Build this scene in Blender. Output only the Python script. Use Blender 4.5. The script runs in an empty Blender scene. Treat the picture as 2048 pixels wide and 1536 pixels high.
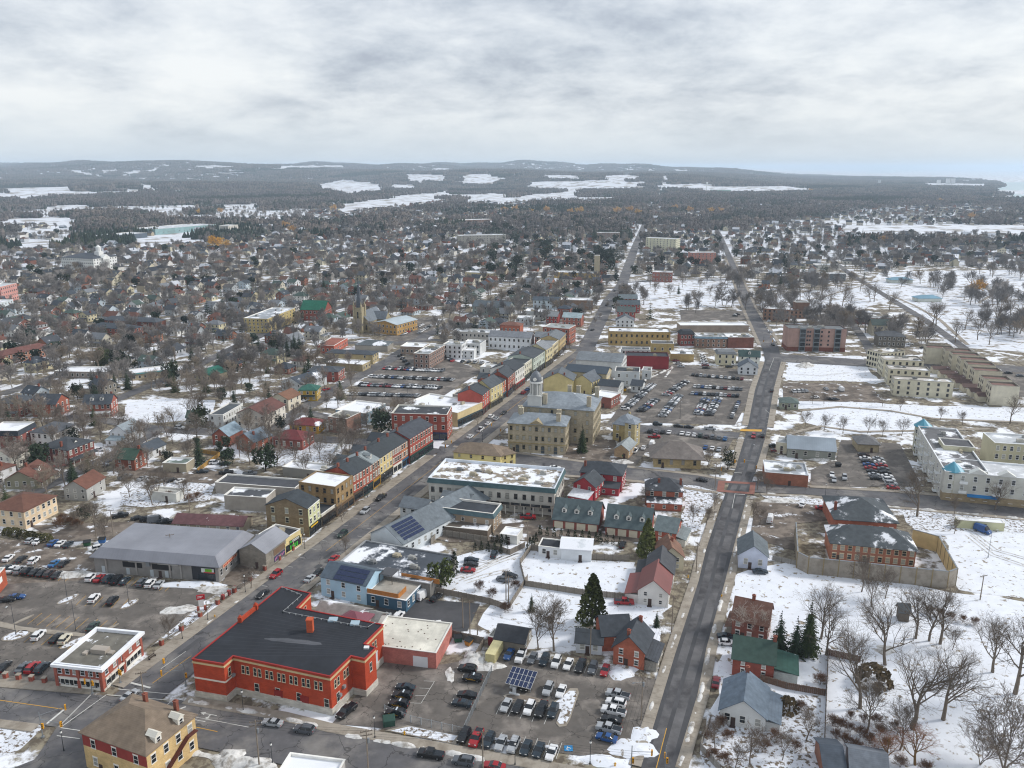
import bpy, math, random
import numpy as np
from mathutils import Vector, Matrix
R = math.radians
rnd = random.Random(7)
sc = bpy.context.scene
# ---------------------------------------------------------------- camera
FPX, YH, CAMH = 1650.0, 335.0, 120.0
HAZE = 8e-5
PITCH = math.atan((768 - YH) / FPX)
cam = bpy.data.objects.new('camera', bpy.data.cameras.new('camera'))
sc.collection.objects.link(cam)
cam.location = (0, 0, CAMH)
cam.rotation_euler = (math.pi / 2 - PITCH, 0, 0)
cam.data.sensor_fit = 'HORIZONTAL'
cam.data.sensor_width = 36.0
cam.data.lens = 36.0 * FPX / 2048
cam.data.clip_start = 1.0
cam.data.clip_end = 250000.0
sc.camera = cam
# ---------------------------------------------------------------- sky and sun
SUN_EL, SUN_AZ = R(36), R(78)          # azimuth clockwise from +Y (straight ahead)
w = bpy.data.worlds.new('World'); sc.world = w; w.use_nodes = True
nt = w.node_tree; nt.nodes.clear()
def N(t, **k):
    n = nt.nodes.new(t)
    for a, b in k.items():
        if a.startswith('i_'):
            n.inputs[int(a[2:])].default_value = b
        else:
            setattr(n, a, b)
    return n
def LK(a, b): nt.links.new(a, b)
sky = N('ShaderNodeTexSky', sky_type='NISHITA', sun_disc=False, sun_elevation=SUN_EL, sun_rotation=SUN_AZ, altitude=120, air_density=1.2, dust_density=2.0)
tc = N('ShaderNodeTexCoord'); sep = N('ShaderNodeSeparateXYZ'); LK(tc.outputs['Generated'], sep.inputs[0])
zc = N('ShaderNodeMath', operation='MAXIMUM', i_1=0.0); LK(sep.outputs[2], zc.inputs[0])
za = N('ShaderNodeMath', operation='ADD', i_1=0.27); LK(zc.outputs[0], za.inputs[0])
dx = N('ShaderNodeMath', operation='DIVIDE'); LK(sep.outputs[0], dx.inputs[0]); LK(za.outputs[0], dx.inputs[1])
dy = N('ShaderNodeMath', operation='DIVIDE'); LK(sep.outputs[1], dy.inputs[0]); LK(za.outputs[0], dy.inputs[1])
cb = N('ShaderNodeCombineXYZ', i_2=3.7); LK(dx.outputs[0], cb.inputs[0]); LK(dy.outputs[0], cb.inputs[1])
n1 = N('ShaderNodeTexNoise'); n1.inputs['Scale'].default_value = 3.4; n1.inputs['Detail'].default_value = 10; n1.inputs['Roughness'].default_value = 0.62; n1.inputs['Distortion'].default_value = 0.12
LK(cb.outputs[0], n1.inputs['Vector'])
n2 = N('ShaderNodeTexNoise'); n2.inputs['Scale'].default_value = 0.5; n2.inputs['Detail'].default_value = 4
LK(cb.outputs[0], n2.inputs['Vector'])
mx = N('ShaderNodeMath', operation='MULTIPLY_ADD', i_1=0.58); LK(n2.outputs[0], mx.inputs[0])
m1 = N('ShaderNodeMath', operation='MULTIPLY', i_1=0.52); LK(n1.outputs[0], m1.inputs[0]); LK(m1.outputs[0], mx.inputs[2])
rp = N('ShaderNodeValToRGB'); LK(mx.outputs[0], rp.inputs[0])
e = rp.color_ramp.elements
e[0].position = 0.445; e[0].color = (0.325, 0.355, 0.415, 1)
e[1].position = 0.685; e[1].color = (0.70, 0.715, 0.725, 1)
for p_, c_ in ((0.495, (0.415, 0.45, 0.505, 1)), (0.55, (0.52, 0.55, 0.595, 1)), (0.605, (0.61, 0.635, 0.665, 1))):
    q = rp.color_ramp.elements.new(p_); q.color = c_
hz = N('ShaderNodeMapRange', interpolation_type='SMOOTHSTEP'); LK(sep.outputs[2], hz.inputs[0])
hz.inputs[1].default_value = -0.01; hz.inputs[2].default_value = 0.085; hz.inputs[3].default_value = 1.0; hz.inputs[4].default_value = 0.0
mh = N('ShaderNodeMix', data_type='RGBA'); LK(hz.outputs[0], mh.inputs[0]); LK(rp.outputs[0], mh.inputs[6]); mh.inputs[7].default_value = (0.545, 0.60, 0.64, 1)
sk = N('ShaderNodeVectorMath', operation='SCALE'); LK(sky.outputs[0], sk.inputs[0]); sk.inputs[3].default_value = 0.10
ms = N('ShaderNodeMix', data_type='RGBA'); ms.inputs[0].default_value = 0.88; LK(sk.outputs[0], ms.inputs[6]); LK(mh.outputs[2], ms.inputs[7])
bg = N('ShaderNodeBackground'); bg.inputs[1].default_value = 0.72; LK(ms.outputs[2], bg.inputs[0])
wo = N('ShaderNodeOutputWorld'); LK(bg.outputs[0], wo.inputs[0])
sun = bpy.data.objects.new('sun', bpy.data.lights.new('sun', 'SUN'))
sc.collection.objects.link(sun)
sun.data.energy = 1.5; sun.data.angle = R(11); sun.data.color = (1.0, 0.965, 0.92)
sd = Vector((math.sin(SUN_AZ) * math.cos(SUN_EL), math.cos(SUN_AZ) * math.cos(SUN_EL), math.sin(SUN_EL)))
sun.rotation_euler = sd.to_track_quat('Z', 'Y').to_euler()
sun.location = (0, 0, 300)
sc.view_settings.view_transform = 'Standard'; sc.view_settings.look = 'None'
sc.view_settings.exposure = 0.98; sc.view_settings.gamma = 1.0; sc.view_settings.use_curve_mapping = False
sc.render.engine = 'CYCLES'
sc.cycles.use_denoising = True; sc.cycles.denoiser = 'OPENIMAGEDENOISE'; sc.cycles.denoising_input_passes = 'RGB_ALBEDO_NORMAL'
sc.cycles.filter_width = 1.15
sc.cycles.max_bounces = 4; sc.cycles.diffuse_bounces = 2; sc.cycles.glossy_bounces = 2; sc.cycles.transmission_bounces = 2; sc.cycles.volume_bounces = 1; sc.cycles.transparent_max_bounces = 6
sc.cycles.caustics_reflective = False; sc.cycles.caustics_refractive = False
# ---------------------------------------------------------------- pixel of the photograph <-> place
cP, sP = math.cos(PITCH), math.sin(PITCH)
def ray(px, py):
    x = (px - 1024) / FPX; y = (768 - py) / FPX
    return Vector((x, cP + y * sP, -sP + y * cP))
def G(px, py, z=0.0):
    d = ray(px, py); t = (z - CAMH) / d.z
    return Vector((d.x * t, d.y * t, z))
def PX(x, y, z=0.0):
    f = y * cP - (z - CAMH) * sP; u = y * sP + (z - CAMH) * cP
    return 1024 + FPX * x / f, 768 - FPX * u / f
def inpoly(x, y, P):
    r = False; j = len(P) - 1
    for i in range(len(P)):
        if (P[i][1] > y) != (P[j][1] > y) and x < (P[j][0] - P[i][0]) * (y - P[i][1]) / (P[j][1] - P[i][1]) + P[i][0]:
            r = not r
        j = i
    return r
# ---------------------------------------------------------------- mesh and object helpers
COL = sc.collection
class MB:
    def __init__(s): s.v = []; s.f = []; s.m = []
    def add(s, vs, fs, m=0):
        o = len(s.v); s.v += [tuple(p) for p in vs]
        for q in fs: s.f.append(tuple(o + i for i in q)); s.m.append(m)
    def quad(s, a, b, c, d, m=0): s.add((a, b, c, d), ((0, 1, 2, 3),), m)
    def box(s, x0, x1, y0, y1, z0, z1, m=0):
        s.add([(x0, y0, z0), (x1, y0, z0), (x1, y1, z0), (x0, y1, z0), (x0, y0, z1), (x1, y0, z1), (x1, y1, z1), (x0, y1, z1)],
              [(0, 3, 2, 1), (4, 5, 6, 7), (0, 1, 5, 4), (1, 2, 6, 5), (2, 3, 7, 6), (3, 0, 4, 7)], m)
    def prism(s, P, z0, z1, m=0, mt=None, bottom=False):
        n = len(P); vs = [(p[0], p[1], z0) for p in P] + [(p[0], p[1], z1) for p in P]
        s.add(vs, [(i, (i + 1) % n, n + (i + 1) % n, n + i) for i in range(n)], m)
        s.add(vs[n:], [tuple(range(n))], m if mt is None else mt)
        if bottom: s.add(vs[:n], [tuple(range(n - 1, -1, -1))], m)
    def hexa(s, b, t, m=0):
        s.add(list(b) + list(t), [(0, 3, 2, 1), (4, 5, 6, 7), (0, 1, 5, 4), (1, 2, 6, 5), (2, 3, 7, 6), (3, 0, 4, 7)], m)
    def tube(s, a, b, ra, rb, n=5, m=0, cap=False):
        a = Vector(a); b = Vector(b); d = (b - a)
        if d.length < 1e-6: return
        d.normalize(); u = d.orthogonal().normalized(); v = d.cross(u); vs = []
        for c, r in ((a, ra), (b, rb)):
            for k in range(n):
                t = 2 * math.pi * k / n; vs.append(c + u * (math.cos(t) * r) + v * (math.sin(t) * r))
        fs = [(k, (k + 1) % n, n + (k + 1) % n, n + k) for k in range(n)]
        if cap: fs += [tuple(range(n - 1, -1, -1)), tuple(range(n, 2 * n))]
        s.add(vs, fs, m)
    def ring(s, c, r, z0, z1, n=10, m=0, r1=None, cap=True):
        r1 = r if r1 is None else r1
        P0 = [(c[0] + r * math.cos(2 * math.pi * k / n), c[1] + r * math.sin(2 * math.pi * k / n), z0) for k in range(n)]
        P1 = [(c[0] + r1 * math.cos(2 * math.pi * k / n), c[1] + r1 * math.sin(2 * math.pi * k / n), z1) for k in range(n)]
        s.add(P0 + P1, [(k, (k + 1) % n, n + (k + 1) % n, n + k) for k in range(n)] + ([tuple(range(n, 2 * n))] if cap else []), m)
    def mesh(s, name, mats, smooth=False):
        me = bpy.data.meshes.new(name); me.from_pydata(s.v, [], s.f)
        for x in (mats if isinstance(mats, (list, tuple)) else [mats]): me.materials.append(x if not isinstance(x, str) else M[x])
        if any(s.m): me.polygons.foreach_set('material_index', s.m)
        if smooth: me.polygons.foreach_set('use_smooth', [True] * len(s.f))
        me.update(); return me
    def obj(s, name, mats, par=None, col=None, smooth=False, **k): return ob(name, s.mesh(name, mats, smooth), par, col, **k)
def ob(name, data, par=None, col=None, loc=None, rz=None, sc_=None, label=None, cat=None, group=None, kind=None):
    o = bpy.data.objects.new(name, data); COL.objects.link(o)
    if par: o.parent = par
    if col is not None: o.color = (*C(col), 1)
    if loc is not None: o.location = loc
    if rz is not None: o.rotation_euler = (0, 0, rz)
    if sc_ is not None: o.scale = (sc_,) * 3 if isinstance(sc_, (int, float)) else sc_
    if label: o['label'] = label
    if cat: o['category'] = cat
    if group: o['group'] = group
    if kind: o['kind'] = kind
    return o
_cc = {}
def C(h):
    if not isinstance(h, str): return h
    if h not in _cc:
        _cc[h] = tuple((lambda u: u / 12.92 if u <= 0.04045 else ((u + 0.055) / 1.055) ** 2.4)(int(h[i:i + 2], 16) / 255) for i in (0, 2, 4))
    return _cc[h]
ORD = ['', 'first', 'second', 'third', 'fourth', 'fifth', 'sixth', 'seventh', 'eighth', 'ninth', 'tenth', 'eleventh', 'twelfth', 'thirteenth', 'fourteenth', 'fifteenth', 'sixteenth', 'seventeenth', 'eighteenth', 'nineteenth', 'twentieth']
def ordn(i): return ORD[i] if i <= 20 else '%d%s' % (i, {1: 'st', 2: 'nd', 3: 'rd'}.get(i % 10, 'th'))
# ---------------------------------------------------------------- materials
M = {}
def mat(name, base, rough=0.8, vary=0.15, vscale=0.6, objcol=False, snow=None, snow_scale=0.25, brick=None, lines=None, metal=0.0, second=None, sec_thr=0.5, sec_scale=0.08, spec=0.3, bump=0.0, bscale=3.0, sec_soft=0.06, coords='Object', detail=5, crack=0.0):
    m = bpy.data.materials.new(name); m.use_nodes = True; t = m.node_tree; t.nodes.clear()
    def n(tp, **k):
        x = t.nodes.new(tp)
        for a, b in k.items(): setattr(x, a, b)
        return x
    L = t.links.new
    out = n('ShaderNodeOutputMaterial'); b = n('ShaderNodeBsdfPrincipled'); L(b.outputs[0], out.inputs[0])
    b.inputs['Roughness'].default_value = rough; b.inputs['Metallic'].default_value = metal; b.inputs['Specular IOR Level'].default_value = spec
    co = n('ShaderNodeTexCoord').outputs[coords] if coords != 'World' else n('ShaderNodeNewGeometry').outputs['Position']
    if objcol: src = n('ShaderNodeObjectInfo').outputs['Color']
    else:
        r = n('ShaderNodeRGB'); r.outputs[0].default_value = (*C(base), 1); src = r.outputs[0]
    def noise(scale, det=5, rg=0.6):
        x = n('ShaderNodeTexNoise'); x.inputs['Scale'].default_value = scale; x.inputs['Detail'].default_value = det; x.inputs['Roughness'].default_value = rg; L(co, x.inputs['Vector']); return x.outputs[0]
    def mixc(f, a, c, mode='MIX'):
        x = n('ShaderNodeMix', data_type='RGBA', blend_type=mode)
        if isinstance(f, float): x.inputs[0].default_value = f
        else: L(f, x.inputs[0])
        if isinstance(a, tuple): x.inputs[6].default_value = a
        else: L(a, x.inputs[6])
        if isinstance(c, tuple): x.inputs[7].default_value = c
        else: L(c, x.inputs[7])
        return x.outputs[2]
    def step(f, lo, hi):
        x = n('ShaderNodeMapRange', interpolation_type='SMOOTHSTEP'); L(f, x.inputs[0]); x.inputs[1].default_value = lo; x.inputs[2].default_value = hi; return x.outputs[0]
    cur = src
    if name == 'brick':
        hs = n('ShaderNodeHueSaturation'); hs.inputs['Saturation'].default_value = .93; L(cur, hs.inputs['Color']); cur = hs.outputs[0]
    if brick:
        bt = n('ShaderNodeTexBrick'); bt.inputs['Scale'].default_value = 1.0; bt.inputs['Brick Width'].default_value = brick[0]; bt.inputs['Row Height'].default_value = brick[1]; bt.inputs['Mortar Size'].default_value = brick[2]
        mp = n('ShaderNodeMapping'); mp.inputs['Rotation'].default_value = (R(90), 0, 0)
        cx = n('ShaderNodeSeparateXYZ'); L(co, cx.inputs[0]); ad = n('ShaderNodeMath', operation='ADD'); L(cx.outputs[0], ad.inputs[0]); L(cx.outputs[1], ad.inputs[1])
        cbx = n('ShaderNodeCombineXYZ'); L(ad.outputs[0], cbx.inputs[0]); L(cx.outputs[2], cbx.inputs[1]); L(cbx.outputs[0], bt.inputs['Vector'])
        bt.inputs['Color1'].default_value = (1, 1, 1, 1); bt.inputs['Color2'].default_value = (0.72, 0.7, 0.68, 1); bt.inputs['Mortar'].default_value = brick[3] if len(brick) > 3 else (1.15, 1.25, 1.3, 1)
        cur = mixc(0.75, cur, bt.outputs['Color'], 'MULTIPLY')
    if lines:
        wv = n('ShaderNodeTexWave', wave_type='BANDS', bands_direction=lines[0], wave_profile='SAW'); wv.inputs['Scale'].default_value = lines[1]; L(co, wv.inputs['Vector'])
        cur = mixc(step(wv.outputs[1], 0.0, lines[2]), mixc(1.0, cur, (lines[3],) * 3 + (1,), 'MULTIPLY'), cur)
    if second: cur = mixc(step(noise(sec_scale, 6, 0.62), sec_thr - sec_soft, sec_thr + sec_soft), cur, (*C(second), 1))
    if vary:
        x = n('ShaderNodeMapRange'); L(noise(vscale, detail), x.inputs[0]); x.inputs[1].default_value = 0.25; x.inputs[2].default_value = 0.75; x.inputs[3].default_value = 1 - vary; x.inputs[4].default_value = 1 + vary
        cur = mixc(1.0, cur, x.outputs[0], 'MULTIPLY')
    if objcol and vary > .04:
        x = n('ShaderNodeMapRange'); L(noise(.13, 3), x.inputs[0]); x.inputs[1].default_value = 0.3; x.inputs[2].default_value = 0.7; x.inputs[3].default_value = .84; x.inputs[4].default_value = 1.12
        cur = mixc(1.0, cur, x.outputs[0], 'MULTIPLY')
    if crack:
        nv = n('ShaderNodeTexNoise'); nv.inputs['Scale'].default_value = 0.6; L(co, nv.inputs['Vector']); vm = n('ShaderNodeVectorMath', operation='MULTIPLY_ADD'); L(nv.outputs['Color'], vm.inputs[0]); vm.inputs[1].default_value = (3, 3, 0); L(co, vm.inputs[2])
        vo = n('ShaderNodeTexVoronoi', feature='DISTANCE_TO_EDGE'); vo.inputs['Scale'].default_value = crack; L(vm.outputs[0], vo.inputs['Vector'])
        cur = mixc(step(vo.outputs['Distance'], 0.004, 0.014), mixc(1.0, cur, (.5, .5, .5, 1), 'MULTIPLY'), cur)
    if snow is not None: cur = mixc(step(noise(snow_scale, 6, 0.65), snow - 0.035, snow + 0.045), cur, (0.80, 0.82, 0.86, 1))
    L(cur, b.inputs['Base Color'])
    if bump:
        bp = n('ShaderNodeBump'); bp.inputs['Strength'].default_value = bump; bp.inputs['Distance'].default_value = 0.1; L(noise(bscale, 4), bp.inputs['Height']); L(bp.outputs[0], b.inputs['Normal'])
    M[name] = m; return m
mat('ground', '88806f', 0.95, 0.3, 0.35, second='655c50', sec_thr=0.5, sec_scale=0.5, snow=0.528, snow_scale=0.07, coords='World')
mat('landsnow', 'd9dde4', 0.8, 0.05, 0.01, second='8a847d', sec_thr=0.55, sec_scale=0.02, coords='World')
mat('snow', 'e0e4eb', 0.75, 0.09, 0.22, second='8d8272', sec_thr=0.612, sec_scale=0.5, sec_soft=0.035, bump=0.7, bscale=0.9, coords='World')
mat('snow_park', 'dde1e8', 0.78, 0.1, 0.2, second='857a6a', sec_thr=0.57, sec_scale=0.13, sec_soft=0.05, bump=0.5, bscale=1, coords='World')
mat('snow_thin', 'dde1e8', 0.8, 0.12, 0.3, second='6d6152', sec_thr=0.545, sec_scale=0.9, sec_soft=0.05, bump=0.2, bscale=2, coords='World')
mat('snow_bank', 'd3d2cf', 0.85, 0.2, 0.5, second='8f8981', sec_thr=0.55, sec_scale=0.6, sec_soft=0.12, bump=0.6, bscale=2.5, coords='World')
mat('asphalt', '5c5b5d', 0.75, 0.22, 0.35, second='787572', sec_thr=0.55, sec_scale=0.09, sec_soft=0.1, coords='World', crack=0.11)
mat('asphalt_worn', '646364', 0.75, 0.2, 0.3, second='403f41', sec_thr=0.52, sec_scale=0.12, sec_soft=0.15, coords='World')
mat('asphalt_new', '464648', 0.6, 0.2, 0.3, second='525153', sec_thr=0.58, sec_scale=0.06, sec_soft=0.12, coords='World')
mat('lot', '625d58', 0.8, 0.24, 0.3, second='857e77', sec_thr=0.56, sec_scale=0.11, sec_soft=0.09, coords='World', crack=0.13)
mat('gravel', '7c7268', 0.9, 0.28, 0.4, second='5e554d', sec_thr=0.5, sec_scale=0.16, snow=0.61, snow_scale=0.17, coords='World')
mat('concrete', '9b9387', 0.85, 0.14, 0.25, second='877e72', sec_thr=0.55, sec_scale=0.3, sec_soft=0.1, coords='World')
mat('paving_red', '8a6055', 0.85, 0.15, 0.5, coords='World')
mat('paint_white', 'c9c9c4', 0.7, 0.2, 1.2, coords='World')
mat('paint_yellow', 'c99a3c', 0.7, 0.2, 1.2, coords='World')
mat('paint_blue', '2f7fb4', 0.7, 0.1)
mat('brick', 'ffffff', 0.85, 0.2, 0.5, objcol=True, brick=(0.42, 0.15, 0.016))
mat('brick_bright', 'ffffff', 0.85, 0.2, 0.5, objcol=True, brick=(0.42, 0.15, 0.016))
mat('stone', 'ffffff', 0.9, 0.18, 0.5, objcol=True, brick=(0.8, 0.38, 0.03, (0.8, 0.8, 0.8, 1)))
mat('siding', 'ffffff', 0.6, 0.05, 0.3, objcol=True, lines=('Z', 1.25, 0.16, 0.80))
mat('stucco', 'ffffff', 0.85, 0.14, 0.45, objcol=True)
mat('paint', 'ffffff', 0.5, 0.05, 1.0, objcol=True)
mat('shingle', 'ffffff', 0.85, 0.26, 0.7, objcol=True, lines=('Z', 1.6, 0.22, 0.82), snow=0.71, snow_scale=0.16)
mat('shingle_snow', 'ffffff', 0.85, 0.26, 0.7, objcol=True, lines=('Z', 1.6, 0.22, 0.86), snow=0.57, snow_scale=0.13)
mat('metal_roof', 'ffffff', 0.45, 0.05, 0.2, objcol=True, lines=('X', 0.35, 0.10, 0.82), spec=0.5)
mat('membrane', 'ffffff', 0.85, 0.24, 0.35, objcol=True, lines=('X', 0.09, 0.03, 0.8))
mat('membrane_snow', 'ffffff', 0.85, 0.2, 0.22, objcol=True, snow=0.54, snow_scale=0.11)
mat('membrane_few', 'ffffff', 0.85, 0.25, 0.5, objcol=True, snow=0.63, snow_scale=0.4)
mat('membrane_patchy', 'ffffff', 0.85, 0.25, 0.3, objcol=True, snow=0.48, snow_scale=0.28, second='6d6660', sec_thr=0.6, sec_scale=0.5)
mat('membrane_white', 'ffffff', 0.8, 0.12, 0.3, objcol=True, snow=0.42, snow_scale=0.10)
mat('glass', '1b2127', 0.12, 0.0, spec=0.6)
mat('glass_blind', '9a9a94', 0.3, 0.1, 2.0, spec=0.5)
mat('glass_blue', '9fb4c0', 0.25, 0.0, spec=0.5)
mat('solar', '1e2b4c', 0.18, 0.05, 2.0, spec=0.6)
mat('carpaint', 'ffffff', 0.34, 0.1, 1.5, objcol=True, spec=0.6)
mat('rubber', '17171a', 0.8, 0.0)
mat('rim', '85888c', 0.35, 0.0, metal=0.6)
mat('lamp_glass', 'e6e6e2', 0.2, 0.0)
mat('tail_red', '9a1714', 0.3, 0.0)
mat('steel', '8d9296', 0.5, 0.08, 1.0, metal=0.4)
mat('wood', 'ffffff', 0.85, 0.22, 1.3, objcol=True, lines=('X', 1.0, 0.10, 0.7))
mat('bark', 'ffffff', 0.95, 0.22, 0.8, objcol=True)
mat('twig', 'ffffff', 0.95, 0.15, 0.3, objcol=True)
mat('needle', 'ffffff', 0.9, 0.35, 0.5, objcol=True)
mat('water', 'a9bdbf', 0.35, 0.06, 0.002, spec=0.5, coords='World')
mat('mesh_wire', '9aa0a4', 0.5, 0.0, metal=0.4)
def far_mat(name, cols, rough=0.95):
    m = bpy.data.materials.new(name); m.use_nodes = True; t = m.node_tree
    b = t.nodes['Principled BSDF']; b.inputs['Roughness'].default_value = rough; b.inputs['Specular IOR Level'].default_value = 0.1
    oi = t.nodes.new('ShaderNodeObjectInfo'); rp = t.nodes.new('ShaderNodeValToRGB'); rp.color_ramp.interpolation = 'CONSTANT'
    t.links.new(oi.outputs['Random'], rp.inputs[0]); t.links.new(rp.outputs[0], b.inputs['Base Color'])
    el = rp.color_ramp.elements
    while len(el) > 1: el.remove(el[-1])
    for i, c in enumerate(cols):
        q = el[0] if i == 0 else el.new(i / len(cols))
        q.position = i / len(cols); q.color = (*C(c), 1)
    M[name] = m
far_mat('far_bark', ['7b7774', '88837f', '726f6e', '928c87', '807c79', '898480', '8f8375', '797674'])
far_mat('far_conifer', ['27352d', '2c3a30', '233029', '35402f'])
far_mat('far_wood', ['66605d', '585452', '706964', '605a58', '51504e', '69635f', '444a45', '746b64'])
far_mat('far_wall', ['c9c6bf', '7d5548', 'b7b0a4', 'd8d6d2', '7f7a74', '865c4c', 'a59a86', 'c3bca6', '6e7880', 'd2d4d8', '8d8a86', 'b9bcbf'])
far_mat('far_roof', ['4a4b4f', '3e4247', '5a534d', '66625f', '46403d', '54595e', 'b9bdc4', '383d44', '6b5348'])
far_mat('far_car', ['d8d8d8', '22242a', '3a3d42', '8a8d91', 'c9cacc', '7a1d1d', '1f3350', '17181b', 'e2e2e0', '5c6064'])
# ================================================================ land, water, roads
def smooth(a, b, x):
    t = min(1, max(0, (x - a) / (b - a))); return t * t * (3 - 2 * t)
def ht(x, y):
    D = math.hypot(x, y); az = math.degrees(math.atan2(x, y))
    if D < 2300: return 0.0
    A = 138 - 30 * smooth(-4, 12, az) - 104 * smooth(11, 21, az)
    if abs(az) > 60: A *= 1 - smooth(60, 90, abs(az))
    h = A * smooth(3300, 10800, D)
    k = smooth(2500, 5200, D) * (0.2 + 0.8 * A / 138)
    h += k * (36 * math.sin(x / 1150 + 1.1) * math.cos(y / 850 - 0.6) + 18 * math.sin(x / 620 + y / 420) + 7 * math.sin(x / 260 - y / 330 + 2))
    h += 20 * smooth(8500, 11000, D) * (A / 138) * (math.sin(az * 0.9 + 0.7) * 0.6 + math.sin(az * 2.3) * 0.35)
    return max(0.0, h)
def GT(px, py):
    d = ray(px, py); t = 1500.0
    while t < 60000:
        p = d * t
        if p.z + CAMH <= ht(p.x, p.y) + 0.01: return Vector((p.x, p.y, ht(p.x, p.y)))
        t *= 1.004
    return Vector((d.x * t, d.y * t, 0))
rings = [0, 40, 90, 160, 300, 500, 800, 1200, 1700, 2300] + [2300 + 170 * i for i in range(1, 56)] + [12500, 14000, 17000, 22000, 30000, 42000, 60000, 85000]
azs = [-180 + 6 * i for i in range(23)] + [-42 + 0.5 * i for i in range(168)] + [42 + 6 * i for i in range(23)]
b = MB()
for D in rings[1:]:
    for a in azs:
        x, y = D * math.sin(R(a)), D * math.cos(R(a)); b.v.append((x, y, ht(x, y)))
b.v.append((0, 0, 0)); n_ = len(azs)
for i in range(n_):
    b.f.append((len(b.v) - 1, (i + 1) % n_, i)); b.m.append(0)
for r_ in range(len(rings) - 2):
    for i in range(n_):
        b.f.append((r_ * n_ + i, r_ * n_ + (i + 1) % n_, (r_ + 1) * n_ + (i + 1) % n_, (r_ + 1) * n_ + i)); b.m.append(1 if rings[r_ + 1] >= 1200 else 0)
b.obj('ground', ['ground', 'landsnow'], smooth=True, kind='structure')
LAKE = [(1650, 352), (1700, 353.5), (1760, 354.5), (1830, 356.5), (1900, 357), (1955, 360), (1990, 365), (2014, 371), (1985, 377), (1978, 379), (2010, 386), (2048, 401), (2300, 470), (2900, 640), (6000, 640), (6000, 337), (1880, 337), (1800, 338.5), (1745, 341), (1735, 344), (1720, 347)]
OCC = np.zeros((1400, 1300), bool)           # 2 m cells, x -1200..1600, y 60..2660 : where something stands
def occ_poly(W, grow=0.0):
    xs = [p[0] for p in W]; ys = [p[1] for p in W]
    i0 = max(0, int((min(xs) - grow + 1200) / 2)); i1 = min(1399, int((max(xs) + grow + 1200) / 2) + 1)
    j0 = max(0, int((min(ys) - grow - 60) / 2)); j1 = min(1299, int((max(ys) + grow - 60) / 2) + 1)
    if i1 <= i0 or j1 <= j0: return
    X, Y = np.meshgrid(np.arange(i0, i1) * 2.0 - 1199, np.arange(j0, j1) * 2.0 + 61, indexing='ij')
    ins = np.zeros(X.shape, bool); j = len(W) - 1
    for i in range(len(W)):
        xi, yi = W[i][0], W[i][1]; xj, yj = W[j][0], W[j][1]
        if yi != yj: ins ^= ((yi > Y) != (yj > Y)) & (X < (xj - xi) * (Y - yi) / (yj - yi) + xi)
        j = i
    OCC[i0:i1, j0:j1] |= ins
def occ_disc(x, y, r):
    i0 = max(0, int((x - r + 1200) / 2)); i1 = min(1400, int((x + r + 1200) / 2) + 1); j0 = max(0, int((y - r - 60) / 2)); j1 = min(1300, int((y + r - 60) / 2) + 1)
    if i1 > i0 and j1 > j0: OCC[i0:i1, j0:j1] = True
def occ_free(x, y, r):
    i0 = int((x - r + 1200) / 2); i1 = int((x + r + 1200) / 2) + 1; j0 = int((y - r - 60) / 2); j1 = int((y + r - 60) / 2) + 1
    if i0 < 0 or j0 < 0 or i1 > 1400 or j1 > 1300: return True
    return not OCC[i0:i1, j0:j1].any()
def sheet(name, P, m, z, occ=True, world=False, par=None):
    W = [Vector(p) for p in P] if world else [G(*p) for p in P]
    if occ: occ_poly(W)
    a = sum(W[i].x * W[(i + 1) % len(W)].y - W[(i + 1) % len(W)].x * W[i].y for i in range(len(W)))
    if a < 0: W = W[::-1]
    b = MB(); b.add([(p.x, p.y, z) for p in W], [tuple(range(len(W)))])
    return b.obj(name, m, par, kind=None if par else 'structure')
b = MB(); W = [G(*p) for p in LAKE]; b.add([(p.x, p.y, 0.6) for p in W], [tuple(range(len(W)))])
b.obj('lake', 'water', kind='structure')
def frag(P, k=6, amp=1.0, seed=0):            # an outline with a ragged edge
    r = random.Random(seed); W = [G(*p) for p in P]; o = []
    for i in range(len(W)):
        p, q = W[i], W[(i + 1) % len(W)]; n = max(1, int((q - p).length / k)); d = (q - p); nn = Vector((-d.y, d.x, 0)).normalized()
        for j in range(n): o.append(p + d * (j / n) + nn * (r.uniform(-amp, amp) if j else 0))
    return o
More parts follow.
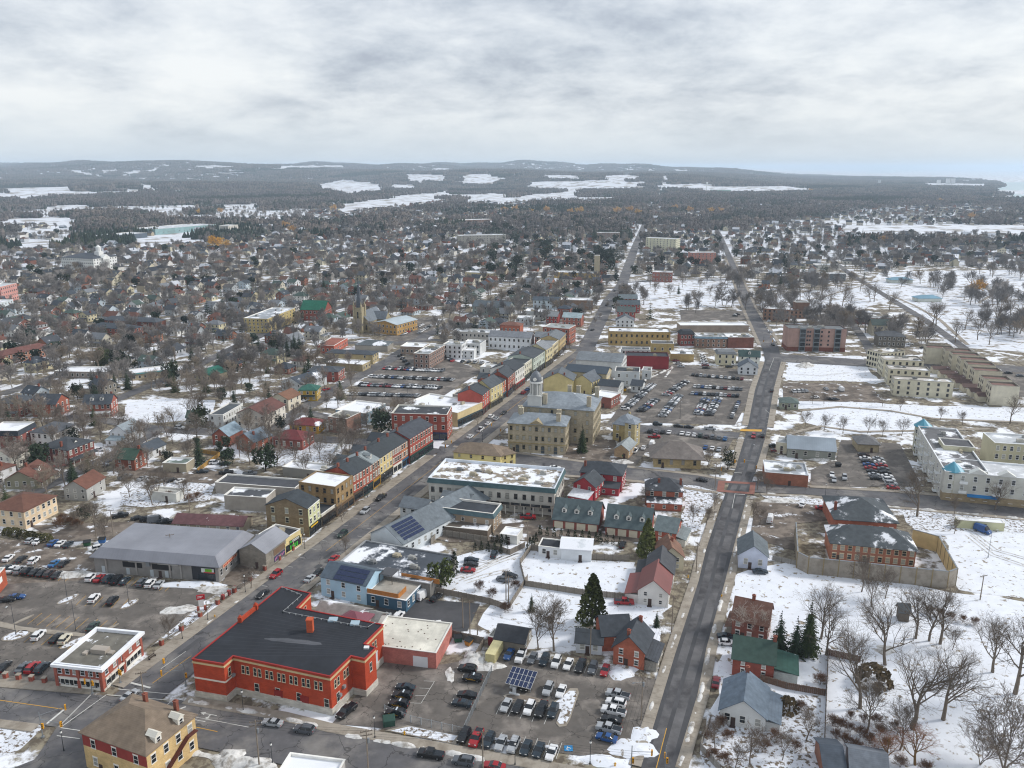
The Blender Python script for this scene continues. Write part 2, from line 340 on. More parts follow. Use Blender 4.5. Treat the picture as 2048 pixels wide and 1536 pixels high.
SNOW = [([(1468, 1150), (1600, 1118), (1900, 1185), (2140, 1215), (2200, 1536), (1560, 1700), (1420, 1420), (1450, 1300)], 'snow', 'yard'),
        ([(1835, 1060), (1920, 1048), (2200, 1048), (2200, 1225), (1918, 1180), (1885, 1075)], 'snow', 'field'),
        ([(905, 1115), (1060, 1085), (1100, 1120), (1270, 1125), (1260, 1175), (1345, 1212), (1300, 1245), (1200, 1290), (1040, 1300), (955, 1250), (985, 1205), (880, 1178)], 'snow', 'yard'),
        ([(1605, 822), (1700, 812), (1840, 830), (1845, 862), (1790, 868), (1680, 868), (1610, 845)], 'snow', 'park'),
        ([(1575, 712), (1722, 712), (1757, 764), (1573, 760)], 'snow', 'lot'),
        ([(1252, 562), (1465, 556), (1486, 612), (1290, 618), (1262, 600)], 'snow_park', 'park'),
        ([(1500, 592), (1600, 586), (1740, 566), (1760, 545), (2200, 535), (2200, 712), (1905, 695), (1790, 600), (1720, 618), (1530, 615)], 'snow_park', 'park'),
        ([(258, 805), (330, 796), (430, 800), (432, 838), (320, 846), (240, 840)], 'snow', 'lot'),
        ([(1560, 800), (1700, 804), (1860, 812), (2100, 815), (2100, 850), (1860, 835), (1700, 812), (1600, 818), (1565, 815)], 'snow', 'park'),
        ([(0, 1440), (90, 1452), (40, 1500), (-60, 1536), (-100, 1440)], 'snow_thin', 'lawn'),
        ([(1415, 1430), (1560, 1400), (1640, 1380), (1640, 1700), (1390, 1700)], 'snow_thin', 'yard'),
        ([(240, 985), (330, 965), (430, 970), (420, 1000), (290, 1015), (240, 1010)], 'snow_thin', 'yard'),
        ([(560, 880), (700, 890), (640, 960), (560, 930), (500, 900)], 'snow_thin', 'yard'),
        ([(1350, 960), (1440, 975), (1400, 1060), (1350, 1080), (1370, 1000)], 'snow_thin', 'yard'),
        ([(1520, 990), (1660, 1000), (1665, 1030), (1560, 1010)], 'snow_thin', 'verge'),
        ([(1790, 1015), (2200, 1050), (2200, 1075), (1930, 1062), (1830, 1060)], 'snow_thin', 'verge')]
for i, (P, m, nm) in enumerate(SNOW): sheet('snow_' + nm, frag(P, 6, 1.2, i), m, 0.03 + 0.004 * i, world=True, occ=True)
LOTS = [('lot', [(-60, 1172), (190, 1160), (440, 1172), (402, 1208), (345, 1258), (300, 1290), (270, 1320), (110, 1375), (-60, 1362)]),
        ('gravel', [(-60, 1075), (100, 1085), (195, 1108), (192, 1160), (-60, 1172)]),
        ('lot', [(664, 1448), (770, 1325), (880, 1330), (1010, 1310), (1330, 1362), (1290, 1430), (1262, 1500), (1160, 1512), (915, 1478), (745, 1455)]),
        ('asphalt_new', [(735, 1190), (960, 1208), (935, 1262), (880, 1268), (765, 1238)]),
        ('lot', [(1212, 852), (1268, 772), (1345, 728), (1512, 742), (1503, 790), (1470, 850), (1300, 846)]),
        ('lot', [(1270, 862), (1472, 868), (1452, 905), (1400, 900), (1290, 905), (1268, 938), (1232, 925)]),
        ('lot', [(690, 800), (760, 730), (850, 700), (965, 742), (890, 790), (860, 815), (760, 812)]),
        ('lot', [(1622, 940), (1672, 918), (1682, 880), (1800, 888), (1843, 972), (1622, 976)]),
        ('gravel', [(1512, 1003), (1664, 1012), (1664, 1040), (1592, 1048), (1588, 1102), (1500, 1075)]),
        ('gravel', [(1566, 766), (1740, 768), (1765, 805), (1566, 802)]),
        ('lot', [(800, 640), (880, 632), (850, 690), (760, 690)]),
        ('lot', [(1935, 728), (2120, 735), (2120, 800), (2000, 790)]),
        ('lot', [(1360, 620), (1485, 622), (1492, 640), (1362, 642)]),
        ('gravel', [(240, 935), (420, 940), (470, 955), (425, 968), (330, 962), (235, 955)]),
        ('gravel', [(60, 1052), (345, 1040), (350, 1070), (230, 1080), (120, 1085)]),
        ('gravel', [(470, 1110), (545, 1110), (500, 1180), (445, 1168)]),
        ('gravel', [(1140, 880), (1230, 880), (1250, 940), (1120, 930), (1130, 900)]),
        ('gravel', [(820, 1065), (1100, 1040), (1300, 1065), (1280, 1085), (1020, 1082), (900, 1085)])]
lots = []
for i, (m, P) in enumerate(LOTS): lots.append(sheet('parking_lot' if m != 'gravel' else 'gravel_yard', P, m, 0.10 + 0.004 * i))
def wl(P): return [p if isinstance(p, Vector) else G(*p) for p in P]
def offs(W, d):                                # polyline shifted to the left by d
    o = []
    for i, p in enumerate(W):
        t = (W[min(i + 1, len(W) - 1)] - W[max(i - 1, 0)]); t.z = 0; t.normalize(); o.append(Vector((p.x - t.y * d, p.y + t.x * d, 0)))
    return o
def line_road(name, P, width, m='asphalt', z=0.19):
    W = wl(P); a = offs(W, width / 2); b_ = offs(W, -width / 2)
    return sheet(name, a + b_[::-1], m, z, world=True)
KL = [G(887, 900), G(360, 1293)]               # left kerb of the shopping street
kd = (KL[0] - KL[1]).normalized(); kn = Vector((kd.y, -kd.x, 0))     # kn points from the kerb into the roadway
KW = 11.6
k_far = KL[0] + kd * 215; k_near = KL[1] - kd * 22
king_c = [k_near + kn * KW / 2, k_far + kn * KW / 2, G(1215, 600) + Vector((2, 0, 0)), G(1243, 572), G(1268, 500), G(1297, 430), G(1316, 382), G(1330, 356)]
roads = {}
roads['king'] = line_road('road', king_c, KW)
roads['king_low'] = sheet('road', [(182, 1390), (362, 1408), (330, 1480), (250, 1600), (60, 1700), (30, 1536), (71, 1520), (113, 1457), (140, 1420)], 'asphalt', 0.194)
roads['cross_left'] = sheet('road', [(-140, 1362), (0, 1377), (182, 1391), (150, 1420), (112, 1455), (0, 1440), (-140, 1426)], 'asphalt', 0.198)
roads['cross_right'] = sheet('road', [(355, 1400), (560, 1442), (655, 1466), (740, 1481), (1012, 1530), (1290, 1580), (1290, 1720), (900, 1610), (564, 1530), (366, 1490), (300, 1480)], 'asphalt', 0.202)
EL = [(1262, 1620), (1282, 1536), (1350, 1310), (1397, 1164), (1412, 1100), (1450, 990), (1470, 942), (1492, 868), (1510, 780), (1530, 720), (1524, 692)]
ER = [(1335, 1620), (1350, 1536), (1395, 1390), (1413, 1296), (1450, 1164), (1466, 1100), (1494, 990), (1512, 942), (1532, 868), (1547, 780), (1563, 720), (1556, 692)]
roads['east'] = sheet('road', EL + ER[::-1], 'asphalt_new', 0.206)
def band(f0, f1):
    a = [G(*p).lerp(G(*q), f0) for p, q in zip(EL[1:-1], ERm)]; c = [G(*p).lerp(G(*q), f1) for p, q in zip(EL[1:-1], ERm)]; W = a + c[::-1]; b = MB(); n = len(W); b.add([(p.x, p.y, .216) for p in W], [(i, n - 1 - i, n - 2 - i, i + 1) for i in range(n // 2 - 1)]); b.obj('worn_lane', 'asphalt_worn', roads['east'])
ERm = [(1350, 1536), (1412, 1310), (1450, 1164), (1466, 1100), (1494, 990), (1512, 942), (1532, 868), (1547, 780), (1563, 720)]
band(.14, .42); band(.56, .86)
EL2 = [(1524, 696), (1482, 602), (1455, 520), (1436, 472), (1427, 456)]; ER2 = [(1557, 696), (1510, 617), (1467, 520), (1445, 472), (1434, 456)]
roads['east_far'] = sheet('road', EL2 + ER2[::-1], 'asphalt', 0.210)
roads['second'] = sheet('road', [(880, 893), (1032, 908), (1160, 925), (1290, 940), (1395, 952), (1452, 962), (1442, 985), (1395, 972), (1280, 962), (1130, 950), (1032, 938), (868, 922)], 'asphalt', 0.214)
roads['second_right'] = sheet('road', [(1505, 962), (1620, 977), (1786, 986), (2120, 1014), (2120, 1044), (1786, 1012), (1620, 990), (1500, 985)], 'asphalt', 0.214)
roads['third'] = sheet('road', [(1225, 845), (1300, 852), (1480, 866), (1476, 878), (1300, 866), (1222, 858)], 'asphalt', 0.214)
roads['charles'] = sheet('road', [(1540, 707), (1720, 719), (2120, 738), (2120, 748), (1720, 733), (1540, 723)], 'asphalt', 0.214)
for P, wd in (([(40, 1000), (75, 980), (155, 942), (222, 915), (275, 882), (312, 862)], 8), ([(90, 845), (150, 832), (225, 843), (300, 857), (400, 864), (510, 871), (600, 876), (727, 884), (875, 905)], 8.5),
              ([(120, 845), (165, 827), (275, 782), (375, 740), (475, 692), (560, 655), (680, 615), (790, 570), (900, 522), (1010, 478)], 8), ([(540, 862), (600, 822), (700, 762), (780, 720), (850, 672), (960, 622), (1030, 575), (1075, 545)], 9),
              ([(1590, 465), (1640, 502), (1700, 548), (1760, 585), (1850, 640), (1960, 720)], 7), ([(0, 790), (110, 752), (190, 712), (280, 672), (400, 620), (520, 575), (640, 535)], 7.5), ([(1000, 688), (1100, 690), (1190, 700)], 8),
              ([(590, 822), (660, 835), (800, 830)], 7), ([(650, 684), (760, 688), (870, 680), (970, 690)], 7), ([(1240, 566), (1330, 560), (1470, 560)], 7), ([(1000, 562), (1110, 570), (1235, 578)], 7), ([(1480, 618), (1620, 622), (1760, 628)], 8), ([(1700, 640), (1735, 690), (1748, 720)], 6)):
    line_road('road', P, wd, 'asphalt', 0.186 + 0.0007 * wd)
for P, wd in (([(1580, 868), (1640, 853), (1720, 864), (1830, 862), (1980, 858)], 2.5), ([(1600, 822), (1680, 814), (1780, 822), (1870, 838), (2048, 845)], 2.5), ([(1540, 610), (1640, 596), (1715, 574), (1760, 560), (1850, 575), (1980, 572)], 2.6), ([(1780, 590), (1830, 612), (1880, 640), (1935, 690)], 3), ([(1960, 560), (1985, 590), (1958, 605)], 3), ([(1290, 602), (1380, 590), (1480, 596)], 2)):
    line_road('path', P, wd, 'concrete', 0.2)
# far fields stay open snow; woods grow everywhere else
FIELDS = [[(126, 339), (140, 339), (207, 352), (202, 356), (150, 348)], [(236, 352), (285, 340), (290, 346), (250, 354)], [(291, 343), (318, 337), (320, 342), (295, 346)], [(203, 341), (240, 338), (240, 343), (205, 345)],
          [(0, 377), (147, 373), (150, 383), (60, 385), (0, 392)], [(32, 395), (92, 387), (96, 392), (50, 399)], [(72, 415), (170, 408), (208, 416), (140, 422), (80, 423)], [(264, 363), (320, 373), (312, 378), (275, 372)], [(238, 379), (290, 379), (290, 384), (240, 384)],
          [(405, 413), (522, 407), (517, 416), (420, 419)], [(265, 424), (370, 415), (375, 424), (280, 430)], [(632, 370), (690, 359), (762, 369), (775, 381), (690, 386), (640, 377)], [(803, 348), (890, 350), (898, 359), (815, 363)],
          [(918, 352), (975, 347), (1008, 358), (990, 367), (916, 368)], [(776, 369), (832, 369), (838, 377), (780, 377)], [(665, 411), (720, 402), (800, 394), (908, 380), (903, 389), (872, 394), (882, 398), (922, 399), (790, 415), (685, 427)],
          [(915, 401), (965, 386), (1022, 389), (1012, 400), (940, 409)], [(970, 404), (1050, 391), (1160, 381), (1165, 388), (1100, 398), (1000, 410)], [(1058, 364), (1200, 361), (1287, 364), (1283, 375), (1150, 378), (1068, 376)], [(1200, 352), (1260, 349), (1292, 356), (1210, 359)],
          [(1083, 350), (1162, 351), (1162, 356), (1088, 356)], [(1322, 371), (1414, 367), (1412, 374), (1328, 376)], [(1340, 339), (1392, 342), (1362, 345)], [(1640, 441), (1740, 443), (1748, 450), (1655, 450)], [(1655, 451), (2080, 450), (2080, 471), (1718, 471), (1695, 462)],
          [(0, 436), (160, 436), (175, 450), (0, 452)], [(0, 462), (180, 455), (175, 468), (0, 476)], [(0, 488), (130, 478), (160, 490), (0, 505)], [(236, 480), (390, 463), (405, 490), (250, 494)], [(1390, 374), (1570, 372), (1640, 380), (1500, 384), (1400, 381)],
          [(380, 331), (470, 332), (470, 337), (390, 336)], [(555, 332), (688, 331), (690, 337), (560, 337)], [(1840, 366), (1980, 368), (1975, 376), (1850, 374)], [(860, 336), (905, 338), (895, 343), (865, 341)]]
# ---------------------------------------------------------------- pavements, kerbs, slabs, snow banks, markings
def pavement(P, wid, near=False, m='concrete', lift=0.16, base=0.1):
    W = wl(P); O = offs(W, wid)
    occ_poly(W + O[::-1]); b = MB(); n = len(W)
    z0, z1 = base, base + lift
    for i in range(n - 1):
        a, c, d, e_ = W[i], W[i + 1], O[i + 1], O[i]
        b.quad((a.x, a.y, z1), (c.x, c.y, z1), (d.x, d.y, z1), (e_.x, e_.y, z1)) if wid > 0 else b.quad((e_.x, e_.y, z1), (d.x, d.y, z1), (c.x, c.y, z1), (a.x, a.y, z1))
        for p, q in ((a, c), (d, e_)): b.quad((p.x, p.y, z0), (q.x, q.y, z0), (q.x, q.y, z1), (p.x, p.y, z1))
    root = b.obj('pavement', m, kind='structure')
    if near:
        w_, g = abs(wid) - 0.3, 0.06; me = None
        sgn = 1 if wid > 0 else -1
        for i in range(n - 1):
            a, c = W[i], W[i + 1]; L = (c - a).length; k = max(1, int(L / 1.75)); s = L / k
            sb = MB(); sb.box(-s / 2 + g / 2, s / 2 - g / 2, 0.15, 0.15 + w_, 0, 0.035); me = sb.mesh('slab', m)
            ang = math.atan2(c.y - a.y, c.x - a.x)
            for j in range(k):
                p = a + (c - a) * ((j + 0.5) / k)
                o = ob('slab', me, root, loc=(p.x, p.y, z1 + rnd.uniform(-0.01, 0.006)), rz=ang)
                o.scale = (1, sgn, 1)
    return root
def bank(P, wid, hgt, seed=1, name='snow_bank', m='snow_bank', off=0.0, gap=0.0):
    r = random.Random(seed); W = wl(P); pts = []
    for i in range(len(W) - 1):
        n = max(1, int((W[i + 1] - W[i]).length / 0.7))
        pts += [W[i].lerp(W[i + 1], j / n) for j in range(n)]
    pts.append(W[-1]); b = MB(); K = 5; ph = r.random() * 9
    for i, p in enumerate(pts):
        t = pts[min(i + 1, len(pts) - 1)] - pts[max(i - 1, 0)]; t.normalize(); nn = Vector((-t.y, t.x, 0))
        a = max(0.0, 0.55 + 0.5 * math.sin(i * 0.31 + ph) + 0.35 * math.sin(i * 0.83 + ph * 2) + r.uniform(-0.2, 0.2) - gap)
        if i in (0, len(pts) - 1): a = 0
        for k in range(K):
            u = k / (K - 1); q = p + nn * (off + (u - 0.5) * wid * (0.55 + 0.6 * min(1, a)) + r.uniform(-0.08, 0.08))
            b.v.append((q.x, q.y, 0.08 + (hgt * a * math.sin(math.pi * u) ** 0.8 * r.uniform(0.75, 1.2) if 0 < k < K - 1 else 0)))
    for i in range(len(pts) - 1):
        for k in range(K - 1): b.f.append((i * K + k, (i + 1) * K + k, (i + 1) * K + k + 1, i * K + k + 1)); b.m.append(0)
    return b.obj(name, m, kind='stuff', smooth=True, label='lumpy grey ridge of ploughed snow beside the road', cat='snow')
def heap(px, py, rx, ry, h, seed=1, m='snow_bank', name='snow_pile'):
    r = random.Random(seed); c = G(px, py); b = MB(); n, k = 18, 6
    b.v.append((c.x, c.y, h + 0.1)); b_ph = r.random() * 6
    for j in range(1, k + 1):
        for i in range(n):
            a = 2 * math.pi * i / n; u = j / k; q = 1 + 0.22 * math.sin(2 * a + b_ph) + 0.14 * math.sin(5 * a + b_ph * 2)
            b.v.append((c.x + rx * u * q * math.cos(a), c.y + ry * u * q * math.sin(a), 0.06 + h * (1 - u ** 1.6) * r.uniform(0.7, 1.25) if j < k else 0.03))
    for i in range(n): b.f.append((0, 1 + i, 1 + (i + 1) % n)); b.m.append(0)
    for j in range(k - 1):
        for i in range(n): b.f.append((1 + j * n + i, 1 + (j + 1) * n + i, 1 + (j + 1) * n + (i + 1) % n, 1 + j * n + (i + 1) % n)); b.m.append(0)
    return b.obj(name, m, kind='stuff', smooth=True, label='dirty heap of cleared snow', cat='snow pile')
def kp(s, t): return KL[1] + kd * s + kn * t      # along the shopping street from (360,1293); t = 0 at its left kerb
SL = (KL[0] - KL[1]).length
pavement([kp(-19, 0), kp(SL - 9, 0)], 4.2, True)
pavement([kp(SL + 7, 0), k_far + kd * -4], 4.2)
pavement([kp(-6, KW), kp(SL - 20, KW)], -3.2, True)
pavement([kp(SL + 6, KW), k_far + kn * KW], -3.6)
pavement([(-140, 1362), (0, 1376), (182, 1390)], 3.6, True)
pavement([(363, 1409), (560, 1442), (655, 1466), (740, 1481), (1012, 1530), (1250, 1573)], 3.0, True)
pavement([(-140, 1427), (0, 1440), (80, 1450)], -2.6, True)
pavement([(1282, 1536), (1350, 1310), (1397, 1164), (1412, 1100), (1444, 1000)], 2.6, True)
pavement([(1350, 1536), (1395, 1390), (1413, 1296), (1450, 1164), (1466, 1100), (1492, 1000)], -2.6, True)
pavement([(1471, 938), (1488, 880)], 2.6); pavement([(1512, 938), (1530, 878)], -2.6)
pavement([(1496, 852), (1510, 780), (1529, 724)], 3.0); pavement([(1534, 855), (1547, 780), (1562, 724)], -3.0)
pavement([(1522, 690), (1482, 602), (1455, 520)], 2.5); pavement([(1557, 690), (1510, 617), (1467, 520)], -2.5)
pavement([(1450, 962), (1395, 952), (1290, 940), (1160, 925), (1032, 908), (905, 895)], -2.2); pavement([(880, 924), (1032, 938), (1130, 950), (1280, 962), (1436, 984)], -2.2)
pavement([(1620, 976), (1786, 985), (2100, 1012)], 2.4); pavement([(1520, 987), (1620, 991), (1786, 1013), (2100, 1042)], -2.2)
bank([(372, 1406), (560, 1439), (640, 1460)], 1.8, 0.55, 1, off=0.6); bank([(690, 1469), (860, 1497), (1010, 1526)], 1.8, 0.6, 2, off=-0.4); bank([(370, 1494), (430, 1506), (560, 1534)], 2.4, 0.7, 3, off=-1.2)
bank([(1354, 1536), (1398, 1388), (1414, 1300), (1440, 1200)], 1.3, 0.5, 4, off=-0.5); bank([(1270, 1520), (1340, 1312), (1392, 1164), (1440, 1005)], 1.0, 0.35, 5, off=0.3, gap=0.15); bank([(1445, 1190), (1490, 1010)], 1.1, 0.4, 6, off=-0.6)
bank([kp(0, -0.6), kp(60, -0.6)], 1.0, 0.3, 7, gap=0.25); bank([(1530, 985), (1780, 1012), (2048, 1037)], 1.6, 0.6, 8, off=-1); bank([(900, 1488), (1110, 1520)], 1.0, 0.3, 9, off=3.6, m='snow', gap=.25)
bank([(0, 1131), (150, 1152), (190, 1150)], 2.0, 0.5, 10, m='snow', name='snow_bank'); bank([(1300, 850), (1465, 862)], 1.5, 0.5, 11); bank([(1250, 780), (1345, 735), (1330, 755)], 1.6, 0.7, 12)
for i, (px, py, rx, ry, h) in enumerate([(950, 1322, 4.5, 3.6, 1.9), (975, 1334, 4, 2.4, 0.8), (1245, 1345, 4, 3, 1.0), (140, 1150, 7, 3, 1.0), (380, 1170, 9, 2.5, 1.0), (430, 1180, 7, 2.2, 0.7), (460, 1520, 4, 3, 1.3), (500, 1530, 5, 3, 1.2), (1245, 925, 4, 3, 1.2), (1645, 920, 6, 2, 0.8), (1390, 925, 6, 3, 0.8), (1490, 760, 5, 2, 0.6), (900, 1350, 1.2, 3.5, 0.3), (1560, 1002, 6, 3, 0.9), (360, 1220, 5, 3, 0.5), (1610, 732, 7, 5, 2.2), (1270, 1500, 5, 4, 0.6), (1215, 1524, 5, 2, 0.4), (1290, 1470, 3, 4, 0.5), (1300, 1260, 3, 5, 0.3), (1770, 1300, 3, 2, .3)]):
    heap(px, py, rx, ry, h, i, 'snow_bank' if i not in (2, 4, 10, 16, 17, 18, 19) else 'snow')
def mark(P, Q, w_=0.14, m='paint_white', z=0.222, par=None):
    a, c = (G(*P) if not isinstance(P, Vector) else P), (G(*Q) if not isinstance(Q, Vector) else Q); d = (c - a); d.z = 0; d.normalize(); n = Vector((-d.y, d.x, 0)) * w_ / 2
    b = MB(); b.quad(*[(p.x, p.y, z) for p in (a - n, c - n, c + n, a + n)])
    return b.obj('marking', m, par)
rk, rc, re_ = roads['king'], roads['cross_right'], roads['east']
for a, c, w_, m, p in (((182, 1391), (118, 1455), .2, 'paint_white', rc), ((213, 1391), (121, 1457), .2, 'paint_white', rc), ((121, 1457), (162, 1463), .2, 'paint_white', rc), ((114, 1473), (160, 1479), .2, 'paint_white', rc), ((214, 1391), (350, 1403), .2, 'paint_white', rk), ((240, 1380), (356, 1391), .2, 'paint_white', rk), ((262, 1367), (301, 1377), .55, 'paint_white', rk), ((372, 1415), (350, 1423), .5, 'paint_white', rc), ((356, 1429), (497, 1456), .15, 'paint_white', rc), ((364, 1450), (435, 1465), .18, 'paint_yellow', rc), ((128, 1421), (94, 1449), .5, 'paint_white', roads['cross_left']), ((0, 1402), (126, 1420), .18, 'paint_yellow', roads['cross_left']), ((305, 1368), (383, 1313), .16, 'paint_yellow', rk), ((350, 1398), (330, 1415), .2, 'paint_white', rc), ((372, 1304), (322, 1339), .15, 'paint_white', rk),
                    ((1333, 1458), (1308, 1556), .16, 'paint_yellow', re_), ((1470, 988), (1464, 1018), .15, 'paint_white', re_), ((1470, 989), (1490, 990), .4, 'paint_white', re_), ((1468, 946), (1484, 947), .4, 'paint_white', re_), ((1548, 716), (1538, 742), .15, 'paint_white', re_), ((1548, 716), (1563, 717), .4, 'paint_white', re_), ((1530, 820), (1540, 829), .15, 'paint_white', re_), ((1030, 1470), (1030, 1471), .1, 'paint_white', re_)):
    mark(a, c, w_, m, 0.225 if p is rk else 0.23, p)
for i in range(12): mark(kp(34 + i * 6.5, 0.2), kp(34 + i * 6.5, 2.2), .12, par=rk)
for i in range(14): mark(kp(28 + i * 6.5, KW - 0.2), kp(28 + i * 6.5, KW - 2.2), .12, par=rk)
mark(kp(60, KW / 2 - .1), kp(SL - 14, KW / 2 - .1), .12, 'paint_yellow', par=rk); mark(kp(SL + 20, KW / 2), kp(SL + 200, KW / 2), .15, 'paint_yellow', par=rk)
for i in range(7): mark((1533, 836 + i * 6), (1542, 836 + i * 6), .12, par=re_)
for P in ([(1437, 962), (1512, 966), (1511, 970), (1436, 966)], [(1436, 966), (1450, 967), (1448, 981), (1434, 980)], [(1500, 969), (1511, 970), (1509, 986), (1498, 985)], [(1434, 980), (1509, 986), (1508, 990), (1432, 984)]):
    b_ = sheet('brick_crossing', P, 'paving_red', 0.232, par=re_)
b_ = sheet('orange_crossing', [(1481, 859), (1524, 860), (1523, 864), (1480, 863)], 'paint_yellow', 0.232, par=re_)
for cx, cy, ang in ((418, 1430, 0), (395, 1442, 1)):        # lane arrows
    c = G(cx, cy); d = (G(560, 1460) - G(380, 1428)).normalized() * -1; n = Vector((-d.y, d.x, 0)); b = MB()
    def pt(u, v): q = c + d * u + n * v; return (q.x, q.y, 0.232)
    b.quad(pt(-2, -.12), pt(1, -.12), pt(1, .12), pt(-2, .12)); b.add([pt(1, -.5), pt(2.2, 0), pt(1, .5)], [(0, 1, 2)])
    if not ang: b.quad(pt(-.6, .12), pt(-.3, .12), pt(-.3, 1.1), pt(-.6, 1.1)); b.add([pt(-1.0, 1.1), pt(.1, 1.1), pt(-.45, 1.9)], [(0, 1, 2)])
    b.obj('marking', 'paint_white', rc)
def stalls(p0, p1, n, dirpx, ln, m='paint_white', par=None, z=0.19, w_=.11):
    a, c = G(*p0), G(*p1); d = (G(*dirpx[1]) - G(*dirpx[0])).normalized() * ln
    for i in range(n):
        p = a.lerp(c, i / max(1, n - 1)); mark(p, p + d, w_, m, z, par)
stalls((152, 1212), (240, 1218), 6, ((160, 1212), (180, 1192)), 5.5, 'paint_yellow', lots[0]); stalls((55, 1250), (208, 1268), 9, ((60, 1250), (88, 1228)), 6, 'paint_yellow', lots[0]); stalls((48, 1286), (135, 1300), 6, ((60, 1286), (85, 1265)), 5.5, 'paint_yellow', lots[0]); stalls((176, 1158), (330, 1184), 15, ((176, 1168), (188, 1158)), 4.5, 'paint_yellow', lots[0]); stalls((10, 1150), (130, 1164), 10, ((10, 1160), (24, 1148)), 5, 'paint_yellow', lots[0])
stalls((918, 1484), (1112, 1519), 9, ((1000, 1500), (1018, 1462)), 5.3, par=lots[2]); stalls((992, 1430), (1088, 1450), 5, ((992, 1430), (1010, 1395)), 5.0, par=lots[2]); stalls((868, 1364), (842, 1408), 4, ((868, 1364), (846, 1363)), 2.5, par=lots[2]); mark((869, 1364), (842, 1408), .11, z=.19, par=lots[2]); stalls((1020, 1318), (1190, 1352), 9, ((1044, 1330), (1056, 1308)), 4.5, par=lots[2]); stalls((1660, 968), (1664, 930), 2, ((1660, 960), (1690, 962)), 3, par=lots[7])
b = MB(); c = G(1137, 1498); b.box(c.x - 0.9, c.x + 0.9, c.y - 0.9, c.y + 0.9, 0.184, 0.19); o = b.obj('accessible_bay_marking', 'paint_blue', lots[2])
b = MB()
for k in range(16):
    a0, a1 = 2 * math.pi * k / 20, 2 * math.pi * (k + 1) / 20
    b.quad(*[(c.x + r_ * math.cos(a), c.y - .15 + r_ * math.sin(a), .196) for r_, a in ((.35, a0), (.35, a1), (.48, a1), (.48, a0))])
b.box(c.x - .25, c.x - .1, c.y - .1, c.y + .6, .192, .197); b.box(c.x - .25, c.x + .3, c.y + .1, c.y + .22, .192, .1975); b.obj('wheelchair_symbol', 'paint_white', o)
for P in ([(915, 1160), (940, 1150), (985, 1128), (1040, 1108)], [(908, 1150), (950, 1140), (1000, 1118), (1030, 1106)], [(930, 1165), (975, 1150), (1020, 1140)], [(950, 1120), (975, 1125), (1000, 1112)], [(1945, 1066), (1990, 1100), (2060, 1120)], [(1935, 1070), (1985, 1110), (2060, 1135)], [(1700, 745), (1640, 752), (1580, 748)]):
    for d_ in (-.8, .8): W = offs(wl(P), d_); line_road('tyre_track', W, .5, 'snow_bank', .082)
pr = random.Random(12)
for i in range(26):
    s_, t_ = pr.uniform(-10, SL + 190), pr.uniform(1.5, KW - 2.5); l_, w_ = pr.uniform(2, 9), pr.uniform(.8, 2); a_ = [kp(s_, t_), kp(s_ + l_, t_), kp(s_ + l_, t_ + w_), kp(s_, t_ + w_)]; sheet('road_patch', a_, pr.choice(['asphalt_new', 'asphalt_worn', 'asphalt_worn']), .2195 + i * 1e-4, False, True, rk)
# ================================================================ buildings
_wm = {}
def win_mesh(w_, h, st='s'):
    k = (round(w_, 1), round(h, 1), st); w_, h = k[0], k[1]
    if k in _wm: return _wm[k]
    b = MB(); f = 0.09
    b.quad((-w_ / 2, -0.025, 0), (w_ / 2, -0.025, 0), (w_ / 2, -0.025, h), (-w_ / 2, -0.025, h), 1)
    for x0, x1, z0, z1 in ((-w_ / 2 - f, -w_ / 2, 0, h), (w_ / 2, w_ / 2 + f, 0, h), (-w_ / 2 - f, w_ / 2 + f, h, h + f * 1.3), (-w_ / 2, w_ / 2, h * 0.48, h * 0.48 + 0.07)): b.box(x0, x1, -0.07, 0.0, z0, z1, 0)
    b.box(-w_ / 2 - 0.16, w_ / 2 + 0.16, -0.15, 0.0, -0.12, 0, 0)
    if st[0] == 'l': b.box(-w_ / 2 - 0.15, w_ / 2 + 0.15, -0.10, 0, h + f * 1.3, h + 0.35, 0)
    if w_ > 1.5:
        for i in range(1, int(w_ / 0.8)): x = -w_ / 2 + i * w_ / int(w_ / 0.8); b.box(x - .035, x + .035, -0.065, 0, 0, h, 0)
    _wm[k] = b.mesh('window', ['paint', 'glass_blind' if st[-1] == 'b' else 'glass']); return _wm[k]
def side_xf(s, L, W):
    return {0: ((0, 0), (1, 0), L, 0.0), 1: ((L, 0), (0, 1), W, math.pi / 2), 2: ((L, W), (-1, 0), L, math.pi), 3: ((0, W), (0, -1), W, -math.pi / 2)}[s]
def put_windows(root, org, d, ln, rz, z0, H, st, trim, far, n=None, acc=None, skip_ground=False, ww=None, style='s', sp=3.0):
    sh = (H - z0) / st; h = min(1.75, sh * 0.52); w_ = ww or min(1.1, h * 0.72); n = n or max(1, int(ln / sp))
    if ln < 2.2: return
    for s in range(1 if skip_ground else 0, st):
        for i in range(n):
            u = ln * (i + 0.5) / n; x, y, z = org[0] + d[0] * u, org[1] + d[1] * u, z0 + s * sh + sh * 0.30
            if not far: ob('window', win_mesh(w_, h, style + ('b' if rnd.random() < .42 else '')), root, trim, (x, y, z), rz)
            else:
                nx, ny = d[1], -d[0]
                for q, e_, m_ in ((0.14, 0.03, 0), (0.0, 0.055, 1)):
                    a = (x - d[0] * (w_ / 2 + q) + nx * e_, y - d[1] * (w_ / 2 + q) + ny * e_); c = (x + d[0] * (w_ / 2 + q) + nx * e_, y + d[1] * (w_ / 2 + q) + ny * e_)
                    acc.quad((*a, z - q), (*c, z - q), (*c, z + h + q), (*a, z + h + q), m_)
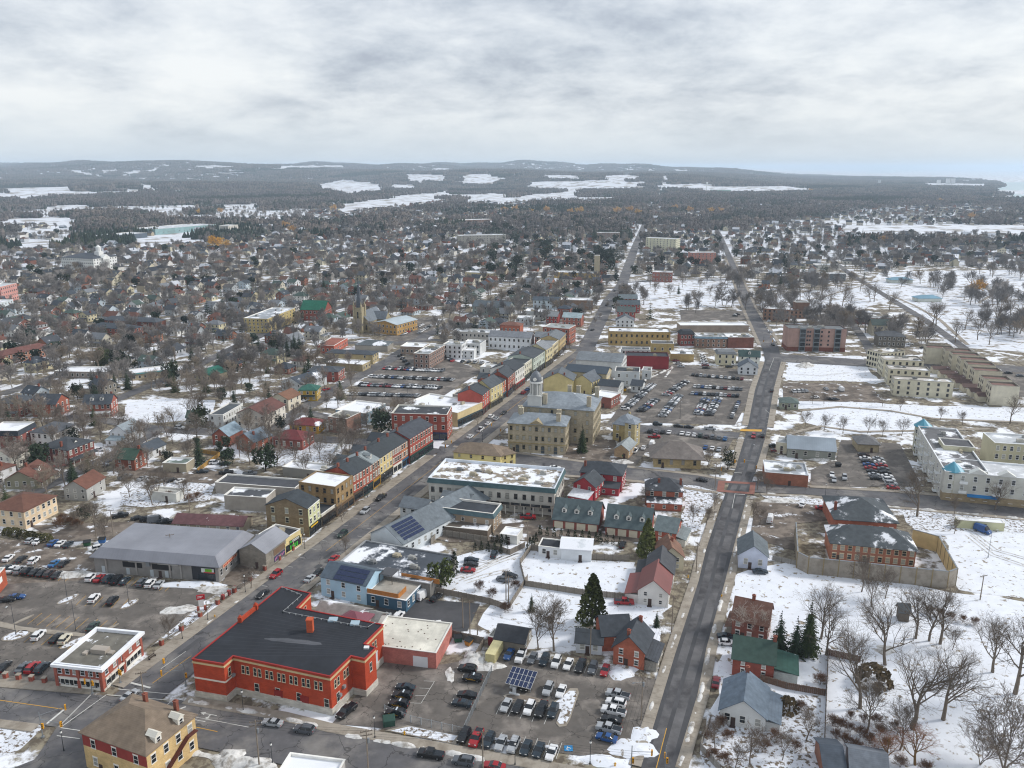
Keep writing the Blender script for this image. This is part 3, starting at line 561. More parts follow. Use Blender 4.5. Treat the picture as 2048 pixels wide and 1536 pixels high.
def gable_roof(b, L, W, H, rise, o, ax, t=0.18):
    def P(x, y, z): return (x, y, z) if ax == 'x' else (y, x, z)
    if ax == 'y': L, W = W, L
    k = rise / (W / 2)
    for sgn in (0, 1):
        y0 = -o if not sgn else W + o; z0 = H - k * o
        bt = [P(-o, y0, z0), P(L + o, y0, z0), P(L + o, W / 2, H + rise), P(-o, W / 2, H + rise)]
        if (sgn == 1) != (ax == 'y'): bt = [bt[1], bt[0], bt[3], bt[2]]
        b.hexa(bt, [(x, y, z + t) for x, y, z in bt])
def hip_roof(b, x0, x1, y0, y1, H, rise, m=0, cut=None):
    L, W = x1 - x0, y1 - y0; t = 0.16
    E0 = [(x0, y0, H - .04), (x1, y0, H - .04), (x1, y1, H - .04), (x0, y1, H - .04)]; E1 = [(x, y, H + t) for x, y, z in E0]
    b.add(E0 + E1, [(3, 2, 1, 0)] + [(i, (i + 1) % 4, 4 + (i + 1) % 4, 4 + i) for i in range(4)], m)
    if cut:                                   # flat-topped hip
        T = [(x0 + cut, y0 + cut, H + rise), (x1 - cut, y0 + cut, H + rise), (x1 - cut, y1 - cut, H + rise), (x0 + cut, y1 - cut, H + rise)]
        b.add(E1 + T, [(i, (i + 1) % 4, 4 + (i + 1) % 4, 4 + i) for i in range(4)] + [(4, 5, 6, 7)], m); return
    if L >= W: R0, R1 = (x0 + W / 2, y0 + W / 2, H + rise), (x1 - W / 2, y0 + W / 2, H + rise); fs = [(0, 1, 5, 4), (1, 2, 5), (2, 3, 4, 5), (3, 0, 4)]
    else: R0, R1 = (x0 + L / 2, y0 + L / 2, H + rise), (x0 + L / 2, y1 - L / 2, H + rise); fs = [(0, 1, 4), (1, 2, 5, 4), (2, 3, 5), (3, 0, 4, 5)]
    b.add(E1 + [R0, R1], fs, m)
def roofz(roof, L, W, H, rise, x, y):
    if roof == 'gx': return H + rise * (1 - abs(y - W / 2) / (W / 2))
    if roof == 'gy': return H + rise * (1 - abs(x - L / 2) / (L / 2))
    if roof == 'hip': return H + rise * min(1, min(x, L - x, y, W - y) / (min(L, W) / 2))
    return H + (rise if roof == 'cut' else 0)
BUILT = []
def B(A, Bp, depth, H, roof, rise, wc, rc, label, n='house', cat=None, wm='siding', rm='shingle', st=2, ws='0123', wn=None, trim='e6e4de', shop=None, ch=(), dorm=(), porch=None, over=0.45, par=0.5, band=None, door=True, units=0, world=None, base=None, awn=None, coping=None, group=None, lean=None, chs=1.0):
    a, c = (G(*A, H), G(*Bp, H)) if world is None else world
    L, W = (c - a).length, depth; rz = math.atan2(c.y - a.y, c.x - a.x); far = math.hypot(a.x, a.y) > 480
    if L < 1: print('short', label, L)
    root = ob(n, None, loc=(a.x, a.y, 0), rz=rz, label=label, cat=cat or n.replace('_', ' '), group=group)
    root.empty_display_size = 0.5
    X, Y = Vector((math.cos(rz), math.sin(rz), 0)), Vector((-math.sin(rz), math.cos(rz), 0)); a0 = Vector((a.x, a.y, 0))
    occ_poly([a0 - X - Y, a0 + X * (L + 1) - Y, a0 + X * (L + 1) + Y * (W + 1), a0 - X + Y * (W + 1)])
    BUILT.append((a0 + X * L / 2 + Y * W / 2, label))
    b = MB(); top = H + (par if roof == 'flat' else 0)
    b.prism([(0, 0), (L, 0), (L, W), (0, W)], -0.2, top)
    if roof == 'flat': b.f.pop(); b.m.pop(); b.v = b.v[:-4]
    if roof == 'gx':
        for x, fl in ((0, 0), (L, 1)): b.add([(x, 0, H), (x, W, H), (x, W / 2, H + rise)], [(1, 0, 2) if not fl else (0, 1, 2)])
    if roof == 'gy':
        for y, fl in ((0, 0), (W, 1)): b.add([(0, y, H), (L, y, H), (L / 2, y, H + rise)], [(0, 1, 2) if not fl else (1, 0, 2)])
    b.obj('wall', wm, root, wc)
    if base:
        b = MB(); b.prism([(-.08, -.08), (L + .08, -.08), (L + .08, W + .08), (-.08, W + .08)], -0.2, base[1]); b.obj('plinth', 'stone', root, base[0])
    b = MB()
    if roof == 'flat':
        b.prism([(.2, .2), (L - .2, .2), (L - .2, W - .2), (.2, W - .2)], H - .3, H); b.obj('roof', rm, root, rc)
        b = MB()
        for x0, x1, y0, y1 in ((-.12, L + .12, -.12, .28), (-.12, L + .12, W - .28, W + .12), (-.12, .28, .28, W - .28), (L - .28, L + .12, .28, W - .28)): b.box(x0, x1, y0, y1, top - .02, top + .12)
        # inside faces of the parapet
        b.box(.2, L - .2, .2, .26, H, top - .03); b.box(.2, L - .2, W - .26, W - .2, H, top - .03); b.box(.2, .26, .26, W - .26, H, top - .03); b.box(L - .26, L - .2, .26, W - .26, H, top - .03)
        b.obj('coping', 'paint', root, coping or trim)
    elif roof in ('gx', 'gy'): gable_roof(b, L, W, H, rise, over, roof[1]); b.obj('roof', rm, root, rc)
    elif roof == 'hip': hip_roof(b, -over, L + over, -over, W + over, H, rise); b.obj('roof', rm, root, rc)
    elif roof == 'cut': hip_roof(b, -over, L + over, -over, W + over, H, rise, cut=rise * 0.9); b.obj('roof', rm, root, rc)
    if band:
        b = MB(); h_, p_ = band[1], 0.55
        lo = [(-p_, -p_), (L + p_, -p_), (L + p_, W + p_), (-p_, W + p_)]; hi = [(-.05, -.05), (L + .05, -.05), (L + .05, W + .05), (-.05, W + .05)]
        b.add([(*q, top - h_) for q in lo] + [(*q, top - .05) for q in hi], [(i, (i + 1) % 4, 4 + (i + 1) % 4, 4 + i) for i in range(4)] + [(3, 2, 1, 0)]); b.obj('mansard_band', 'shingle', root, band[0])
    acc = MB()
    for s in ws:
        s = int(s); org, d, ln, r_ = side_xf(s, L, W)
        if s == 0 and shop: put_windows(root, org, d, ln, r_, 0.2, H - (band[1] if band else 0), st, trim, far, wn, acc, True, style='l')
        else: put_windows(root, org, d, ln, r_, 0.3, H - (band[1] if band else 0), st, trim, far, wn if s in (0, 2) else None, acc, style='l' if wm in ('brick', 'stone') else 's')
    if acc.v: acc.obj('windows', ['paint', 'glass'], root, trim, kind='stuff')
    if shop:
        b = MB(); k = max(1, int(L / 3.5)); b.box(.05, L - .05, -.1, 0, .1, .55, 0); b.box(0, L, -.32, 0, 3.0, 3.75, 0)
        b.quad((.1, -.06, .55), (L - .1, -.06, .55), (L - .1, -.06, 3.0), (.1, -.06, 3.0), 1)
        for i in range(k + 1): x = min(L - .3, max(0, i * L / k - .15)); b.box(x, x + .3, -.18, 0, .1, 3.0, 2)
        b.obj('shopfront', ['paint', 'glass', 'paint'], root, shop)
    elif door and st and not far:
        b = MB(); x = L * (0.5 if wn is None else 0.5 / max(1, wn)) + (1.3 if L > 6 else 0); x = min(L - .8, x)
        b.box(x - .5, x + .5, -.06, 0, .1, 2.2); b.box(x - .65, x + .65, -.9, -.06, 0, .16); b.obj('door', 'paint', root, '4a3b36')
    for fx, fy in ch:
        x, y = fx * L, fy * W; z = roofz(roof, L, W, H, rise, x, y) - .5; b = MB(); zt = max(z + 1.8, H + rise * .55 + 1.1)
        zt += (chs - 1) * 1.6; b.box(x - .42 * chs, x + .42 * chs, y - .35 * chs, y + .35 * chs, z, zt, 0); b.box(x - .5 * chs, x + .5 * chs, y - .43 * chs, y + .43 * chs, zt, zt + .15, 0); b.box(x - .2, x + .2, y - .15, y + .15, zt + .15, zt + .4, 0)
        b.obj('chimney', 'brick', root, '8a4b38' if wm != 'stone' else wc)
    for fx in dorm:
        x = fx * L; y0 = W * .16; z0 = roofz('gx', L, W, H, rise, x, y0) if roof == 'gx' else H; w2 = .8
        b = MB(); y1 = y0 + 2.2; b.box(x - w2, x + w2, y0, y1, z0 - .3, z0 + 1.5); b.add([(x - w2, y0, z0 + 1.5), (x + w2, y0, z0 + 1.5), (x, y0, z0 + 2.2)], [(0, 1, 2)])
        dm = b.obj('dormer', 'siding', root, 'e4e2dc'); b = MB()
        for sg in (-1, 1):
            q = [(x + sg * 1.0, y0 - .2, z0 + 1.38), (x + sg * 1.0, y1 + 1, z0 + 1.38), (x, y1 + 1, z0 + 2.25), (x, y0 - .2, z0 + 2.25)]
            if sg < 0: q = q[::-1]
            b.hexa(q, [(u, v, z + .12) for u, v, z in q])
        b.obj('dormer_roof', 'shingle', dm, rc); ob('window', win_mesh(.8, 1.0), dm, 'efeee9', (x, y0, z0 + .3), 0)
    if porch:
        s, dp, pc = porch; org, d, ln, r_ = side_xf(s, L, W); pr = ob('porch', None, root, loc=(org[0], org[1], 0), rz=r_); b = MB()
        bt = [(.2, -dp, 2.6), (ln - .2, -dp, 2.6), (ln - .2, 0, 3.2), (.2, 0, 3.2)]; b.hexa(bt, [(x, y, z + .14) for x, y, z in bt]); b.obj('porch_roof', 'shingle', pr, pc)
        b = MB(); b.box(.2, ln - .2, -dp, 0, 0, .35); b.obj('porch_floor', 'paint', pr, '8c8478')
        k = max(1, int(ln / 3)); pb = MB(); pb.box(-.09, .09, -.09, .09, .35, 2.62); me = pb.mesh('post', 'paint')
        for i in range(k + 1): ob('post', me, pr, trim, (.4 + (ln - .8) * i / k, -dp + .2, 0))
    for i in range(units):
        r = random.Random(len(BUILT) * 31 + i); x, y = r.uniform(.15, .85) * L, r.uniform(.2, .8) * W; s1, s2, h = r.uniform(.6, 1.4), r.uniform(.5, 1.0), r.uniform(.7, 1.4)
        b = MB(); b.box(x - s1, x + s1, y - s2, y + s2, H, H + h); b.box(x - s1 * .5, x + s1 * .5, y - s2 * .5, y + s2 * .5, H + h, H + h + .15); b.box(x + s1, x + s1 * 1.7, y - s2 * .4, y + s2 * .4, H, H + h * .6); b.obj('roof_unit', 'paint', root, r.choice(['9a9a96', 'b3b0a6', '7d7f80', 'a89f8a']))
    if awn:
        b = MB(); bt = [(L * awn[1], -1.2, 2.7), (L * awn[2], -1.2, 2.7), (L * awn[2], 0, 3.5), (L * awn[1], 0, 3.5)]; b.hexa(bt, [(x, y, z + .06) for x, y, z in bt]); b.obj('awning', 'paint', root, awn[0])
    if lean:
        s, dp, hh, lc, lrc = lean; org, d, ln, r_ = side_xf(s, L, W); pr = ob('annex', None, root, loc=(org[0], org[1], 0), rz=r_); b = MB()
        b.prism([(.5, -dp), (ln - .5, -dp), (ln - .5, -.01), (.5, -.01)], -.1, hh); b.obj('annex_wall', wm, pr, lc); b = MB()
        bt = [(.2, -dp - .3, hh), (ln - .2, -dp - .3, hh), (ln - .2, -.02, hh + .9), (.2, -.02, hh + .9)]; b.hexa(bt, [(x, y, z + .14) for x, y, z in bt]); b.obj('annex_roof', rm, pr, lrc)
        k = max(1, int(ln / 3.5))
        for i in range(k): ob('window', win_mesh(.9, 1.1), pr, trim, (.5 + (ln - 1) * (i + .5) / k, -dp, 1.0), 0)
    return root, L, W
BR, RD_, CR, WH, GY, DK = '9a5a45', '8f2f25', 'c9bd98', 'dcdcd8', '85878a', '3f4348'
# ---- foreground, left of the shopping street
r_bank, Lb, Wb = B((110, 1331), (203, 1341), 15.5, 5.6, 'flat', 0, 'a2523f', '6d6a62', 'one-storey brick corner bank with broad white cornice at the crossing', 'bank_building', 'bank', wm='brick', rm='membrane_few', st=2, ws='01', wn=6, par=.7, trim='e9ebee', coping='e8ebf0', door=False, base=('d8d4ca', .5))
for s_, x0, x1 in ((0, .08, .46), (0, .52, .92), (1, .06, .50), (1, .56, .94)):
    org, d, ln, rr = side_xf(s_, Lb, Wb); x0 *= ln; x1 *= ln; pr = ob('shop_window', None, r_bank, loc=(org[0], org[1], 0), rz=rr); b = MB()
    b.quad((x0, -.12, .8), (x1, -.12, .8), (x1, -.12, 2.3), (x0, -.12, 2.3)); b.obj('pane', 'glass', pr); b = MB(); b.box(x0 - .1, x1 + .1, -.3, 0, 2.35, 2.95); b.obj('sign_board', 'paint', pr, 'e6e2da'); b = MB(); k = 4
    for i in range(k + 1): x = x0 + (x1 - x0) * i / k; b.box(x - .06, x + .06, -.18, 0, .7, 2.35)
    b.box(x0, x1, -.16, 0, .1, .78); b.obj('frame', 'paint', pr, 'dedcd4')
for s_, f_ in ((0, 0), (0, .48), (0, .97), (1, .5), (1, .965)):
    org, d, ln, rr = side_xf(s_, Lb, Wb); b = MB(); b.box(-.35, .45, -.28, .0, 0, 5.2); b.obj('pilaster', 'brick', r_bank, 'a2523f', loc=(org[0] + d[0] * ln * f_, org[1] + d[1] * ln * f_, 0), rz=rr)
b = MB()
for x0, x1, y0, y1 in ((-.7, Lb + .7, -.7, -.1), (-.7, Lb + .7, Wb + .1, Wb + .7), (-.7, -.1, -.1, Wb + .1), (Lb + .1, Lb + .7, -.1, Wb + .1)): b.box(x0, x1, y0, y1, 5.55, 6.25)
b.obj('cornice', 'paint', r_bank, 'eef0f4')
b = MB(); b.box(5, 9, 6, 8, 5.6, 6.7); b.box(3.4, 4.6, 5, 6.4, 5.6, 6.1); b.box(9.2, 10.6, 6.2, 7.6, 5.6, 6.0); b.obj('roof_unit', 'paint', r_bank, 'a89f94')
r_, L_, W_ = B((163, 1464), (292, 1510), 13, 8.6, 'hip', 4.2, 'cfae74', '7d6f60', 'yellow painted brick house with brown mansard roof at bottom edge', 'mansard_house', 'house', wm='brick', st=2, ws='012', wn=3, trim='ece8df', ch=((.35, .85), (.8, .9)), over=.5)
b = MB(); b.box(-.01, L_ + .01, -.018, -.002, 5.6, 8.5); b.obj('red_painted_band', 'stucco', r_, '8f3a34')
for y in (3.5, 9.5): b = MB(); b.box(L_ - 1.6, L_ - .2, y - .8, y + .8, 8.6, 10.6); b.hexa([(L_ - 2.6, y - 1, 10.6), (L_, y - 1, 10.6), (L_, y + 1, 10.6), (L_ - 2.6, y + 1, 10.6)], [(L_ - 2.6, y - .1, 11.4), (L_, y - .1, 11.4), (L_, y + .1, 11.4), (L_ - 2.6, y + .1, 11.4)]); d_ = b.obj('dormer', 'siding', r_, 'dcd8cc'); ob('window', win_mesh(.8, 1.2), d_, 'efeee9', (L_ - .2, y, 9.0), math.pi / 2)
b = MB(); b.hexa([(L_ + .1, 1, .3), (L_ + 1.1, 1, .3), (L_ + 1.1, 10, 5.6), (L_ + .1, 10, 5.6)], [(L_ + .1, 1, .5), (L_ + 1.1, 1, .5), (L_ + 1.1, 10, 5.8), (L_ + .1, 10, 5.8)]); b.box(L_ + .1, L_ + 1.1, 10, 12.5, 5.6, 5.8); [b.box(L_ + 1.05, L_ + 1.1, 1.2 + i * 1.1, 1.26 + i * 1.1, .5 + i * .64, 1.6 + i * .64) for i in range(9)]; b.obj('outside_stair', 'paint', r_, '5a2f28')
B((187, 1113), (436, 1133), 21, 5.2, 'cut', 2.6, '8d8a86', '83858d', 'long grey plaza with hipped grey metal roof beside car park', 'plaza_building', 'shop', wm='stucco', rm='metal_roof', st=1, ws='13', trim='c9c9c9', over=.9, units=0)
r_, L_, W_ = B((478, 1099), (531, 1107), 13, 5.6, 'gy', 2.6, '8f8a80', '8d8f96', 'grey gabled shop with mural windows on the pavement', 'gabled_shop', 'shop', wm='stone', rm='metal_roof', st=2, ws='', trim='d0cfc9', over=.3)
b = MB(); b.box(L_, L_ + .08, 4.2, 10.5, .6, 2.4); b.obj('mural_panel', 'paint', r_, '4a4860'); b = MB(); b.box(L_, L_ + .08, 4.2, 10.5, 2.7, 4.7); b.obj('mural_panel', 'paint', r_, '77624f'); b = MB()
for i in range(9): y = 4.6 + i * .65; b.box(L_ + .08, L_ + .11, y, y + .4, .9 + .3 * (i % 3), 1.7 + .2 * (i % 2))
b.obj('mural_figures', 'paint', r_, 'b06f9a')
B((568, 1082), (601, 1061), 10, 5.0, 'flat', 0, 'd6c592', '3b3d42', 'small cream shopfront with green sign board', 'green_sign_shop', 'shop', wm='stucco', rm='membrane', st=1, ws='', shop='d6c592', par=.5, units=1)
B((531, 1010), (615, 1018), 8.5, 10.2, 'gy', 3.0, '8d7c62', '3d4348', 'three-storey rubble stone block with gabled end and cream front', 'stone_block', 'shop', wm='stone', st=3, ws='0', wn=3, trim='cfcdb5', over=.25, ch=())
r_, L_, W_ = B((616, 1019), (639, 1001), .5, 10.0, 'flat', 0, 'c9cba0', '3d4348', 'pale green painted front of the rubble stone block', 'painted_front', 'facade', wm='stucco', st=3, ws='0', wn=3, shop='20211f', par=.2, door=False)
B((643, 1032), (672, 1011), 9, 4.2, 'flat', 0, 'cfcabd', '40444a', 'low white shop squeezed between two stone blocks', 'low_shop', 'shop', wm='stucco', rm='membrane', st=1, ws='', shop='3c332c')
B((671, 976), (705, 953), 15, 11, 'flat', 0, 'a08660', 'd2d4d8', 'ornate sandstone block with flat white roof', 'sandstone_block', 'shop', wm='stone', rm='membrane_white', st=3, ws='03', wn=4, shop='6a5540', trim='8a7556', par=.3)
xs_ = [(705, 952), (724, 941), (744, 928), (759, 917), (784, 900), (802, 889), (819, 878), (865, 850)]
un = [('a4472f', '3f454a', 'narrow red brick terrace house next to the sandstone block', '5d4a3d', 3), ('a55540', '41474b', 'red brick terrace unit with white sills and dark teal shop', '1f3a3c', 3), ('8d5f4a', '8c9496', 'brown brick terrace unit with pale grey roof and dormer', 'a8802f', 3), ('d2bd85', '3e4347', 'cream painted terrace unit in the brick row', '3b3a38', 4), ('97483a', '40464a', 'dark red brick terrace unit with white shopfront', 'dcd9cf', 4), ('b06a42', '43484c', 'orange brick terrace unit with blue shopfront', '2f5878', 4), ('a04434', '494d54', 'long bright red brick corner terrace with green shopfronts', '23403a', 12)]
for i, (wc, rc, lb, shp, k) in enumerate(un):
    hh = 10.6 if i < 6 else 11.2
    B(xs_[i], xs_[i + 1], 12.5 if i < 6 else 12, hh, 'gx', 2.6, wc, rc, lb, 'terrace_house', 'shop', wm='brick' if i != 3 else 'stucco', st=3, ws='02', wn=k if i < 6 else 9, shop=shp, trim='dcd8cc', over=.2, ch=((.02, .5),), dorm=(.5,) if i == 2 else (), group='brick terrace on the shopping street')
B((783, 829), (894, 832), 14, 11.6, 'flat', 0, '9e4a37', '44474c', 'three-storey red brick corner block with dark cornice and navy shopfront', 'corner_block', 'shop', wm='brick', rm='membrane_snow', st=3, ws='01', wn=7, shop='2a3452', trim='dedbd2', par=.6)
B((915, 828), (965, 806), 32, 6.6, 'flat', 0, 'd2bf92', 'c9ccd1', 'low cream commercial strip with wide snowy roof', 'commercial_strip', 'shop', wm='stucco', rm='membrane_white', st=2, ws='', shop='3a4a52', units=4)
ks = [(965, 791), (981, 777), (1005, 764), (1016, 756), (1031, 742), (1049, 730), (1067, 717), (1092, 700), (1105, 692), (1119, 680), (1132, 667)]
ku = [('b3584c', 'coral painted', '5a2c2a', '45494e'), ('cdbf8c', 'yellow painted', '6e6a5a', '50565b'), ('b3603c', 'orange brick', '47606a', '3d4449'), ('a0503c', 'red brick', '2b3550', '464b50'), ('d9d8d2', 'white painted', '8d2a2a', '40454a'), ('ccc8b4', 'ivory', '3f4a45', '41464b'), ('b9c4b8', 'pale green', '3a3a3c', '4b5055'), ('cbbf97', 'cream', '3b352f', '85898d'), ('c7b78c', 'buff brick', '4a3f34', '8b8f93'), ('b8a274', 'tan stone', '45403a', '6f7478')]
for i, (wc, nm, shp, rc) in enumerate(ku):
    B(ks[i], ks[i + 1], (13, 10, 14, 11, 15, 12, 16, 13, 12, 14)[i], 10.5 + (0, .5, -.5, .3, .7, -.3, .4, .9, 0, .5)[i], 'flat' if i in (5, 8) else 'gx', (2.8, 3.6, 2.2, 3.2, 3, 0, 2, 3.4, 0, 2.6)[i], wc, rc, nm + ' three-storey front in the row across from the clock tower', 'row_shop', 'shop', wm='brick' if 'brick' in nm else 'stucco', st=3, ws='02', shop=shp, trim='e0ddd3', over=.15, ch=((.05, .55),), group='painted shop row opposite the hall')
# ---- between the shopping street and the east road
r_, L_, W_ = B((741, 1066), (806, 1088), 46, 4.6, 'gy', 4.2, 'd3dade', '6c747a', 'white boarded long hall with grey roof and solar panels', 'long_hall', 'hall', st=1, ws='1', trim='e9ecee', over=.4)
pm = MB(); pm.box(-.75, .75, -.5, .5, 0, .05); pme = pm.mesh('solar_panel', 'solar'); sl = math.atan2(4.2, L_ / 2)
for i in range(6):
    for j in range(5):
        u = .09 + j * .085; o = ob('solar_panel', pme, r_, loc=(L_ * (.5 + u), 2.2 + i * 1.65, 4.6 + 4.2 * (1 - u * 2) + .28)); o.rotation_euler = (0, sl, math.pi / 2 * 0); o.scale = (.75, 1.5, 1)
B((866, 1016), (986, 1031), 9, 6.6, 'flat', 0, '9c8a76', '3a3e44', 'tan office with teal mansard edge behind the patio', 'patio_office', 'office', st=2, ws='01', wn=5, trim='e6e2da', band=('54696e', 1.6), rm='membrane', par=.6)
r_h, L_h, W_h = B((857, 960), (1109, 982), 21, 9.4, 'flat', 0, 'c2bfb6', '8f8576', 'long white terrace block with teal mansard edge and snowy flat roof', 'terrace_block', 'apartment block', rm='membrane_patchy', wm='stucco', st=2, ws='01', wn=15, trim='5a5650', band=('4c6468', 1.7), par=.9, coping='dfe6ee', units=9, door=False)
b = MB(); b.box(9, L_h, -2.2, -.02, 3.3, 3.5); b.obj('balcony_floor', 'concrete', r_h); pb = MB(); pb.box(-.15, .15, -2.2, -1.9, 0, 3.3); me = pb.mesh('pillar', 'paint'); rb = MB(); rb.box(0, 3.3, -2.2, -2.15, 3.5, 4.5); rme = rb.mesh('balcony_railing', 'glass')
for i in range(12): ob('pillar', me, r_h, 'd6d3ca', (9.3 + i * (L_h - 9.8) / 11, 0, 0))
for i in range(int((L_h - 9) / 3.7)): ob('balcony_railing', rme, r_h, loc=(9.2 + i * 3.7, 0, 0))
B((907, 904), (1001, 913), 11, 5.6, 'hip', 3.2, 'd8c98a', '7d6f60', 'yellow boarded house with brown hip roof beside the snowy-roofed block', 'yellow_house', 'house', st=2, ws='01', wn=4, trim='c9b673', ch=(), porch=None)
B((1003, 912), (1031, 906), 6, 5.2, 'hip', 1.4, 'd8c98a', '7a6c5e', 'small yellow corner wing of the brown hip-roofed house', 'house_wing', 'house', st=2, ws='01', trim='c9b673')
for A_, B_, lb in (((1106, 1037), (1196, 1047), 'teal-roofed garage row with three dormers nearer the white terrace block'), ((1211, 1051), (1300, 1061), 'teal-roofed garage row with three dormers nearer the east road')):
    r_, L_, W_ = B(A_, B_, 13, 3.4, 'gx', 5.2, '985043', '525f62', lb, 'garage_block', 'garage', wm='brick', st=1, ws='', dorm=(.22, .5, .8), door=False, group='dormered garages')
    for i in range(4): b = MB(); b.box(.5 + i * L_ / 4, (i + 1) * L_ / 4 - .4, -.06, 0, .1, 2.6); b.obj('garage_door', 'paint', r_, 'd8ceb8')
B((1161, 944), (1244, 952), 12, 6.6, 'hip', 3.0, '9a3038', '3f444a', 'red boarded house with dark hip roof and flat annexes', 'red_house', 'house', st=2, ws='01', wn=3, trim='eceae4', ch=((.06, .4),), lean=(0, 4.5, 3.0, '9a3038', '44474c'))
B((1147, 966), (1190, 974), 9, 5.6, 'gy', 3.0, '9a3038', '454a4f', 'red gabled front wing with white trim beside the hip-roofed red house', 'red_house_wing', 'house', st=2, ws='01', wn=2, trim='eceae4', lean=(0, 6, 2.8, '98303a', 'd5d8dd'))
B((1292, 980), (1366, 984), 10, 6.0, 'hip', 3.4, 'a4583f', '474a4f', 'orange brick house with dark hip roof and lean-to by the red crossing', 'brick_house', 'house', wm='brick', rm='shingle_snow', st=2, ws='01', wn=3, trim='e6e2d8', ch=((.35, .3), (.95, .5)), lean=(0, 4, 2.8, 'a4583f', '3d4045'))
B((1310, 1059), (1352, 1066), 10, 4.8, 'gx', 3.0, 'a84f38', '6b7678', 'orange brick cottage with grey roof behind the big cedar', 'brick_cottage', 'house', wm='brick', st=2, ws='01', wn=2, trim='e6e2d8', lean=(1, 3, 2.5, 'c9c5bb', '7b8486'))
B((1318, 1113), (1368, 1114), 9, 4.6, 'gy', 3.2, 'd5cbb0', '7d5f50', 'cream cottage with brown shingle roof beside the east road', 'cream_cottage', 'house', st=2, ws='01', wn=2, ch=((.6, .6),))
B((1292, 1142), (1347, 1148), 11, 4.6, 'gy', 3.4, 'dcdcd8', '4d4f53', 'white cottage with charcoal gable roof beside the red-roofed one', 'white_cottage', 'house', st=2, ws='01', wn=2, lean=(3, 3, 2.4, 'd5d5d0', '3f4246'))
B((1276, 1179), (1337, 1187), 13, 4.6, 'gy', 3.5, 'e0dfda', '743d38', 'white cottage with dark red metal roof beside the east road', 'red_roof_cottage', 'house', st=2, ws='01', wn=2, rm='metal_roof', lean=(3, 3.6, 2.6, 'dcdbd6', '743d38'))
B((1227, 1292), (1289, 1305), 9.5, 5.0, 'gy', 3.6, 'ab5a3e', '43484e', 'orange brick gabled house facing the parking lot', 'brick_gable_house', 'house', wm='brick', st=2, ws='01', wn=2, trim='ece9e2', ch=((.45, .12), (.6, .95)), over=.5, lean=(1, 3, 2.6, '8f8a82', '45494f'))
B((1205, 1271), (1262, 1268), 8.5, 4.6, 'gx', 3.2, 'ab5a3e', '42474d', 'dark-roofed rear range of the orange brick gabled house', 'rear_range', 'house', wm='brick', st=1, ws='0', wn=1, trim='ece9e2', door=False)
B((1152, 1283), (1204, 1288), 6, 3.2, 'gx', 2.0, 'c9cdd2', '43484d', 'pale boarded annex beside the orange brick house', 'boarded_annex', 'shed', st=1, ws='0', wn=2)
B((990, 1276), (1048, 1286), 7, 3.0, 'gx', 2.0, '8c8478', '3f4247', 'grey block garage with black shingle roof behind the container', 'block_garage', 'garage', wm='stone', st=1, ws='1', door=False)
B((976, 1273), (989, 1276), 4, 2.6, 'flat', 0, '7d2c30', '9b9a94', 'dark red shed end beside the block garage', 'red_shed', 'shed', st=0, ws='', door=False, par=.1)
r_, L_, W_ = B((736, 1290), (872, 1307), 14, 4.4, 'flat', 0, 'b46a5e', 'ccc9bd', 'pink brick garage with rusty white flat roof behind the armoury', 'pink_garage', 'garage', wm='brick', rm='membrane', st=1, ws='', par=.15, trim='d8d6cf', door=False)
b = MB(); b.box(L_ - 6, L_ - 2.2, -.06, 0, .1, 3.0); b.obj('garage_door', 'paint', r_, 'd5d9dc'); b = MB()
for i in range(26): x, y = rnd.uniform(1, L_ - 1), rnd.choice([rnd.uniform(.6, 1.6), rnd.uniform(3, 12)]); b.box(x - .15, x + .15, y - .12, y + .12, 4.4, 4.5)
b.obj('roof_vents', 'paint', r_, '6b5a4c', kind='stuff')
r_, L_, W_ = B((641, 1153), (732, 1172), 10, 6.0, 'gx', 2.4, 'a9c9dc', '55616c', 'pale blue boarded house with blue solar roof beside the shopping street', 'pale_blue_house', 'house', st=2, ws='0', wn=3, trim='eef0f0', over=.25)
me = pme; sl = math.atan2(2.4, 5)
for i in range(9):
    for j in range(3): o = ob('solar_panel', me, r_, loc=(L_ * .32 + i * L_ * .072, .6 + j * 1.55, 6.0 + 2.4 * (.6 + j * 1.55) / 5 + .28)); o.rotation_euler = (sl, 0, 0); o.scale = (L_ * .07 / 1.5, 1.5, 1)
r_, L_, W_ = B((733, 1187), (812, 1202), 12, 3.6, 'flat', 0, '3f6076', 'a09a90', 'dark blue flat-roofed annex with wooden roof deck', 'deck_annex', 'cafe', st=1, ws='01', wn=3, trim='e8eaea', par=.1, rm='membrane')
wo_ = MB(); wo_.box(0, 2.4, -.05, .05, 0, 1.5); wme = wo_.mesh('deck_panel', 'wood')
for i in range(4): ob('deck_panel', wme, r_, 'b5783e', (.1 + i * 2.45, .2, 3.65))
for i in range(5): ob('deck_panel', wme, r_, 'bb7d42', (5 + i * 2.45, W_ - .3, 3.65))
for i in range(2): ob('deck_panel', wme, r_, 'b5783e', (9.9, .3 + i * 2.45, 3.65), math.pi / 2)
b = MB(); b.box(.3, 4.5, W_ - 5, W_ - .5, 6.2, 6.35); b.obj('canopy', 'paint', r_, '4b4c4f')
for x, y in ((.4, W_ - 4.9), (4.4, W_ - 4.9), (.4, W_ - .6), (4.4, W_ - .6)): b = MB(); b.box(x - .08, x + .08, y - .08, y + .08, 3.6, 6.2); b.obj('canopy_post', 'paint', r_, '55504a')
B((668, 1135), (860, 1170), 19, 4.2, 'flat', 0, '7e7c78', '4a5058', 'wide black flat roof with snow patch and roof units behind the blue house', 'flat_roof_store', 'shop', wm='stucco', rm='membrane_snow', st=1, ws='', units=4, par=.3, door=False, trim='9a9c9e')
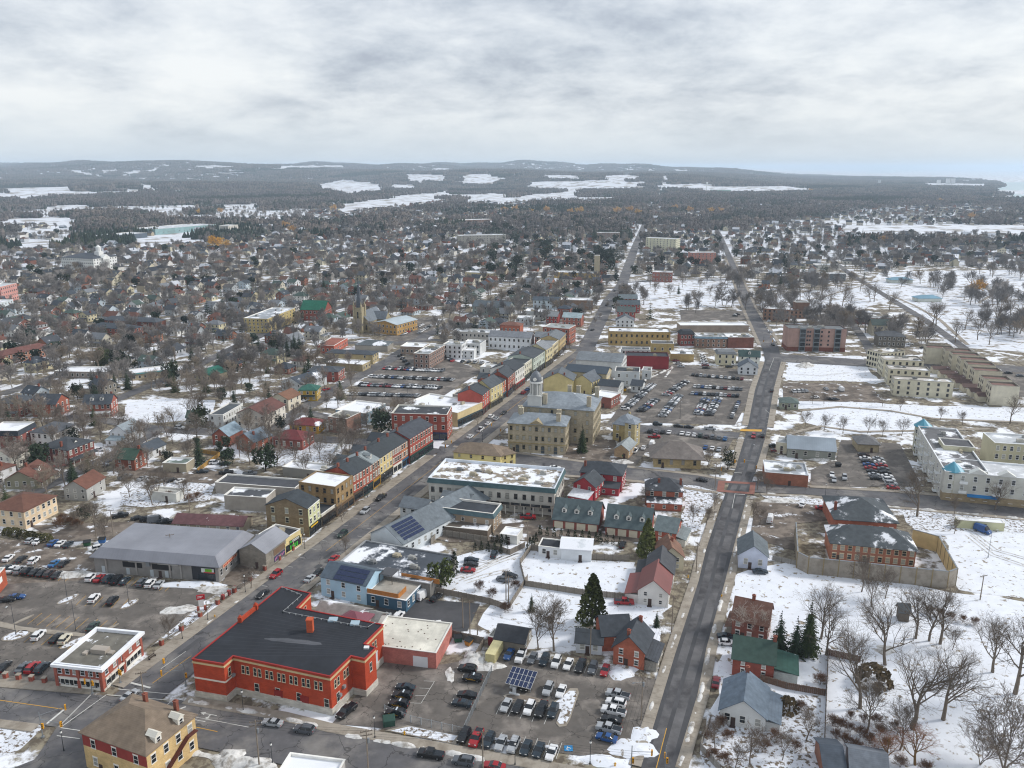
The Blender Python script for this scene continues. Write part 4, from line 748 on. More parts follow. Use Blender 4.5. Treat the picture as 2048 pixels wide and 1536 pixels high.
B((628, 1230), (712, 1247), 8, 3.4, 'gx', 2.0, 'c9ced2', '8e8a86', 'low white shed with snow on its grey roof behind the armoury', 'snowy_shed', 'shed', st=1, ws='', rm='shingle_snow', door=False)
B((668, 1245), (720, 1256), 7, 3.6, 'hip', 2.2, 'b9b4ac', '7d4450', 'small building with maroon pyramid roof behind the armoury', 'maroon_pavilion', 'shed', st=1, ws='', rm='metal_roof', door=False)
B((733, 1240), (753, 1245), 5, 2.6, 'gx', 1.4, 'c9cac8', '8d8d8a', 'tiny grey gabled shed by the dark lot', 'tiny_shed', 'shed', st=1, ws='', door=False)
B((1077, 1093), (1122, 1098), 6, 3.4, 'flat', 0, 'dfe1e2', '33363c', 'low white block with black flat roof behind the board fence', 'low_white_block', 'shed', st=1, ws='0', wn=2, rm='membrane', par=.2)
B((1122, 1096), (1183, 1100), 8, 4.2, 'gx', 1.4, 'dfe3e6', 'd6dbe0', 'white workshop with snow-white roof behind the board fence', 'white_workshop', 'workshop', st=1, ws='', rm='membrane_white')
B((878, 1052), (975, 1062), 6, 3.0, 'flat', 0, '75695d', '5f5850', 'brown patio lean-to with timber pergola below the teal-edged office', 'patio_leanto', 'patio', wm='wood', rm='membrane_snow', st=0, ws='', door=False, par=.1)
B((1000, 1068), (1034, 1073), 6, 3.0, 'flat', 0, 'cfcfc9', 'd9dde2', 'little white snow-topped hut by the cedar hedge', 'snowy_hut', 'shed', st=1, ws='0', rm='membrane_white', par=.1)
B((1226, 848), (1264, 853), 12, 7.6, 'hip', 3.6, 'b9a878', '7f8790', 'buff stone house with grey hip roof beside the large car park', 'stone_house', 'house', wm='stone', st=2, ws='01', wn=2, trim='d9d2bd', ch=((.5, .9),))
B((1250, 845), (1270, 849), 5, 10.5, 'hip', 1.8, 'c2b58c', '8b939c', 'square white-topped stair tower on the buff stone house', 'stair_tower', 'tower', wm='stone', st=3, ws='01', wn=1, trim='dfe2e4', door=False)
B((1229, 897), (1257, 901), 11, 3.8, 'gy', 2.2, 'b59a78', '8f9698', 'low stone annex with pale grey gable roof near the car park', 'stone_annex', 'house', wm='stone', st=1, ws='1')
B((1308, 914), (1402, 918), 13, 4.4, 'hip', 5.0, 'bda97c', '77706b', 'square stone pavilion with broad grey-brown pyramid roof and columned porch', 'stone_pavilion', 'pavilion', wm='stone', st=1, ws='01', wn=4, over=1.8, trim='8f8a7c')
# clock hall
HW = 'b4a992'
r_v, L_v, W_v = B((1016, 846), (1131, 853), 15, 13.0, 'hip', 3.2, HW, '848c93', 'sandstone front wing of the clock-tower hall with three rows of windows', 'hall_wing', 'town hall', wm='stone', st=3, ws='013', wn=9, trim='8d8464', over=.5, ch=((.13, .75), (.18, .5), (.84, .55), (.86, .2)), chs=2.1)
for i in (1, 5, 7): b = MB(); x = L_v * (i + .5) / 9; b.box(x - .75, x + .75, -.12, 0, .2, 3.1); b.obj('door', 'paint', r_v, '4c5358')
b = MB(); b.add([(L_v * .36, -.4, 13), (L_v * .64, -.4, 13), (L_v * .5, -.4, 15), (L_v * .36, 4, 13), (L_v * .64, 4, 13), (L_v * .5, 6, 15)], [(0, 1, 2), (0, 2, 5, 3), (1, 4, 5, 2)]); b.obj('pediment', 'stone', r_v, 'a89a7c')
for z in (4.3, 12.6): b = MB(); b.box(-.3, L_v + .3, -.32, -.02, z, z + .35); b.obj('string_course', 'stone', r_v, 'a8986e')
r_v, L_v, W_v = B((1046, 812), (1187, 822), 24, 16.0, 'hip', 4.6, HW, '868e95', 'tall sandstone main block of the clock-tower hall', 'hall_block', 'town hall', wm='stone', st=4, ws='013', wn=6, trim='8d8464', over=.6, ch=((.3, .1), (.92, .12), (.55, .85), (.68, .85), (.95, .85)), chs=2.2)
tw = ob('clock_tower', None, label='white columned clock tower with dark ribbed dome on the sandstone hall', cat='clock tower')
tc_ = G(1072, 797, 19); tw.location = (tc_.x, tc_.y, 2.2); tw.scale = (.88, .88, .9); tw.rotation_euler = (0, 0, r_v.rotation_euler[2])
b = MB(); b.box(-3.6, 3.6, -3.6, 3.6, 15, 20.6); b.box(-3.8, 3.8, -3.8, 3.8, 20.6, 21); b.obj('base', 'siding', tw, 'c9cac6')
b = MB(); b.ring((0, 0), 2.2, 21, 27, 12); b.obj('drum', 'paint', tw, 'a9aaa6'); pb = MB(); pb.ring((0, 0), .32, 21, 27, 8); pme2 = pb.mesh('column', 'paint')
for k in range(8): ob('column', pme2, tw, 'd0d0cb', (2.9 * math.cos(k * math.pi / 4 + .4), 2.9 * math.sin(k * math.pi / 4 + .4), 0))
b = MB(); b.ring((0, 0), 3.4, 27, 27.8, 16); b.obj('cornice', 'paint', tw, 'e0e0dc')
b = MB(); pr_ = [(3.0, 27.8), (3.0, 29.0), (2.75, 30.3), (2.1, 31.6), (1.2, 32.5), (.4, 32.9), (.3, 33.6), (.02, 35)]
for (r0, z0), (r1, z1) in zip(pr_, pr_[1:]): b.ring((0, 0), r0, z0, z1, 16, 0, r1, cap=False)
b.obj('dome', 'metal_roof', tw, '6d7278', smooth=True)
for k in range(4): b = MB(); b.ring((0, 0), .9, 0, .25, 14); o = b.obj('clock_face', 'paint', tw, 'eceae2'); o.location = (2.9 * math.cos(k * math.pi / 2), 2.9 * math.sin(k * math.pi / 2), 29.2); o.rotation_euler = (0, math.pi / 2, k * math.pi / 2)
# right of the shopping street beyond the hall
B((1087, 758), (1146, 761), 13, 8.4, 'gy', 4.0, 'd3c48e', '60666b', 'blank cream gable end with twin parapet chimneys behind the hall', 'cream_gable_shop', 'shop', wm='stucco', st=2, ws='', ch=((.3, .05), (.7, .05)), door=False)
B((1147, 759), (1183, 764), 16, 7.6, 'gy', 3.2, 'cdbf8c', '646a70', 'cream gabled rear wing with fire stairs behind the hall', 'fire_stair_wing', 'shop', wm='stucco', st=2, ws='1')
B((1131, 741), (1213, 748), 12, 9.4, 'gx', 2.6, 'c4b694', '3d4853', 'long shop with dark ribbed roof behind the cream gable', 'ribbed_roof_shop', 'shop', wm='stucco', rm='metal_roof', st=3, ws='1', units=0)
B((1152, 719), (1243, 725), 20, 9.4, 'gx', 3.0, 'c9cbcb', '777d82', 'broad grey-roofed shop block at the far corner of the shopping street', 'grey_roof_block', 'shop', wm='stucco', st=3, ws='1')
B((1230, 744), (1279, 746), 12, 8.2, 'flat', 0, 'cfd4d6', '3c4147', 'white rear block with black flat roof and satellite dish', 'white_rear_block', 'shop', wm='siding', rm='membrane', st=2, ws='01', wn=3, units=2)
B((1196, 770), (1236, 774), 12, 6.4, 'gx', 2.0, 'c3c6c5', '3a4148', 'small black-roofed white shed by the yellow skip', 'black_roof_shed', 'shop', st=2, ws='1')
B((1183, 792), (1222, 798), 12, 5.2, 'flat', 0, '8f5548', 'd5d8dc', 'low brick store with snow-covered roof behind the hall', 'snowy_brick_store', 'shop', wm='brick', rm='membrane_white', st=1, ws='1')
B((1252, 713), (1338, 715), 12, 7.6, 'flat', 0, '8a3236', '3a3f45', 'long red building with black flat roof above the car park', 'red_long_building', 'shop', wm='stucco', rm='membrane', st=2, ws='', trim='6a3a3a', units=1)
B((1218, 664), (1341, 666), 15, 9.6, 'flat', 0, 'ad9058', 'b9bcc0', 'long ochre brick block with ribbed snowy roof', 'ochre_block', 'office', wm='brick', rm='membrane_white', st=2, ws='01', wn=12, trim='7d6a45', units=2)
B((1303, 688), (1348, 689), 10, 6.2, 'flat', 0, 'b39a60', '5b5d60', 'small ochre brick block with three tall windows', 'small_ochre_block', 'office', wm='brick', rm='membrane', st=1, ws='01', wn=3, units=1)
B((1342, 709), (1388, 710), 9, 4.4, 'flat', 0, 'ab9058', 'c9ccd0', 'one-storey ochre annex with snowy roof above the car park', 'ochre_annex', 'shop', wm='brick', rm='membrane_white', st=1, ws='', units=1)
B((1361, 669), (1390, 669), 10, 8.0, 'cut', 2.4, '8b4238', '33373d', 'dark red brick shop with black mansard and dormers', 'mansard_shop', 'shop', wm='brick', st=2, ws='01', wn=4)
B((1391, 674), (1454, 675), 13, 7.4, 'flat', 0, '8a6a58', '8d9294', 'brick shops with three blue gablets', 'gablet_shops', 'shop', wm='brick', rm='membrane_snow', st=2, ws='0', wn=6, band=('7f98a8', 1.4), units=4)
B((1456, 676), (1508, 676), 15, 7.0, 'flat', 0, '7d4c3e', 'c9ccd0', 'dark brick corner shop with snowy roof units', 'dark_brick_corner', 'shop', wm='brick', rm='membrane_white', st=2, ws='', units=6)
B((1361, 652), (1498, 652), 14, 6.0, 'flat', 0, '9c8f82', 'd6d9dd', 'long low roof with rusty snow behind the gablet shops', 'rusty_roof_shed', 'shop', wm='stucco', rm='membrane_white', st=1, ws='')
B((1434, 708), (1473, 709), 10, 7.0, 'cut', 1.4, 'd0c9ac', '6f7376', 'square cream house among parked cars', 'cream_square_house', 'house', wm='stucco', st=2, ws='01', wn=3)
B((1477, 734), (1516, 736), 10, 4.6, 'gy', 3.6, 'd6dadd', '59626b', 'white heritage house with grey gable facing the car park', 'heritage_house', 'house', st=2, ws='01', wn=3, trim='2d3338')
B((1478, 712), (1520, 714), 9, 5.4, 'gx', 3.0, 'cfd0c6', '3c5150', 'pale house with dark green roof by the traffic signals', 'green_roof_house', 'house', st=2, ws='01', wn=3, dorm=(.5,))
# jail-like compound and the buildings round the right-hand crossing
B((1663, 1086), (1833, 1102), 13, 6.0, 'hip', 4.2, 'a06650', '50565a', 'long orange brick block with dark hip roof inside the walled yard', 'walled_brick_block', 'building', wm='brick', rm='shingle_snow', st=2, ws='01', wn=11, trim='d2c6ae', over=.6)
B((1671, 1038), (1794, 1046), 20, 5.6, 'hip', 4.6, 'a85f45', '4d5357', 'wide brick block with dark hip roof and snow patch behind the walled yard', 'rear_brick_block', 'building', wm='brick', rm='shingle_snow', st=1, ws='01', wn=6, over=.7, ch=((.05, .3),))
B((1576, 896), (1672, 903), 13, 4.2, 'gx', 3.6, '8d9088', '8f9aa4', 'grey boarded hall with blue-grey roof and cross gable', 'boarded_hall', 'hall', st=1, ws='01', wn=4, rm='metal_roof', over=.4)
B((1552, 886), (1576, 889), 8, 4.4, 'flat', 0, 'd2ccb8', 'a7abae', 'small cream box beside the grey boarded hall', 'cream_box', 'shop', wm='stucco', rm='membrane', st=1, ws='0')
B((1530, 946), (1617, 953), 14, 4.6, 'flat', 0, '9c6148', '999ea4', 'low orange brick office with snow-swirled flat roof at the red crossing', 'low_brick_office', 'office', wm='brick', rm='membrane_snow', st=1, ws='1', units=4, par=.4, trim='c9ccce')
B((1717, 888), (1759, 890), 10, 3.6, 'hip', 2.6, 'b3a588', '6d6d6e', 'small stone depot with grey hip roof and white garage door', 'small_depot', 'garage', wm='stone', st=1, ws='', over=.6)
B((1561, 805), (1597, 807), 8, 3.4, 'hip', 2.2, '9a9f8c', '5d6a66', 'small green-roofed kiosk at the park corner', 'park_kiosk', 'kiosk', st=1, ws='01', wn=3, over=.5)
B((1478, 1108), (1536, 1114), 11, 4.6, 'gy', 3.2, 'c6cddd', '61696e', 'cottage under renovation in white house wrap', 'wrapped_cottage', 'house', st=1, ws='0', wn=2, wm='stucco')
B((1465, 1236), (1536, 1251), 9, 5.8, 'gx', 4.0, '8d5142', '7a5a4e', 'brown-roofed brick house behind the white birch', 'brown_roof_house', 'house', wm='brick', st=2, ws='01', wn=3, ch=((.5, .5),), porch=(3, 2, '6d5448'))
B((1466, 1315), (1549, 1329), 9.5, 4.8, 'gx', 3.4, '8a4030', '3f534c', 'red brick house with dark green roof and satellite dish', 'green_roof_brick_house', 'house', wm='brick', st=2, ws='01', wn=2, ch=((.98, .5),), lean=(1, 5.5, 2.6, 'b8bdb9', '2f4f48'))
B((1440, 1418), (1532, 1437), 11.5, 3.6, 'gy', 3.4, 'd5d6d4', '65727f', 'white bungalow with blue-grey shingle roof behind bare shrubs', 'grey_roof_bungalow', 'house', st=1, ws='01', wn=3, ch=((.5, .97),), lean=(1, 3, 2.4, 'c9cac8', '6a7682'))
B((1650, 1536), (1690, 1540), 9, 3.4, 'gx', 2.0, '8a5a44', '4a525c', 'dark-roofed shed cut by the bottom edge near brown bushes', 'edge_shed', 'shed', st=1, ws='')
B((1703, 1547), (1776, 1560), 9, 3.4, 'gx', 2.4, '8d8f92', '6d737b', 'grey-roofed house cut by the bottom edge', 'edge_house', 'house', st=1, ws='')
B((1800, 1222), (1820, 1224), 3, 3.2, 'gx', 1.6, '6d655c', '5f6468', 'small weathered shed in the snowy yard', 'weathered_shed', 'shed', wm='wood', st=1, ws='', door=False)
q0, q1 = G(581, 1510, 4), G(690, 1524, 4); nn_ = Vector((q1.y - q0.y, q0.x - q1.x, 0)).normalized() * 9
B(None, None, 9, 4.0, 'flat', 0, 'b9b6b0', 'd9dcdf', 'white flat roof corner at the bottom edge', 'edge_flat_roof', 'shop', wm='stucco', rm='membrane_white', st=1, ws='', world=(q0 + nn_, q1 + nn_))
# condominium with turrets
r_, L_, W_ = B((1890, 945), (2120, 966), 16, 11.0, 'flat', 0, 'c6c5bc', 'c2c5c8', 'pale condominium front wing with blue turret and awning', 'condominium_wing', 'apartment block', st=3, ws='01', wn=9, trim='eef0f0', rm='membrane_snow', units=2, awn=('1f6fa8', .22, .5), coping='e9ecee', base=('a89678', 3.2))
pA, pB = G(1886, 940, 11), G(1836, 856, 11)
r2, L2, W2 = B(None, None, 15, 11.4, 'flat', 0, 'd0cfc7', '6a6a6c', 'pale condominium side wing with stacked balconies facing the parking', 'condominium_block', 'apartment block', st=3, ws='02', wn=9, trim='eef0f0', rm='membrane_snow', units=3, coping='e9ecee', world=(pB, pA))
bl = MB(); bl.box(-1.3, 1.3, -1.5, 0, 0, .15); bl.box(-1.3, 1.3, -1.5, -1.44, .15, 1.1); bme = bl.mesh('balcony', 'paint')
for f in (.3, .55, .8): b = MB(); b.add([(L_ * f - 3, -.25, 11.6), (L_ * f + 3, -.25, 11.6), (L_ * f, -.25, 13.4), (L_ * f - 3, 2.5, 11.6), (L_ * f + 3, 2.5, 11.6), (L_ * f, 2.5, 13.4)], [(0, 1, 2), (4, 3, 5), (0, 2, 5, 3), (1, 4, 5, 2)]); b.obj('gablet', 'siding', r_, 'dadbd6')
for i in range(5):
    for s in range(3): ob('balcony', bme, r2, 'dfe2e2', (L2 * (i + .5) / 5, 0, .6 + s * 3.6))
for i in range(3):
    for s in range(1, 3): ob('balcony', bme, r_, 'dfe2e2', (L_ * (.17 + .3 * i), 0, .4 + s * 3.6))
for (px, py), lb, h in (((1906, 941), 'blue-roofed round corner turret nearest the walled field', 12.5), ((1846, 853), 'blue-roofed corner turret by the oval park', 12.5)):
    c = G(px, py, 11); t_ = ob('corner_turret', None, loc=(c.x, c.y, 0), label=lb, cat='turret', group='condominium turrets'); b = MB(); b.ring((0, 0), 3.2, 0, 11.2, 10); b.obj('wall', 'siding', t_, 'bdbba9'); b = MB(); b.ring((0, 0), 3.8, 11.2, 11.5, 10); b.ring((0, 0), 3.7, 11.5, 14.6, 10, 0, .05, cap=False); b.obj('roof', 'metal_roof', t_, '4f97ad')
    for k in range(6):
        for s in range(3): a = math.pi + .3 + k * math.pi / 4; ob('window', win_mesh(.9, 1.5), t_, 'eef0f0', (3.1 * math.cos(a), 3.1 * math.sin(a), 1.2 + s * 3.6), a + math.pi / 2)
B((1888, 892), (1950, 897), 10, 13.0, 'flat', 0, 'c9c4a8', '55565a', 'cream roof house on top of the condominium', 'roof_house', 'building', wm='stucco', st=1, ws='', rm='membrane', par=.3)
B((1990, 888), (2130, 896), 14, 11, 'flat', 0, 'bdb89c', 'bfc3c6', 'inner courtyard wing of the pale condominium', 'courtyard_wing', 'apartment block', st=3, ws='0', wn=10, trim='eef0f0', rm='membrane_snow', units=2)
# cream townhouses, apartment slabs
for i, (a, c, dp, h, lb) in enumerate([((1789, 760), (1908, 767), 9, 8.6, 'cream townhouse block with arched windows facing the oval park'), ((1777, 739), (1861, 744), 11, 9, 'second cream townhouse block behind the arched windows'), ((1768, 721), (1848, 724), 13, 10, 'third cream townhouse block with dark roof rooms'), ((1735, 700), (1766, 708), 18, 10, 'cream townhouse block nearest the vacant lot corner')]):
    B(a, c, dp, h, 'flat', 0, 'cfc9b2', 'b9b4ac', lb, 'townhouse_block', 'townhouses', wm='stucco', rm='membrane_snow', st=3, ws='013', wn=6, trim='8a857a', units=3, group='cream townhouses')
tq = [(1853, 697), (1890, 703), (1905, 711), (1922, 721), (1936, 731), (1949, 743), (1968, 760), (1984, 773)]
for i, a in enumerate(tq): B(a, (a[0] + 56, a[1] + 3), 9, 10, 'flat', 0, 'cbc4b0', '7a5f57', ordn(i + 1) + ' stepped cream townhouse counted from the far end of the row', 'townhouse', 'townhouse', wm='stucco', rm='membrane', st=3, ws='3', trim='8a857a', group='stepped townhouse row', par=.7)
r_, L_, W_ = B((1577, 658), (1694, 660), 15, 15, 'flat', 0, 'aa8b80', '6d7072', 'pink and brick apartment block with glazed stair bays', 'pink_apartments', 'apartment block', wm='stucco', rm='membrane_few', st=5, ws='1', trim='6d5f5a', units=7, base=('7d4a3c', 2.8))
for f in (.2, .44, .8): b = MB(); b.box(L_ * f, L_ * (f + .1), -1.2, -.09, 0, 15.8, 0); [b.box(L_ * f + .3, L_ * (f + .1) - .3, -1.26, -1.2, .8 + s * 3, 3.0 + s * 3, 1) for s in range(5)]; b.obj('glazed_bay', ['paint', 'glass'], r_, '70787c')
for f in (.34, .38, .58, .7):
    for s in range(1, 5): ob('window', win_mesh(1.0, 1.1), r_, '5a4a48', (L_ * f, 0, 1.2 + s * 2.9), 0)
B((1527, 618), (1580, 621), 16, 9.4, 'flat', 0, '8d6c58', 'cdd0d4', 'brown brick office with snowy roof above the signals', 'brown_office', 'office', wm='brick', rm='membrane_white', st=3, ws='01', wn=6, trim='5a4a40', units=2)
B((1580, 622), (1622, 622), 14, 6.4, 'flat', 0, '8d6c58', '7a7c7e', 'brown brick low wing with stair box', 'brown_office_wing', 'office', wm='brick', rm='membrane_snow', st=2, ws='0', trim='5a4a40', units=2)
B((1592, 606), (1619, 606), 7, 12.5, 'flat', 0, '846452', '8a8c8e', 'brown brick lift tower of the office', 'lift_tower', 'tower', wm='brick', rm='membrane', st=0, ws='', door=False)
B((1745, 650), (1784, 651), 12, 8, 'gx', 3.5, 'b9b09a', '46524f', 'old house with green roof among the park trees', 'park_house', 'house', st=2, ws='01', wn=3); B((1757, 672), (1812, 674), 12, 7.5, 'hip', 3, '6f6a62', '55585c', 'dark stone villa with arched windows above the townhouses', 'stone_villa', 'house', wm='stone', st=2, ws='01', wn=6)
B((1716, 637), (1790, 638), 10, 4.5, 'flat', 0, '7a4038', '8b8d8f', 'long low dark red building at the park edge', 'low_park_building', 'hall', wm='brick', rm='membrane_snow', st=1, ws='0')
for a, c, dp, lb in (((1782, 560), (1826, 560), 12, 'blue-roofed open park pavilion by the white field'), ((1837, 597), (1884, 597), 12, 'blue hip-roofed park hut among bare trees')): B(a, c, dp, 3.4, 'hip', 2.6, 'cfd2c8', '6f98ac', lb, 'park_pavilion', 'pavilion', st=1, ws='', over=.8, rm='metal_roof')
for i, (a, c, dp, h, rf, wc, rc, d) in enumerate([((905, 790), (958, 794), 9, 4, 'flat', '9a9a96', '50555b', 'behind the coral painted front'), ((936, 774), (974, 777), 9, 6, 'flat', 'b9bab6', '878c90', 'behind the yellow painted front'), ((955, 757), (985, 759), 10, 5, 'gx', 'c9c9c4', '4b5157', 'behind the orange brick front'), ((985, 742), (1015, 744), 11, 7, 'flat', '9f8f80', 'c9cdd1', 'behind the red brick front'), ((1005, 724), (1043, 727), 12, 8, 'gy', '8d4a38', '8a9094', 'behind the ivory front'), ((1040, 703), (1070, 705), 10, 7, 'gx', 'b5b0a4', '767c81', 'behind the cream front'), ((960, 735), (988, 737), 9, 4, 'flat', 'c2c3c0', 'd3d6da', 'at the far car park edge'), ((1262, 770), (1284, 772), 8, 4, 'gx', 'cfd2d2', '454b52', 'beside the yellow skip'), ((1284, 742), (1302, 743), 9, 5, 'flat', 'c3c6c6', '8d9296', 'beside the white rear block'), ((1243, 700), (1300, 701), 8, 6, 'flat', 'b9bcbc', '5a6066', 'behind the red long building'), ((1180, 745), (1200, 748), 8, 6, 'flat', 'c5bfa8', '5d6368', 'against the ribbed roof'), ((760, 870), (790, 873), 8, 4, 'flat', 'a9a59c', '45494e', 'behind the long red terrace'), ((735, 880), (770, 884), 9, 6, 'gx', 'cfcfca', '3c4248', 'with white wall behind the long red terrace'), ((700, 905), (735, 909), 8, 4, 'gx', 'a59c8c', '4a4f55', 'behind the orange brick terrace unit'), ((665, 925), (700, 930), 8, 5, 'gx', 'a08c78', '50565b', 'behind the cream terrace unit'), ((640, 940), (672, 944), 7, 4, 'flat', 'b3ada2', 'c9ccd0', 'behind the narrow terrace house'), ((880, 1000), (935, 1008), 8, 5, 'gx', '8d8c88', '6b7277', 'between the long hall and the terrace block'), ((800, 1012), (850, 1020), 8, 6.5, 'gx', 'c3c6c6', '6a7177', 'with dormers on the long hall side')]):
    B(a, c, dp, h, rf, 2.2, wc, rc, 'small rear addition ' + d, 'rear_addition', 'annex', wm='stucco', rm='membrane_few' if rf == 'flat' else 'shingle', st=max(1, int(h / 3)), ws='01', units=1 if rf == 'flat' else 0, door=False, group='rear additions')
for i in range(7): B((1868 + i * 15, 738 + i * 9), (1900 + i * 15, 739 + i * 9), 6, 3.2, 'gx', 1.2, 'c9c2ae', '5d4a46', ordn(i + 1) + ' low garage between the townhouse rows from the far end', 'townhouse_garage', 'garage', wm='stucco', st=1, ws='', rm='shingle_snow', group='townhouse garages')
